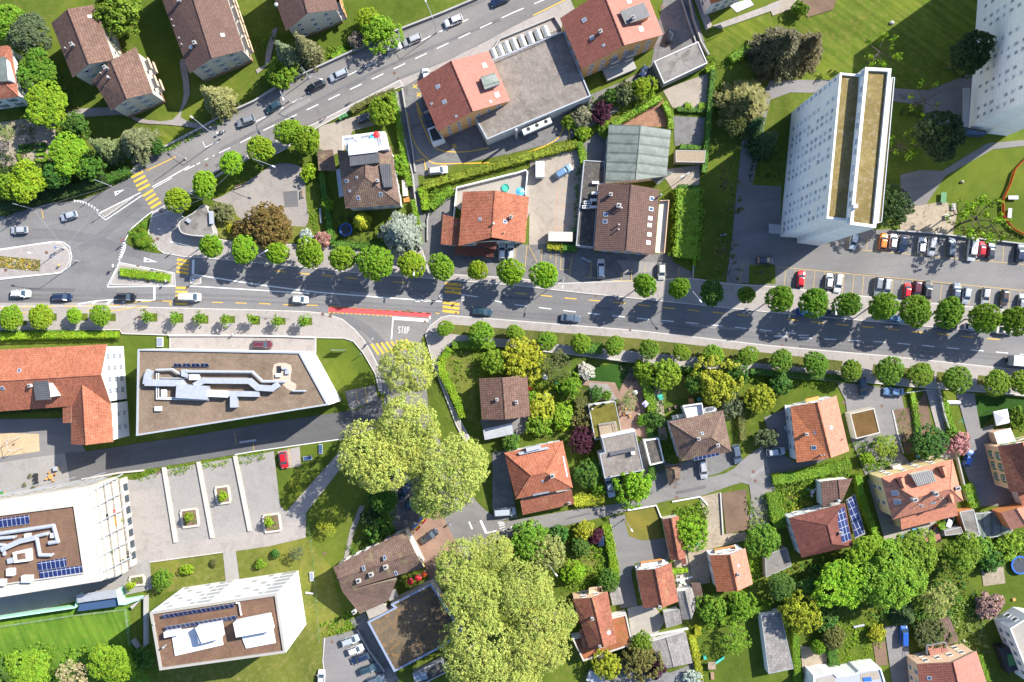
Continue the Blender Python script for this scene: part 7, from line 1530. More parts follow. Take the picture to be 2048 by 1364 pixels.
def car_proto(kind,colr):
 k=(kind,colr)
 if k in _cars:return _cars[k]
 L,hw,Ht,belt,hood,(rb,rt,ft,fb),tr=CAR[kind];h=L / 2
 pm=MATS.get("paint_" + colr) or paint_mat("paint_" + colr,PAINTS[colr])
 body=MB();x0=-h;xs=[(-h,.80,.42,tr * .80),(-h + .12,.93,.30,tr * .96),(-h + .5,1,.24,tr),(rb if rb > -h + .6 else -h + .7,1,.22,belt),(-.2,1,.2,belt),(fb,1,.2,belt),(fb + .25,.99,.22,hood + .02),(h - .45,.97,.26,hood - .06),(h - .12,.88,.30,hood - .2),(h,.72,.40,hood - .32)]
 loft(body,[bring(x,hw * w,a,b) for x,w,a,b in xs])
 gw0,gw1=hw * .90,hw * .70
 tp=Ht - .03;B=[(rb,-gw0,belt - .02),(fb,-gw0 * .95,belt - .02),(fb,gw0 * .95,belt - .02),(rb,gw0,belt - .02)];Tt=[(rt,-gw1,tp),(ft,-gw1,tp),(ft,gw1,tp),(rt,gw1,tp)]
 # roof panel, slightly crowned, and pillars
 rf=[]
 for x,w,z in ((rt - .06,.9,tp - .03),(rt + .15,1,tp + .02),((rt + ft) / 2,1,Ht),(ft - .15,1,tp + .02),(ft + .08,.92,tp - .04)):rf.append([(x,-gw1 * w,z - .05),(x,gw1 * w,z - .05),(x,gw1 * w,z - .01),(x,gw1 * .6 * w,z + .02),(x,-gw1 * .6 * w,z + .02),(x,-gw1 * w,z - .01)])
 loft(body,rf)
 for s in (-1,1):
  for a,b in (((rb,s * gw0,belt),(rt,s * gw1,tp)),((fb,s * gw0 * .95,belt),(ft,s * gw1,tp)),(((rb + fb) / 2 - .1,s * gw0,belt),((rt + ft) / 2 - .1,s * gw1,tp))):body.tube(a,b,.045,None,5)
 if kind =="pickup":body.box((-h + .9,0,.96),(1.7,hw * 1.7,.02),0,0)
 root=thing("car","car","car",(0,0,0))
 obj("body",body.mesh("body",[pm],(0,0,0),False,True),root)
 def g(name,pts,off):
  m=MB();c=sum((Vector(p) for p in pts),Vector()) / 4;m.face([Vector(p) + Vector(off) for p in pts]);m.face([Vector(p) + Vector(off) - Vector(off) * .8 for p in reversed(pts)]);obj(name,m.mesh(name,M_GLASS),root)
 g("windscreen",[B[1],B[2],Tt[2],Tt[1]],(.012,0,.01));g("rear_window",[B[3],B[0],Tt[0],Tt[3]],(-.012,0,.01))
 g("side_window",[B[0],B[1],Tt[1],Tt[0]],(0,-.01,.004));g("side_window",[B[2],B[3],Tt[3],Tt[2]],(0,.01,.004))
 wm=MB();wr=.33
 for a,b,rr,mt in ((-.1,.1,wr,0),(.1,.115,.2,1)):wm.tube((0,a,0),(0,b,0),rr,None,14,mt)
 wme=wm.mesh("wheel",[M_RUB,M_ALU])
 for x in (-h + .85,h - .85):
  for s in (-1,1):o=obj("wheel",wme,root,(x,s * (hw - .09),wr));o.rotation_euler=(0,0,0 if s > 0 else math.pi)
 for s in (-1,1):
  m=MB();m.box((h - .16,s * hw * .62,hood - .36),(.2,.3,.14),s * -.35);obj("headlight",m.mesh("headlight",M_LAMP),root)
  m=MB();m.box((-h + .1,s * hw * .72,tr * .66),(.16,.22,.2),s * .3);obj("tail_light",m.mesh("tail_light",M_TAIL),root)
  m=MB();m.box((fb - .22,s * (hw + .09),belt - .02),(.16,.2,.14));obj("wing_mirror",m.mesh("wing_mirror",pm),root)
 if kind in ("estate","suv"):
  for s in (-1,1):m=MB();m.tube((rt + .2,s * gw1 * .82,Ht + .04),(ft - .3,s * gw1 * .82,Ht + .04),.022,None,5);obj("roof_rail",m.mesh("roof_rail",M_ALU),root)
 _cars[k]=root;root["used"]=0;return root
def car(px,py,ang,kind,colr,label,group=None,scale=1.0,name=None,cat="car"):
 pr=car_proto(kind,colr);g=G(px,py);g=P(px,py,g.z + .6);g.z=gz(g.x,g.y) + .003
 if pr["used"] ==0:
  o=pr;pr["used"]=1;o.location=g;o.rotation_euler=(0,0,R(ang));o["label"]=label
  if group:o["group"]=group
 else:o=dup(pr,g,R(ang),label,group)
 o.name=name or {"van":"van","pickup":"pickup_truck"}.get(kind,"car");o["category"]={"van":"van","pickup":"pickup"}.get(kind,cat);o.scale=(scale,) * 3;
 if not group and "group" in o:del o["group"]
 return o
DRV,PKU,PKL,STR,AVE,CPK="cars driving on the main road","cars parked in the upper bay row","cars parked in the lower bay row","cars parked under the street trees","cars lined up along the avenue","cars in the small southern car park"
for a in ((42,587,-1,"estate","white","white estate car driving below the left traffic island",DRV),(125,594,0,"estate","navy","dark navy estate car driving behind the white one",DRV),(253,594,-1,"suv","black","black car driving beside the hatched white marking",DRV),(600,599,-3,"hatch","white","white hatchback driving just before the red cycle lane",DRV),(965,623,-5,"sedan","teal","dark blue-green saloon driving past the zebra crossing",DRV),(1141,636,-5,"sedan","slate","slate blue saloon driving between the two tree rows",DRV),
(39,460,182,"hatch","silver","silver hatchback in the tree shade at the left of the junction",DRV),(138,432,197,"hatch","skysilver","pale silver car turning near the give-way teeth",DRV),
(907,42,202,"suv","white","white car with roof rails farthest up the avenue lane",AVE),(824,80,203,"estate","silver","silver estate car parked above the bright green bush",AVE),(787,96,25,"hatch","silver","silver-grey hatchback parked close behind the silver estate",AVE),(677,150,205,"estate","skysilver","pale silver estate parked alone by the dry lawn",AVE),(632,172,206,"estate","black","black estate parked behind the pale silver estate",AVE),(547,214,207,"hatch","teal","dark teal hatchback parked in the conifers' shade",AVE),(492,242,200,"suv","grey","grey boxy car parked below the fork of the lawn path",AVE),(1000,1,202,"sedan","navy","blue car cut off by the top edge on the avenue",AVE),
(852,152,95,"mini","white","white car half hidden behind the red-roofed ochre block",None),(857,236,-70,"sedan","navy","dark blue car in the shade of the red-roofed block",None),(876,341,6,"estate","white","white estate parked above the long yellow-green hedge",None),(1284,151,60,"pickup","navy","dark blue pickup with black cover by the ivy garage",None),(1340,72,72,"mini","black","black small car with white bonnet stripes above the ivy garage",None),(732,236,20,"suv","dark","dark car under the round tree in the villa yard",None),
(1127,343,33,"estate","lightblue","light blue estate parked on the beige paved yard",None),(1004,504,90,"hatch","white","left white car under the porch roof of the orange tiled house",None),(1021,505,90,"hatch","white","right white car under the porch roof of the orange tiled house",None),(1202,537,90,"estate","white","white estate in front of the brown gabled house",None),(1323,543,-90,"hatch","cream","cream-white hatchback on the right of the brown house forecourt",None),
(1707,482,-100,"hatch","skysilver","pale blue-silver hatchback beside the tower's foot",PKU),(1766,483,82,"hatch","orange","orange hatchback in the upper bay row",PKU),(1786,483,84,"mini","white","white hatchback immediately right of the orange one",PKU),(1805,488,-98,"hatch","navy","dark navy hatchback right of the white one next to orange",PKU),(1843,491,84,"hatch","white","white hatchback, left one of the middle pair of the upper row",PKU),(1863,492,-97,"estate","silver","silver estate, right one of the middle pair of the upper row",PKU),(1902,495,84,"estate","slate","blue-grey car standing alone in the upper row",PKU),(1963,498,84,"mini","red","red small car beside the white van",PKU),(1981,501,84,"hatch","dark","dark hatchback right of the red one in the upper row",PKU),(2039,505,84,"suv","navy","dark car at the right end of the upper row",PKU),
(1601,558,84,"hatch","red","red hatchback at the left end of the lower row",PKL),(1658,562,84,"mini","white","white hatchback with black roof glass in the lower row",PKL),(1676,566,-97,"estate","white","white estate right of the hatchback with black roof glass",PKL),(1756,573,-97,"estate","grey","dark grey estate, left of the silver one in the lower row",PKL),(1773,575,-97,"estate","silver","silver estate touching the dark grey one in the lower row",PKL),(1814,581,84,"mini","red","red small car in the middle of the lower row",PKL),(1833,581,-97,"estate","maroon","dark maroon estate between red and black cars",PKL),(1854,580,84,"suv","black","black estate right of the maroon one",PKL),(1912,585,84,"sedan","slate","slate saloon behind the biggest parking tree",PKL),(1932,591,-97,"hatch","skysilver","pale silver hatchback beside the slate saloon",PKL),(1970,592,-97,"hatch","silver","silver hatchback alone in the lower row",PKL),(2008,596,-97,"hatch","brown","brown hatchback towards the right end of the lower row",PKL),(2043,604,84,"hatch","grey","grey car cut off at the right end of the lower row",PKL),
(1530,521,0,"hatch","navy","dark navy car by the grass patch below the tower",None),(1608,624,-5,"hatch","blue","blue car mostly under the second parking tree",STR),(1668,626,-6,"estate","dark","dark car under the third parking tree",STR),(1791,637,-6,"estate","lightblue","light blue estate between fourth and fifth parking trees",STR),(1895,652,-6,"sedan","black","black saloon under the sixth parking tree",STR),(1946,654,-6,"hatch","white","white hatchback under the seventh parking tree",STR),(2011,661,-6,"sedan","cream","cream saloon under the last parking tree",STR),
(525,689,0,"estate","maroon","dark maroon car on the pavement by the flat tan roof",None),(568,920,-82,"hatch","red","red hatchback alone in the bay by the diagonal path",None),(811,979,60,"sedan","navy","navy saloon in the tree-shaded yard",None),(823,1003,55,"hatch","teal","dark teal hatchback half under the plane tree",None),(859,1072,35,"sedan","dark","dark saloon on the brick forecourt",None),
(701,1280,20,"estate","skysilver","pale silver estate, topmost in the small car park",CPK),(711,1299,20,"hatch","white","white hatchback, second from top in the small car park",CPK),(721,1316,200,"estate","navy","navy blue estate below the white hatchback",CPK),(738,1337,20,"estate","teal","dark teal estate below the navy one",CPK),(752,1359,20,"suv","slate","slate car cut off at the bottom of the car park",CPK),(643,1356,88,"hatch","white","white car at the bottom edge left of the small car park",None),
(1220,975,-78,"sedan","skysilver","pale silver saloon below the modern house",None),(1236,964,100,"hatch","green","dark green car under the modern house roof edge",None),(1406,938,-83,"estate","silver","silver estate parked below the mossy roof",None),(1473,908,-80,"suv","slate","dark slate car at the corner of the mossy roof",None),(1551,903,8,"suv","skysilver","silver car in the dark drive of the notched orange house",None),
(1725,772,-82,"estate","teal","dark teal car on the drive by the sedum garage",None),(1787,783,178,"sedan","lightblue","light blue saloon parked below the southern street trees",None),(1936,916,70,"hatch","blue","bright blue car beside the pink blossoming bush",None),(1897,1041,68,"hatch","white","white car tucked under the eaves of the salmon house",None),(1036,1097,15,"hatch","red","red car under the garden trees south of the lane",None),(1202,1077,86,"hatch","navy","navy car beside the purple garden shrub",None)):
 car(*a)
car(381,594,-1,"van","white","white van driving onto the zebra crossing",DRV);car(1943,501,-97,"van","white","white van parked between silver and red cars",PKU);car(1010,1023,4,"van","skysilver","pale silver van parked below the red porch roof");car(1807,1270,90,"van","blue","blue van parked on the gravel drive by the yellow shrub",None,.9)
# box truck at the right edge
g=G(2036,722);t=thing("box_truck","white box truck leaving at the right edge of the main road","truck",(g.x,g.y,g.z));t.rotation_euler=(0,0,R(-5))
m=MB();m.box((0,0,.8),(6.0,2.4,2.3));obj("cargo_box",m.mesh("cargo_box",plain("truck_white",(.78,.78,.77),.4,0,.03)),t)
m=MB();m.box((3.95,0,.5),(1.7,2.2,1.7),0,0,.92);obj("cab",m.mesh("cab",M_WPLAS),t);m=MB();m.box((4.72,0,1.4),(.25,1.9,.6));obj("windscreen",m.mesh("windscreen",M_GLASS),t)
m=MB();m.box((-3.05,0,1.0),(.08,2.2,2.0));m.box((-3.0,0,.55),(.2,2.3,.2));obj("rear_door",m.mesh("rear_door",M_STEEL),t);m=MB();m.box((.5,0,.55),(8,.9,.22));obj("chassis",m.mesh("chassis",M_DARK),t)
wm=MB();wm.tube((0,-.14,0),(0,.14,0),.45,None,14);wme=wm.mesh("wheel",M_RUB)
for x in (-1.9,3.8):
 for s in (-1,1):obj("wheel",wme,t,(x,s * 1.0,.45))
 # scooter with top box by the avenue
g=G(445,266);t=thing("scooter","white scooter with top box parked on the avenue's edge","scooter",(g.x,g.y,g.z));t.rotation_euler=(0,0,R(20))
m=MB();loft(m,[bring(-.75,.16,.5,.8),bring(-.3,.22,.4,.85),bring(.1,.18,.3,.5),bring(.5,.25,.35,.95),bring(.7,.12,.5,1.0)]);obj("body",m.mesh("body",M_WPLAS),t)
m=MB();m.box((-.25,0,.85),(.7,.28,.1));obj("seat",m.mesh("seat",M_DARK),t);m=MB();m.box((-.8,0,.85),(.4,.42,.32));obj("top_box",m.mesh("top_box",M_WPLAS),t);m=MB();m.tube((.55,-.33,1.05),(.55,.33,1.05),.025);m.tube((.7,0,.5),(.52,0,1.05),.03);obj("handlebar",m.mesh("handlebar",M_DARK),t)
wm=MB();wm.tube((0,-.06,0),(0,.06,0),.25,None,12);wme=wm.mesh("wheel",M_RUB);obj("wheel",wme,t,(-.6,0,.25));obj("wheel",wme,t,(.75,0,.25))
# trailers
def trailer(px,py,ang,l,w,h,label,cm):
 g=G(px,py);g=P(px,py,h);z=gz(g.x,g.y);t=thing("trailer",label,"trailer",(g.x,g.y,z));t.rotation_euler=(0,0,R(ang))
 m=MB();m.box((0,0,.45),(l,w,h - .45),0,0,.97);obj("cover",m.mesh("cover",cm),t);m=MB();m.tube((l / 2,0,.45),(l / 2 + 1.1,0,.45),.05);m.box((0,0,.38),(l * .98,w * .98,.07));obj("chassis",m.mesh("chassis",M_STEEL),t)
 wm=MB();wm.tube((0,-.09,0),(0,.09,0),.3,None,12);wme=wm.mesh("wheel",M_RUB)
 for x in (-.4,.4):
  for s in (-1,1):obj("wheel",wme,t,(x,s * (w / 2 - .02),.3))
trailer(1121,473,-1,5.9,2.3,2.4,"long trailer with cream tarpaulin above the yellow-green hedge",M_CRIM);trailer(1080,338,90,3.8,2.1,2.2,"white box trailer by the terrace wall on the paved yard",M_WPLAS);trailer(1652,1241,80,2.6,2.0,1.3,"small pale trailer on the shaded lawn of the grove",M_CORR)
g=G(1341,72)
# people
def person_mesh(seed):
 """one continuous skinned body in mid-stride; materials: clothes top, trousers, skin/hair by height"""
 V,E,Rr=[],[],[]
 def a(p,r,par=None):
  V.append(p);Rr.append(r);i=len(V) - 1
  if par is not None:E.append((par,i))
  return i
 pel=a((0,0,.95),.15);sp=a((.01,0,1.15),.135,pel);ch=a((.02,0,1.36),.16,sp);nk=a((.03,0,1.50),.06,ch);hd=a((.05,0,1.60),.085,nk);tp=a((.05,0,1.72),.085,hd);a((.13,0,1.615),.022,hd)
 for s,fx in ((1,1),(-1,-1)):
  hp=a((0,s * .10,.90),.10,pel);kn=a((.14 * fx + .03,s * .10,.50),.065,hp);an=a((.2 * fx - .03,s * .10,.09),.045,kn);a((.2 * fx + .12,s * .11,.045),.04,an)
  sh_=a((.02,s * .20,1.40),.07,ch);el=a((-.10 * fx,s * .25,1.13),.045,sh_);wr=a((-.06 * fx + .08,s * .25,.90),.03,el);pm=a((-.05 * fx + .11,s * .25,.82),.032,wr)
  for k in range(4):f1=a((-.05 * fx + .095 + .022 * k,s * .252,.76),.009,pm);a((-.05 * fx + .10 + .022 * k,s * .245,.715 + .006 * abs(k - 1)),.008,f1)
  th=a((-.05 * fx + .165,s * .235,.80),.01,pm);a((-.05 * fx + .175,s * .225,.76),.009,th)
 me=bpy.data.meshes.new("person");me.from_pydata(V,E,[]);o=bpy.data.objects.new("tmp",me);COL.objects.link(o)
 mo=o.modifiers.new("skin",'SKIN');
 for i,sv_ in enumerate(me.skin_vertices[0].data):sv_.radius=(Rr[i],Rr[i]);sv_.use_root=(i ==0)
 o.modifiers.new("sub",'SUBSURF').levels=1
 dg=bpy.context.evaluated_depsgraph_get();nm=bpy.data.meshes.new_from_object(o.evaluated_get(dg));bpy.data.objects.remove(o);nm.polygons.foreach_set("use_smooth",[True] * len(nm.polygons));return nm
PM=person_mesh(1)
def person(px,py,ang,top,legs,hair,label,bag=None):
 g=G(px,py);me=PM.copy();me.materials.clear()
 for nm,c in (("cloth_%s" % "_".join(str(int(x * 999)) for x in top),top),("cloth_%s" % "_".join(str(int(x * 999)) for x in legs),legs),("skin",(.5,.3,.2)),("hair_%d" % int(hair[0] * 999),hair)):me.materials.append(plain(nm,c,.8,0,.08,8))
 for p in me.polygons:
  z=p.center.z;p.material_index=1 if z < .97 and abs(p.center.y) < .2 else (2 if (z < 1.0 and abs(p.center.y) >=.2) or 1.49 < z < 1.66 else (3 if z >=1.66 else 0))
 o=obj("person",me);o.location=g;o.rotation_euler=(0,0,R(ang));tag(o,label,"person");return o
for a in ((703,204,25,(.5,.35,.3),(.1,.1,.14),(.1,.05,.03),"person in pale top walking by the clipped avenue hedge"),(652,237,205,(.03,.03,.04),(.04,.04,.05),(.05,.03,.02),"person in dark clothes walking past the villa drive"),(440,661,170,(.6,.6,.62),(.08,.1,.2),(.2,.12,.06),"person in white top walking below the fourth sapling"),(470,668,200,(.45,.5,.6),(.05,.05,.07),(.03,.02,.02),"person in grey-blue top walking near the low white wall"),(463,650,20,(.15,.25,.5),(.1,.1,.1),(.1,.06,.03),"person in blue jacket beside the sapling pits"),
(862,661,80,(.7,.7,.72),(.3,.3,.35),(.1,.07,.05),"person in white standing at the street corner by the first southern tree"),(918,571,265,(.5,.4,.12),(.05,.06,.1),(.06,.04,.02),"person in ochre jacket on the shaded zebra crossing"),(907,582,265,(.55,.5,.42),(.1,.1,.13),(.2,.13,.07),"person in beige on the middle of the zebra crossing"),(326,425,120,(.45,.05,.06),(.05,.08,.25),(.04,.03,.02),"person in red top on the pavement of the street corner"),(900,1346-300,60,(.2,.3,.5),(.05,.05,.06),(.05,.03,.02),"person in blue by the edge of the brick forecourt")):
 person(*a)
 # street furniture, walls, garden things
def lamp(ax,ay,lx,ly,h,label,cat="street lamp"):
 a,l=P(ax,ay,h),P(lx,ly,h - .15);z=gz(a.x,a.y);t=thing("street_lamp",label,cat,(a.x,a.y,z),"street lamps");o=Vector((a.x,a.y,z))
 m=MB();m.tube((0,0,-.1),(0,0,h - z),.1,.06,8);m.tube((0,0,0),(0,0,.8),.15,.13,8);obj("pole",m.mesh("pole",M_GALV),t)
 d=l - a;m=MB();m.tube((0,0,h - z - .1),(d.x * .5,d.y * .5,h - z + .15),.055,None,6);m.tube((d.x * .5,d.y * .5,h - z + .15),(d.x,d.y,h - z + .12),.05,None,6);obj("arm",m.mesh("arm",M_GALV),t)
 m=MB();u=Vector((d.x,d.y)).normalized();m.box((d.x + u.x * .3,d.y + u.y * .3,h - z + .03),(.85,.34,.16),math.atan2(d.y,d.x),0,.8);obj("lantern",m.mesh("lantern",M_WPLAS),t)
for a in ((112,514,62,506,9.5,"tall lamp mast on the left traffic island"),(372,490,346,485,8,"street lamp beside the concrete pavilion"),(515,512,531,503,8,"street lamp before the bronze tree"),(828,542,828,546,8,"street lamp standing in the round-crowned row"),(1128,554,1125,572,8.5,"street lamp between two round trees above the road shadow"),(1386,583,1399,600,8.5,"street lamp at the dark green tree before the tower"),(1669,606,1671,624,8.5,"street lamp among the left parking trees"),(1937,632,1958,652,8.5,"street lamp among the right parking trees"),(862,662,860,638,8.5,"street lamp over the stop line"),(413,258,386,236,9,"street lamp at the fork of the lawn path by the avenue"),(866,36,852,4,9,"street lamp near the top edge of the avenue"),(612,150,640,158,9,"street lamp between the conifers and the avenue"),(560,112+70,566,196,8,"street lamp on the avenue wall by the teal car"),
(505,317,545,332,8,"street lamp at the gravel court's north corner"),(1380,344,1366,352,6,"white lamp on the pale terrace by the canopy"),(1099,1131,1111,1147,6,"white lamp curving over the flower garden"),(1256,1049,1262,1058,6,"lamp at the round white bed of the clipped lawn")):lamp(*a)
def mast(px,py,h,label,boards,r=.06,name="traffic_sign"):
 g=G(px,py);t=thing(name,label,"sign",g);m=MB();m.tube((0,0,-.1),(0,0,h),r,None,8);obj("pole",m.mesh("pole",M_GALV),t)
 for (w,hh,ang,mt,z) in boards:
  m=MB();m.box((0,r + .03,z),(w,.04,hh));o=obj("sign_panel",m.mesh("sign_panel",mt),t);o.rotation_euler=(0,0,R(ang))
for a in ((125,497,3.0,"keep-right sign at the tip of the left traffic island",[(.7,.7,90,M_BLUE,2.1),(.5,.5,90,M_WPLAS,1.4)]),(124,531,1.2,"yellow marker post at the lower tip of the left island",[(.5,.7,90,M_YPLAS,.5)]),(207,430,2.6,"white sign on the cobbled triangle island",[(.7,.7,30,M_WPLAS,1.8)]),(256,484,2.6,"red and blue sign at the planted street corner",[(.7,.7,60,M_RED,1.9),(.6,.4,60,M_BLUE,1.4)]),(236,533,2.6,"sign post on the central hedge island",[(.7,.7,90,M_WPLAS,1.8)]),(395,561,2.6,"blue keep-right sign on the round refuge",[(.6,.6,90,M_BLUE,1.8)]),(884,593,2.6,"keep-right sign on the left half-round refuge",[(.6,.6,90,M_BLUE,1.8)]),(925,597,2.6,"keep-right sign on the right half-round refuge",[(.6,.6,90,M_BLUE,1.8)]),(345,507,1.6,"ticket post by the slip lane pavement",[(.5,.8,0,M_WPLAS,.6)]),(340,563,2.4,"sign at the lower end of the island hedge",[(.6,.6,90,M_WPLAS,1.6)]),
(748,680,3.2,"white banner sign at the corner of the triangular lawn",[(1.4,.9,60,M_WPLAS,1.8)]),(724,708,2.4,"small blue sign on the triangular lawn",[(.7,.5,40,M_BLUE,1.6)]),(1668-300,615-10,2.4,"bus stop sign near the dark green street tree",[(.5,.6,0,M_WPLAS,1.7)])):mast(*a)
# walls and fences
def wall(pts,h,mt,label,w=.3,name="garden_wall",cat="wall"):
 q=W2(pts);z=min(gz(p.x,p.y) for p in q);m=MB();wallstrip(m,[(p.x,p.y) for p in q],w,z - .2,z + h);tag(obj(name,m.mesh(name,mt)),label,cat)
wall(F(-40,432,0,425,60,410,130,395,215,368,262,348,300,312,408,255,440,236,512,203,560,172,637,136,700,107,787,66,887,27,960,-4),1.1,M_CWALL,"long stone wall following the north side of the avenue",.35)
wall(F(340,671,450,671,560,672,632,675),.5,M_RIM,"low white wall along the pavement above the tan-roofed building");wall(F(632,675,688,677,708,684,727,705,750,747,764,788),.12,M_RIM,"white kerb wall round the triangular lawn",.2)
wall(F(793,186,800,230,812,290,826,350,834,420,842,500),1.2,M_CWALL,"grey wall along the left side of the back lane");wall(F(805,178,815,240,826,300,831,345),.9,M_CWALL,"concrete wall between back lane and yellow-marked yard");wall(F(862,415,855,440,855,482),.6,M_CWALL,"curved kerb wall at the orange house driveway",.25)
wall(F(1780,461,1850,466,1905,472,2048,489,2110,496),1.0,M_CWALL,"retaining wall above the upper parking row");wall(F(1385,555,1388,500),.6,M_CWALL,"short wall beside the shaded verge");wall(F(1375,-10,1385,40,1400,85,1416,112),1.2,M_CWALL,"wall between the ochre block yard and the bright lawn");wall(F(1362,0,1380,55,1395,95),.5,M_CWALL,"low inner wall beside the yard steps")
wall(F(1180,714,1290,728,1400,738,1540,751,1668,762),1.1,M_CWALL,"grey fence wall below the southern footpath",.15);wall(F(1780,790,1850,780,1870,780,1872,790),.5,M_STEEL,"dark edging at the top of the soil beds",.15);wall(F(1874,779,1885,830,1905,890,1922,960,1930,1000),1.2,M_CWALL,"long stained wall between gravel path and paved yard");wall(F(1784,820,1795,870,1806,906),.3,M_STONE,"low kerb wall left of the soil beds");wall(F(1990,786,2100,796),1.1,M_CWALL,"wall above the gazebo lawn")
wall(F(1255,1020,1312,1010,1322,1035),.5,M_RIM,"white wall at the head of the clipped olive lawn");wall(F(1344,1003,1400,993,1415,1010),.4,M_RIM,"white edging above the shrubbery bed");wall(F(1440,985,1445,1068),.4,M_STONE,"stone edging left of the ploughed bed");wall(F(1298,1270,1375,1255),.8,M_RIM,"white wall above the double grey garage");wall(F(1350,1160,1384,1152),.8,M_RIM,"small white wall below the garden table")
wall(F(300,1124,445,1104),.25,M_STONE,"stone edging above the lawn of the white cube",.2);wall(F(650,1275,646,1320,650,1364),.2,M_STONE,"pale kerb left of the small car park",.2);wall(F(716,1258,740,1300,770,1340),.9,M_CWALL,"concrete wall right of the small car park");wall(F(470,909,512,902,690,877),.15,M_RIM,"white kerb along the lower edge of the dark drive",.2)
for k,pts in enumerate((F(329,934,353,1084),F(398,923,426,1075),F(471,911,501,1061))):wall(pts,.6,M_CRIM,["first","second","third"][k] + " pale step wall from the left across the plaza",.9)
wall(F(165,958,240,945,290,940),.5,M_CRIM,"pale wall at the edge of the cream building's planters",.4)
for k,(x,y,w,h,lab) in enumerate(((447,989,26,33,"upper square white planter with shrub on the plaza"),(381,1035,32,34,"left square white planter on the plaza"),(545,1045,32,34,"right square white planter on the plaza"),(276,1160,28,18,"white planter with low plants below the stepped terraces"))):
 g=G(x,y);t=thing("planter",lab,"planter",g,"white planters on the plaza");m=MB();a=R(8 if k < 3 else 8);
 W_,H_=w * S,h * S
 for dx,dy,sx,sy in ((0,H_/2,W_,.5),(0,-H_/2,W_,.5),(W_/2,0,.5,H_ - .5),(-W_/2,0,.5,H_ - .5)):m.box((dx,dy,-.05),(sx,sy,.55))
 o=obj("rim",m.mesh("rim",M_CRIM),t);m=MB();m.box((0,0,0),(W_ - .5,H_ - .5,.35));obj("soil",m.mesh("soil",M_SOIL),t);lb=LB();rng.seed(40 + k)
 for _ in range(14):clump(lb,Vector((rng.uniform(-.35,.35) * W_,rng.uniform(-.35,.35) * H_,.5)),.35,9,.28)
 o=obj("foliage",lb.mesh("foliage",M_LEAF),t);o.color=(*GREENS["mid" if k else "lime"],1);t.rotation_euler=(0,0,a)
def fence(pts,h,mt,label,name="fence",cat="fence",step=2.2,solid=.5):
 q=W2(pts);m=MB();po=MB();z=min(gz(p.x,p.y) for p in q)
 wallstrip(m,[(p.x,p.y) for p in q],.04,z + .1,z + h);
 rails=MB()
 for a,b in zip(q,q[1:]):
  for hh in (.35,.7,1):rails.tube((a.x,a.y,z + h * hh),(b.x,b.y,z + h * hh),.015,None,4)
  n=max(1,int((b - a).length / step))
  for k in range(n + 1):c=a + (b - a) * k / n;po.tube((c.x,c.y,z - .1),(c.x,c.y,z + h + .08),.04,None,6)
 t=thing(name,label,cat,(q[0].x,q[0].y,z));obj("panel",m.mesh("panel",mt,t.location),t) if solid > .4 else obj("wire",rails.mesh("wire",mt,t.location),t);obj("posts",po.mesh("posts",M_STEEL,t.location),t)
fence(Q(3,0,2090,1230,2030,1290,1960,1364) + Q(3,1,1925,110,1868,235,1872,375,1945,465,2060,530),1.1,M_ORANGE,"bright orange safety netting around the playground corner","safety_netting","fence")
fence(F(-10,1253,60,1243,150,1229,254,1217,262,1285),1.2,plain("wire_mesh_fence",(.4,.45,.45),.6,.3),"wire fence along the top of the tall meadow",solid=0);fence(F(615,1023,628,1120,640,1280),1.2,M_GRN,"green wire fence crossing the lawn east of the white cube",solid=0);fence(F(1938,1165,1960,1270,1975,1300),1.2,M_GRN,"green garden fence left of the pinkish bush",solid=0);fence(F(1146,246,1182,205),1.6,M_DARK,"dark iron fence at the corner of the commercial hall")
# benches, tables, bins
def bench(px,py,ang,label,l=2.0,mt=None,back=True):
 g=G(px,py);t=thing("park_bench",label,"bench",g,"park benches");t.rotation_euler=(0,0,R(ang));mt=mt or M_WOOD
 m=MB();
 for k in (-.15,0,.15):m.box((0,k,.42),(l,.12,.04))
 obj("seat",m.mesh("seat",mt),t)
 if back:m=MB();m.box((0,.26,.55),(l,.05,.32));obj("backrest",m.mesh("backrest",mt),t)
 for s in (-1,1):m=MB();m.box((s * l * .4,0,0),(.08,.45,.42));obj("leg",m.mesh("leg",M_STEEL),t)
bench(608,387,88,"pale bench on the right edge of the gravel court");bench(478,374,22,"bench on the upper left edge of the gravel court");bench(480,444,0,"bench by the bronze tree's court corner");bench(642,432,94,"long grey bench on the side path by the dark hedge",3.6,M_STEEL,False);bench(1172,520,-25,"low pale rail bench on the forecourt of the brown house",2.4,M_GALV,False);bench(620,1148+37,-5,"pale stone bench on the dry lawn beside the white cube",1.9,M_RIM,False)
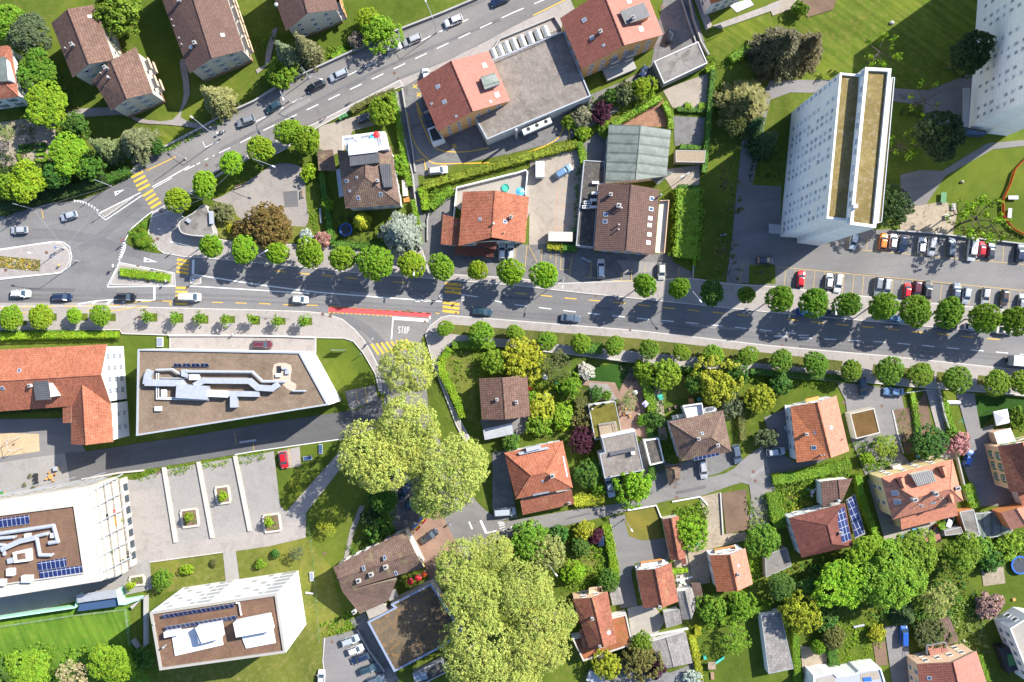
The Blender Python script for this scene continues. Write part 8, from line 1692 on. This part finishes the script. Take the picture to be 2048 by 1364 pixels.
def table_set(px,py,label,top,r=.55,chairs=4,cm=None,square=False,ang=0):
 g=G(px,py);t=thing("table",label,"table",g);t.rotation_euler=(0,0,R(ang));m=MB()
 if square:m.box((0,0,.7),(r * 2.6,r * 1.6,.05))
 else:m.lathe((0,0,.7),[(r,0),(r,.05)],16)
 obj("tabletop",m.mesh("tabletop",top),t);m=MB();m.tube((0,0,0),(0,0,.7),.05);m.lathe((0,0,0),[(.3,0),(.06,.08)],10);obj("leg",m.mesh("leg",M_STEEL),t)
 for k in range(chairs):
  a=6.283 * k / max(chairs,1) + .5;c=Vector((math.cos(a),math.sin(a))) * (r + .45);q=G(px,py) + Vector((c.x,c.y,0));ch=thing("chair","garden chair drawn up to the " + label,"chair",q,"chairs round the " + " ".join(label.split()[:4]));ch.rotation_euler=(0,0,a)
  m=MB();m.box((0,0,.42),(.45,.45,.05));obj("seat",m.mesh("seat",cm or M_WPLAS),ch);m=MB();m.box((.24,0,.47),(.05,.45,.42));obj("backrest",m.mesh("backrest",cm or M_WPLAS),ch)
  for sx in (-1,1):
   for sy in (-1,1):m=MB();m.tube((sx * .19,sy * .19,0),(sx * .19,sy * .19,.42),.02,None,4);obj("leg",m.mesh("leg",M_STEEL),ch)
table_set(1363,1160,"round pale green table on the small terrace",plain("pale_green",(.35,.5,.33),.6),.6,5);table_set(1622,982,"white table in the shady garden corner",M_WPLAS,.5,3);table_set(1256,824,"wooden table on the brick terrace",M_WOOD,.6,4,M_OWOOD,True);table_set(105,952,"orange table on the school plaza",M_OWOOD,.6,4,M_OWOOD);table_set(1995,1200,"wooden garden table by the pinkish bush",M_OWOOD,.55,3,M_OWOOD,True,20);table_set(1285,833,"white table at the end of the brick terrace",M_WPLAS,.5,3)
for x,y,lab in ((75,949,"upper black lounge chair on the school plaza"),(75,957,"middle black lounge chair on the school plaza"),(76,965,"lower black lounge chair on the school plaza")):
 g=G(x,y);t=thing("lounge_chair",lab,"chair",g,"black lounge chairs on the school plaza");m=MB();m.box((0,0,.3),(.9,.7,.12));obj("seat",m.mesh("seat",M_DARK),t);m=MB();m.box((-.42,0,.4),(.1,.7,.4));obj("backrest",m.mesh("backrest",M_DARK),t);m=MB();m.box((0,0,0),(.7,.5,.3));obj("base",m.mesh("base",M_STEEL),t)
def parasol(px,py,r,h,mt,label,n=8):
 c=P(px,py,h);z=gz(c.x,c.y);t=thing("parasol",label,"parasol",(c.x,c.y,z));m=MB();m.tube((0,0,0),(0,0,h),.03);m.lathe((0,0,0),[(.3,0),(.3,.08)],10);obj("pole",m.mesh("pole",M_GALV),t)
 m=MB();ring=[(r * math.cos(6.283 * k / n),r * math.sin(6.283 * k / n),h - .45) for k in range(n)]
 for k in range(n):m.face([ring[k],ring[(k + 1) % n],(0,0,h)]);m.face([ring[(k + 1) % n],ring[k],(0,0,h - .06)])
 obj("canopy",m.mesh("canopy",mt),t)
parasol(1091,754,.65,2.3,M_WPLAS,"small white parasol under the airy olive tree");parasol(1271,785,.55,2.2,M_WPLAS,"small white parasol on the brick terrace");parasol(1291,808,.9,2.3,plain("lilac_cloth",(.45,.38,.6),.8),"lilac parasol at the edge of the brick terrace",4);parasol(888,1237,1.3,2.7,M_RED,"round red parasol beside the moss-roofed hall");parasol(1040,383,1.1,2.4,M_LBLUE,"light blue parasol on the walled terrace");parasol(836,1157,.85,2.6,M_RED,"red parasol beneath the plane trees by the restaurant");parasol(820,1164,.85,2.6,M_RED,"second red parasol left of the one beneath the plane trees");parasol(848,1149,.7,2.6,M_ORANGE,"small orange parasol at the restaurant corner")
g=G(2006,835);c=P(2006,835,2.6);t=thing("gazebo","white square gazebo tent on the watered lawn at the right","gazebo",(c.x,c.y,gz(c.x,c.y)));t.rotation_euler=(0,0,R(12));w=1.7;m=MB()
cs=[(-w,-w,2.1),(w,-w,2.1),(w,w,2.1),(-w,w,2.1)]
for k in range(4):m.face([cs[k],cs[(k + 1) % 4],(0,0,2.9)]);a,b_=cs[k],cs[(k + 1) % 4];m.face([(a[0],a[1],1.85),(b_[0],b_[1],1.85),b_,a])
obj("canopy",m.mesh("canopy",M_WPLAS),t)
for x,y,_ in cs:m=MB();m.tube((x,y,0),(x,y,2.1),.04,None,6);obj("post",m.mesh("post",M_GALV),t)
def trampoline(px,py,r,label):
 g=G(px,py);t=thing("trampoline",label,"trampoline",g,"blue garden trampolines");m=MB();n=28
 for k in range(n):
  a,b_=6.283 * k / n,6.283 * (k + 1) / n;q=[(r * math.cos(a),r * math.sin(a),.9),(r * math.cos(b_),r * math.sin(b_),.9)];i_=[(x * .84,y * .84,.9) for x,y,z in q];m.face([q[0],q[1],i_[1],i_[0]]);m.face([(q[0][0],q[0][1],.78),(q[1][0],q[1][1],.78),q[1],q[0]])
 obj("pad",m.mesh("pad",M_BLUE),t);m=MB();m.lathe((0,0,.86),[(r * .85,0),(r * .85,.01)],n);obj("mat",m.mesh("mat",M_NET),t)
 for k in range(6):a=6.283 * k / 6;m=MB();m.tube((r * .95 * math.cos(a),r * .95 * math.sin(a),0),(r * .95 * math.cos(a),r * .95 * math.sin(a),.85),.03,None,6);obj("leg",m.mesh("leg",M_STEEL),t)
trampoline(693,460,1.55,"blue-rimmed trampoline on the villa's dark lawn");trampoline(2036,1128,2.2,"large blue-rimmed trampoline at the right edge")
g=G(1011,376);m=MB();m.lathe((0,0,0),[(.85,0),(.95,.3),(.85,.32),(.8,.12)],18);o=obj("paddling_pool",m.mesh("paddling_pool",M_TEAL));o.location=g;tag(o,"round turquoise paddling pool on the walled terrace","paddling pool");
g=G(1801,1073);m=MB();m.lathe((0,0,0),[(.6,0),(.65,.35),(.1,.6)],16);o=obj("paddling_pool",m.mesh("paddling_pool",M_LBLUE));o.location=g;tag(o,"small light blue covered pool on the salmon house terrace","paddling pool")
def bin_(px,py,mt,label,group=None):
 g=G(px,py);t=thing("wheeled_bin",label,"bin",g,group);t.rotation_euler=(0,0,R(25));m=MB();m.box((0,0,.05),(.58,.7,.95),0,0,1.08);obj("body",m.mesh("body",mt),t);m=MB();m.box((0,0,1.003),(.66,.8,.07));m.tube((-.25,-.42,.98),(.25,-.42,.98),.025);obj("lid",m.mesh("lid",mt),t)
 for s in (-1,1):m=MB();m.tube((s * .3 - .04,-.3,.1),(s * .3 + .04,-.3,.1),.1,None,10);obj("wheel",m.mesh("wheel",M_RUB),t)
for k,(x,y) in enumerate(((682,238),(688,234),(694,232))):bin_(x,y,M_GRN,["left","middle","right"][k] + " one of three green wheeled bins in the villa yard","three green bins in the villa yard")
bin_(1146,461,M_GRN,"dark green bin next to the cream trailer");bin_(1408,1332 - 20,M_TEAL,"teal bin at the playground hedge");bin_(1881,1012,M_TEAL,"teal bin by the bitumen garage");bin_(1714,1090,M_TEAL,"teal compost bin behind the solar carport");bin_(1393,1086,M_TEAL,"green bin on the drive by the orange barn")
# shelter, tables and stone blocks of the play area
def slab(px,py,w,l,h,ang,mt,label,cat,name,top=None):
 g=G(px,py);t=thing(name,label,cat,g);t.rotation_euler=(0,0,R(ang));m=MB();m.box((0,0,h - .1),(w,l,.1));obj("top",m.mesh("top",top or mt),t)
 for s in (-1,1):m=MB();m.box((0,s * l * .32,0),(w * .7,.15,h - .1));obj("leg",m.mesh("leg",M_CWALL),t)
slab(1884,396,1.3,2.5,.78,-3,M_WPLAS,"table-tennis table with green top by the play dirt","table","table_tennis_table",M_GRN);slab(1905,414,1.0,1.6,.45,0,M_CWALL,"small concrete block seat right of the table-tennis table","seat","stone_seat");slab(1893,434,1.4,1.2,.5,10,M_STONE,"concrete block in the tree shadow below the seat","seat","stone_seat");slab(2023,396,2.4,.9,.75,0,M_GALV,"upper grey metal table on the playground lawn","table","metal_table");slab(2016,427,.9,2.3,.75,-5,M_GALV,"lower grey metal table on the playground lawn","table","metal_table")
# light shafts in the lawns
for x,y,w,l,a,lab in ((642,898,.85,2.3,0,"upright blue glass light shaft on the shaded lawn"),(616,916,2.1,1.0,6,"flat blue glass light shaft on the shaded lawn"),(624,1152,.9,2.1,4,"dark glass light shaft on the dry lawn beside the white cube"),(321,684,1.4,2.3,0,"white light shaft box on the lawn strip above the tan roof")):
 g=G(x,y);t=thing("light_shaft",lab,"skylight",g);t.rotation_euler=(0,0,R(a));m=MB();m.box((0,0,-.05),(w,l,.5));obj("frame",m.mesh("frame",M_GRIM if "white" not in lab else M_RIM),t);m=MB();m.box((0,0,.453),(w * .85,l * .88,.03));obj("pane",m.mesh("pane",M_BLUEG if "white" not in lab else M_PALEG),t)
 # barrel covers in the trench by the avenue
proto=None
for k,(x,y) in enumerate(((988,107),(1001,100),(1014,93),(1029,87),(1045,81),(1061,75),(1077,68),(1092,62))):
 lab="%s silver half-barrel cover from the left beside the avenue" % ORD[k];c=P(x,y,1.6);
 if proto is None:
  proto=t=thing("barrel_cover",lab,"container",(c.x,c.y,0),"silver half-barrel covers");m=MB();n=10;L=1.35
  for i in range(n):
   a,b_=math.pi * i / n,math.pi * (i + 1) / n;m.face([(.82 * math.cos(a),-L,.8 + .8 * math.sin(a)),(.82 * math.cos(b_),-L,.8 + .8 * math.sin(b_)),(.82 * math.cos(b_),L,.8 + .8 * math.sin(b_)),(.82 * math.cos(a),L,.8 + .8 * math.sin(a))][::-1])
  for s in (-1,1):m.face([(.82 * math.cos(math.pi * i / n),s * L,.8 + .8 * math.sin(math.pi * i / n)) for i in range(n + 1)])
  obj("shell",m.mesh("shell",plain("pale_translucent_sheet",(.5,.49,.44),.3,.3,.15,2)),t);m=MB();m.box((0,0,0),(1.7,2.75,.8));obj("base",m.mesh("base",M_CWALL),t)
  m=MB();m.box((0,0,1.6),(.08,2.7,.06));obj("ridge_strip",m.mesh("ridge_strip",M_GALV),t);t.rotation_euler=(0,0,R(22))
 else:dup(proto,(c.x,c.y,0),R(22),lab,"silver half-barrel covers")
wall(F(975,118,1000,80,1108,36,1125,62),.9,M_CWALL,"low concrete wall round the trench of barrel covers",.3);wall(F(980,124,1126,66),1.0,M_GALV,"metal railing wall between barrel covers and gravel roof",.12)
# playground things, small items
g=G(1421,1327);t=thing("play_tower","wooden play tower with teal slide on the playground lawn","play tower",g);m=MB()
m.box((0,0,1.2),(1.8,1.8,.1));obj("platform",m.mesh("platform",M_WOOD),t)
for sx in (-1,1):
 for sy in (-1,1):m=MB();m.tube((sx * .8,sy * .8,0),(sx * .8,sy * .8,2.2),.06,None,6);obj("post",m.mesh("post",M_WOOD),t)
m=MB();m.hull([(.9,.3,1.2),(.9,.9,1.2),(3.2,1.9,.15),(3.2,1.3,.15)],[(.9,.3,1.35),(.9,.9,1.35),(3.2,1.9,.3),(3.2,1.3,.3)]);obj("slide",m.mesh("slide",M_TEAL),t)
g=G(680,700);t=thing("banner_frame","thin steel banner frame casting a triangular shadow on the lawn","frame",g);m=MB()
for s in (-1,1):m.tube((s * 1.6,0,0),(s * 1.6,0,2.6),.05)
m.tube((-1.6,0,2.6),(1.6,0,2.6),.05);obj("frame",m.mesh("frame",M_GALV),t);m=MB();m.box((0,0,.8),(3.0,.03,1.7));obj("banner",m.mesh("banner",plain("dark_green_cloth",(.05,.08,.03),.8)),t)
g=G(33,898);t=thing("swing_frame","tall swing frame standing in the school sandpit","swing",g);m=MB();m.tube((0,-1.6,0),(0,-.2,3.2),.06);m.tube((0,1.6,0),(0,.2,3.2),.06);m.tube((0,-.2,3.2),(2.6,0,3.2),.06);m.tube((2.6,-1.6,0),(2.6,-.1,3.2),.06);m.tube((2.6,1.6,0),(2.6,.1,3.2),.06);obj("frame",m.mesh("frame",M_GALV),t);m=MB();m.tube((1.3,-.1,.5),(1.3,0,3.2),.015);m.tube((1.3,.3,.5),(1.3,.1,3.2),.015);obj("rope",m.mesh("rope",M_DARK),t);m=MB();m.box((1.3,.1,.45),(.2,.5,.05));obj("seat",m.mesh("seat",M_DARK),t);t.rotation_euler=(0,0,R(100))
for x,y,w,l,mt,lab in ((1115,765,1.0,.7,M_TEAL,"turquoise cushion cover on the grass under the olive tree"),(1320,794,1.4,1.4,M_TEAL,"turquoise cover lying on the kitchen garden path"),(1500+335,1228+1-317,.7,.7,M_LBLUE,"blue tub beside the soil beds")):
 g=G(x,y);m=MB();m.box((0,0,0),(w,l,.5),.3,0,.92);o=obj("garden_cover",m.mesh("garden_cover",mt));o.location=g;tag(o,lab,"garden cover")
g=G(1906,805);t=thing("cold_frame","silver polytunnel lying along the planted wall strip","greenhouse",g);m=MB()
for i in range(8):
 a,b_=math.pi * i / 8,math.pi * (i + 1) / 8;m.face([(-1.6,.5 * math.cos(a),.6 * math.sin(a)),(1.6,.5 * math.cos(a),.6 * math.sin(a)),(1.6,.5 * math.cos(b_),.6 * math.sin(b_)),(-1.6,.5 * math.cos(b_),.6 * math.sin(b_))])
obj("cover",m.mesh("cover",M_WPLAS),t);m=MB();m.box((0,0,0),(3.3,1.1,.08));obj("base",m.mesh("base",M_WOOD),t)
g=G(1917,840);t=thing("rotary_dryer","teal rotary clothes dryer on the small lawn by the long wall","clothes dryer",g);m=MB();m.tube((0,0,0),(0,0,1.7),.03);obj("pole",m.mesh("pole",M_TEAL),t);m=MB()
for k in range(4):a=k * 1.571 + .3;m.tube((0,0,1.6),(.95 * math.cos(a),.95 * math.sin(a),1.8),.035,None,5)
obj("arms",m.mesh("arms",M_TEAL),t)
for k,(x,y,a) in enumerate(((829,1051,45),(841,1037,45),(853,1024,45))):
 c=P(x,y,3.2);t=thing("flag_awning",["lower","middle","upper"][k] + " yellow-and-red flag pennant by the restaurant terrace","flag",(c.x,c.y,gz(c.x,c.y)),"coloured pennants by the restaurant");t.rotation_euler=(0,0,R(a));m=MB();m.tube((0,0,0),(0,0,3.2),.04);obj("pole",m.mesh("pole",M_GALV),t)
 for i,(mt,y0) in enumerate(((M_BLUE,0),(M_YPLAS,-.45),(M_RED,-.9))):m=MB();m.hull([(-.75,y0 - .45,2.9 - .1 * i),(.75,y0 - .45,2.9 - .1 * i),(.75,y0,3.0 - .1 * i),(-.75,y0,3.0 - .1 * i)],[(-.75,y0 - .45,2.93 - .1 * i),(.75,y0 - .45,2.93 - .1 * i),(.75,y0,3.03 - .1 * i),(-.75,y0,3.03 - .1 * i)]);obj("cloth",m.mesh("cloth",mt),t)
b=Bld("awning","row of red and yellow awnings along the east edge of the moss-roofed hall","awning",centre(F(875,1190,900,1240)))
for k in range(4):
 x,y=877 + k * 7.5,1190 + k * 12;b.panel([P(x,y,3.6),P(x+8,y+12,3.6),P(x+15,y+9,3.0),P(x+7,y-3,3.0)],"awning_panel",[M_RED if k % 2 else M_YPLAS,M_STEEL])
m=MB();c=P(905,1210,2.9);m.tube((c.x,c.y,0),(c.x,c.y,2.9),.06);b.part("post",m,M_STEEL)
# trolley wires over the junction and the avenue
def wire(a,b_,za,zb,label):
 p,q=P(*a,za),P(*b_,zb);t=MB();n=6
 for k in range(n):
  u,v=k / n,(k + 1) / n;A=p + (q - p) * u;B=p + (q - p) * v;A.z -=.5 * u * (1 - u);B.z -=.5 * v * (1 - v);t.tube(A,B,.014,None,4,0,False)
 tag(obj("overhead_wire",t.mesh("overhead_wire",M_STEEL)),label,"cable","overhead wires")
def wpole(px,py,h,label):
 g=G(px,py);t=thing("wire_pole",label,"pole",g,"steel wire poles");m=MB();m.tube((0,0,-.1),(0,0,h),.11,.07,8);obj("pole",m.mesh("pole",M_GALV),t);m=MB();m.box((0,0,0),(.45,.45,.35));obj("base",m.mesh("base",M_CWALL),t)
for a in ((222,372,7.5,"steel wire pole at the dark hedge by the zebra crossing"),(66,418,7.5,"steel wire pole at the avenue bend by the silver car"),(405,398,7.5,"steel wire pole beside the concrete pavilion"),(130,497,7.5,"steel wire pole at the tip of the left traffic island"),(620,156,7.5,"steel wire pole near the black estate by the avenue"),(372,318,7.5,"steel wire pole by the avenue wall below the fork")):wpole(*a)
for a,b_,lab in (((66,418),(130,497),"wire from the avenue bend to the traffic island"),((222,372),(405,398),"wire from the dark hedge to the pavilion"),((222,372),(130,497),"wire crossing the junction mouth"),((130,497),(405,398),"wire from the traffic island to the pavilion"),((372,318),(620,156),"wire following the avenue"),((405,398),(508,300),"wire from the pavilion along the court"),((66,418),(222,372),"wire along the dark hedge")):wire(a,b_,7.3,7.3,lab)
# plants and chairs on the stepped terraces
for k,(x,y,z,c,r) in enumerate(((198,1065,9.6,"yellow",.6),(196,1082,9.6,"olive",.7),(204,1110,9.6,"mid",.6),(205,1130,9.6,"yellow",.5),(203,1143,9.6,"lime",.5),(227,1103,7.4,"lime",.5),(245,1040,3.0,"lime",.6),(245,1105,3.0,"yellow",.5),(246,1120,5.2,"olive",.5),(195,1035,9.6,"olive",.5))):
 p=P(x,y,z + .4);t=thing("potted_plant",["bushy yellow","broad olive","green","small yellow","bright","little bright","feathery","round yellow","small olive","thin olive"][k] + " potted plant on the %s terrace step" % {9.6:"top",7.4:"second",5.2:"third",3.0:"lowest"}[z],"plant",(p.x,p.y,z + .003),"potted plants on the stepped terraces");m=MB();m.lathe((0,0,0),[(.2,0),(.28,.4)],10);obj("pot",m.mesh("pot",M_PLINTH),t);lb=LB();rng.seed(60 + k)
 for _ in range(5):clump(lb,Vector((rng.uniform(-.3,.3) * r,rng.uniform(-.3,.3) * r,.65)),r * .6,9,.25)
 o=obj("foliage",lb.mesh("foliage",M_LEAF),t);o.color=(*GREENS[c],1)
for k,(x,y,z,w,l,mt,lab) in enumerate(((232,1041,5.2,.7,2.2,M_OWOOD,"long orange bench on the third terrace step"),(228,1023,5.2,.75,.9,M_RED,"red seat on the third terrace step"),(231,1123,5.2,.5,1.5,M_OWOOD,"short orange bench on the third terrace step"),(215,1032,7.4,.6,1.0,M_DARK,"dark table on the second terrace step"),(218,1123,7.4,.45,1.4,M_PLINTH,"brown bench on the second terrace step"),(258,1105,3.0,.8,.7,M_DARK,"upper dark chair on the lowest terrace step"),(258,1115,3.0,.8,.7,M_DARK,"lower dark chair on the lowest terrace step"),(241,1065,3.0,.9,3.0,M_GALV,"slatted grey pergola panel on the lowest terrace step"))):
 p=P(x,y,z + .45);t=thing("terrace_seat",lab,"seat",(p.x,p.y,z + .003));t.rotation_euler=(0,0,R(8));m=MB();m.box((0,0,.38),(w,l,.08));obj("seat",m.mesh("seat",mt),t)
 for s in (-1,1):m=MB();m.box((0,s * l * .35,0),(w * .8,.08,.38));obj("leg",m.mesh("leg",M_STEEL),t)
for k,(x,y) in enumerate(((63,951),(52,969),(70,972))):
 g=G(x,y);lb=LB();rng.seed(90 + k)
 for _ in range(60):d=rdir(.2);leaf(lb,Vector((0,0,.25)) + d * .5,d.cross(Vector((0,0,1))) + rdir() * .3,.5,.15)
 o=obj("grass_tuft",lb.mesh("grass_tuft",M_LEAF));o.location=g;o.color=(*GREENS["olive"],1);tag(o,"%s tuft of ornamental grass by the black lounge chairs" % ["upper","left lower","right lower"][k],"ornamental grass","grass tufts on the school plaza")
 # small garden and yard things
def small(px,py,kind,mt,label,cat,name,w=1.0,l=.6,h=.5,ang=0):
 g=G(px,py);t=thing(name,label,cat,g);t.rotation_euler=(0,0,R(ang));m=MB()
 if kind =="tub":m.lathe((0,0,0),[(w * .42,0),(w * .5,h),(w * .42,h),(w * .38,h * .4)],14);obj("body",m.mesh("body",mt),t);m=MB();m.lathe((0,0,h * .75),[(w * .4,0),(w * .4,.02)],12);obj("contents",m.mesh("contents",M_SOIL),t)
 elif kind =="rock":
  rng.seed(int(px));bm=bmesh.new();bmesh.ops.create_icosphere(bm,subdivisions=2,radius=1)
  for v in bm.verts:v.co=Vector((v.co.x * w * .5,v.co.y * l * .5,max(0,v.co.z * h + h * .3))) * rng.uniform(.85,1.1)
  me=bpy.data.meshes.new("stone");bm.to_mesh(me);bm.free();me.materials.append(mt);obj("stone",me,t)
 elif kind =="pile":
  for k in range(14):y=(k % 5 - 2) * l * .2;z=.1 + (k // 5) * .19;m.tube((-w / 2,y,z),(w / 2 + (k % 3) * .05,y,z),.1,None,7)
  obj("logs",m.mesh("logs",mt),t);m=MB();m.box((0,0,0),(w,l,.03));obj("base",m.mesh("base",M_WOOD),t)
 else:
  m.box((0,0,h - .08),(w,l,.08));obj("top",m.mesh("top",mt),t)
  if kind =="lounger":m=MB();m.hull([(w * .2,-l / 2,h),(w * .5,-l / 2,h + .35),(w * .5,l / 2,h + .35),(w * .2,l / 2,h)],[(w * .2,-l / 2,h + .06),(w * .5,-l / 2,h + .41),(w * .5,l / 2,h + .41),(w * .2,l / 2,h + .06)]);obj("backrest",m.mesh("backrest",mt),t)
  if kind =="crate":m=MB();m.box((0,0,0),(w * .96,l * .96,h - .083));obj("body",m.mesh("body",M_WOOD),t)
  else:
   for sx in (-1,1):
    for sy in (-1,1):m=MB();m.tube((sx * w * .42,sy * l * .4,0),(sx * w * .42,sy * l * .4,h - .08),.03,None,5);obj("leg",m.mesh("leg",M_STEEL),t)
for a in ((811,378,"crate",M_CRIM,"long white covered store box between villa and hedge","store box","store_box",1.2,3.8,1.2,4),(813,400,"pile",M_OWOOD,"stack of firewood at the villa's south-east corner","firewood","firewood_stack",1.3,1.2,.6,10),(1059,776,"lounger",M_RED,"red garden armchair beside the plain brown house","chair","garden_armchair",.8,.7,.4,0),(1096,792,"table",M_WPLAS,"white slab table among the middle garden plants","table","garden_table",1.7,1.0,.7,10),
(1339,817,"tub",M_DARK,"left dark compost tub west of the roof balcony","compost tub","compost_tub",1.0,1,.7),(1351,813,"tub",M_DARK,"right dark compost tub west of the roof balcony","compost tub","compost_tub",1.0,1,.7),(1381,801,"crate",M_OWOOD,"wooden crate north of the white roof balcony","crate","wooden_crate",1.2,1.2,.8,5),(1397,798,"crate",M_TEAL,"teal crate north of the white roof balcony","crate","garden_crate",.9,.8,.7,5),
(1575,861,"lounger",M_STEEL,"grey sun lounger in the shade of the notched orange house","sun lounger","sun_lounger",2.6,.8,.35,-50),(1551,859,"tub",M_RED,"small red toy tub on the paved corner by the lounger","tub","toy_tub",.6,.6,.3),(1783,46,"rock",M_STONE,"pale boulder alone on the mown tower lawn","boulder","boulder",1.2,.9,.5),(1923,364,"rock",M_DIRT,"brown boulder on the playground lawn","boulder","boulder",1.0,.8,.5),(1926,1281,"rock",M_STONE,"small round stone on the grass above the peach-walled house","boulder","boulder",.7,.7,.4),
(1424,1350,"table",M_PLINTH,"brown sandbox bench at the bottom of the playground lawn","bench","sandbox_bench",.8,1.8,.4,5),(1315,1352,"table",M_WPLAS,"white garden table below the purple shrub","table","garden_table",1.3,.8,.7,0),(1828,1059,"lounger",M_LBLUE,"blue and white sun lounger on the tiled salmon terrace","sun lounger","sun_lounger",1.3,.7,.35,10),
(2026,1198,"crate",M_OWOOD,"wooden stool cube right of the pinkish bush","stool","garden_stool",.7,.6,.45,10),(1997,1212,"table",M_WPLAS,"bundle of white boards on trestles by the pinkish bush","boards","board_bundle",1.5,.8,.4,60),
(1668,1095,"crate",M_CWALL,"grey tool chest south of the solar house","chest","tool_chest",1.2,.7,.6,-20),(1716,1250,"table",M_STEEL,"metal trestle table on the shaded lawn slope","table","trestle_table",2.6,.5,.6,12),(1190,1350,"crate",M_CORR,"pale sheet-covered frame at the bottom edge by the plane trees","tarpaulin shelter","tarpaulin_shelter",4.0,2.6,1.6,-20),(5,985,"crate",M_GRN,"bright green square table cover on the school plaza","table","covered_table",1.4,1.1,.7,5),(115,936,"crate",M_GALV,"square grey cabinet on the school plaza","cabinet","grey_cabinet",1.0,1.0,1.0,5),(497,882,"table",M_GALV,"low barrier rail across the dark drive","barrier","barrier_rail",4.0,.5,.5,8),(90,340+21,"crate",M_GALV,"grey switch box on the pavement of the avenue bend","switch box","switch_box",.9,.7,1.2,15)):
 small(*a)
for k,(x,y,mt,c) in enumerate(((137,378,M_BLUE,"blue"),(148,375,M_RED,"red"),(158,371,M_WPLAS,"white"),(57,399,M_CRIM,"long cream"))):mast(x,y,1.6,c + " poster board along the dark avenue hedge",[(1.5,1.1,17,mt,.5)],.04,"poster_board")
sc_=bpy.data.objects["scooter"]
for px,py,an,mt,lab,nm in ((1867,1052,60,M_RED,"red motor scooter under the salmon house eaves","motor_scooter"),(1445,470,8,M_GALV,"silver motorcycle standing on the shaded verge","motorcycle")):
 o=dup(sc_,G(px,py),R(an),lab);o.name=nm;o["category"]=nm.replace("_"," ")
 for ch in list(o.children):
  if ch.name.startswith("top_box"):bpy.data.objects.remove(ch);continue
  if ch.name.startswith("body"):ch.data=ch.data.copy();ch.data.materials[0]=mt
trailer(1838,1274,105,2.6,1.0,1.0,"long narrow grey covered trailer beside the blue van",M_STEEL)
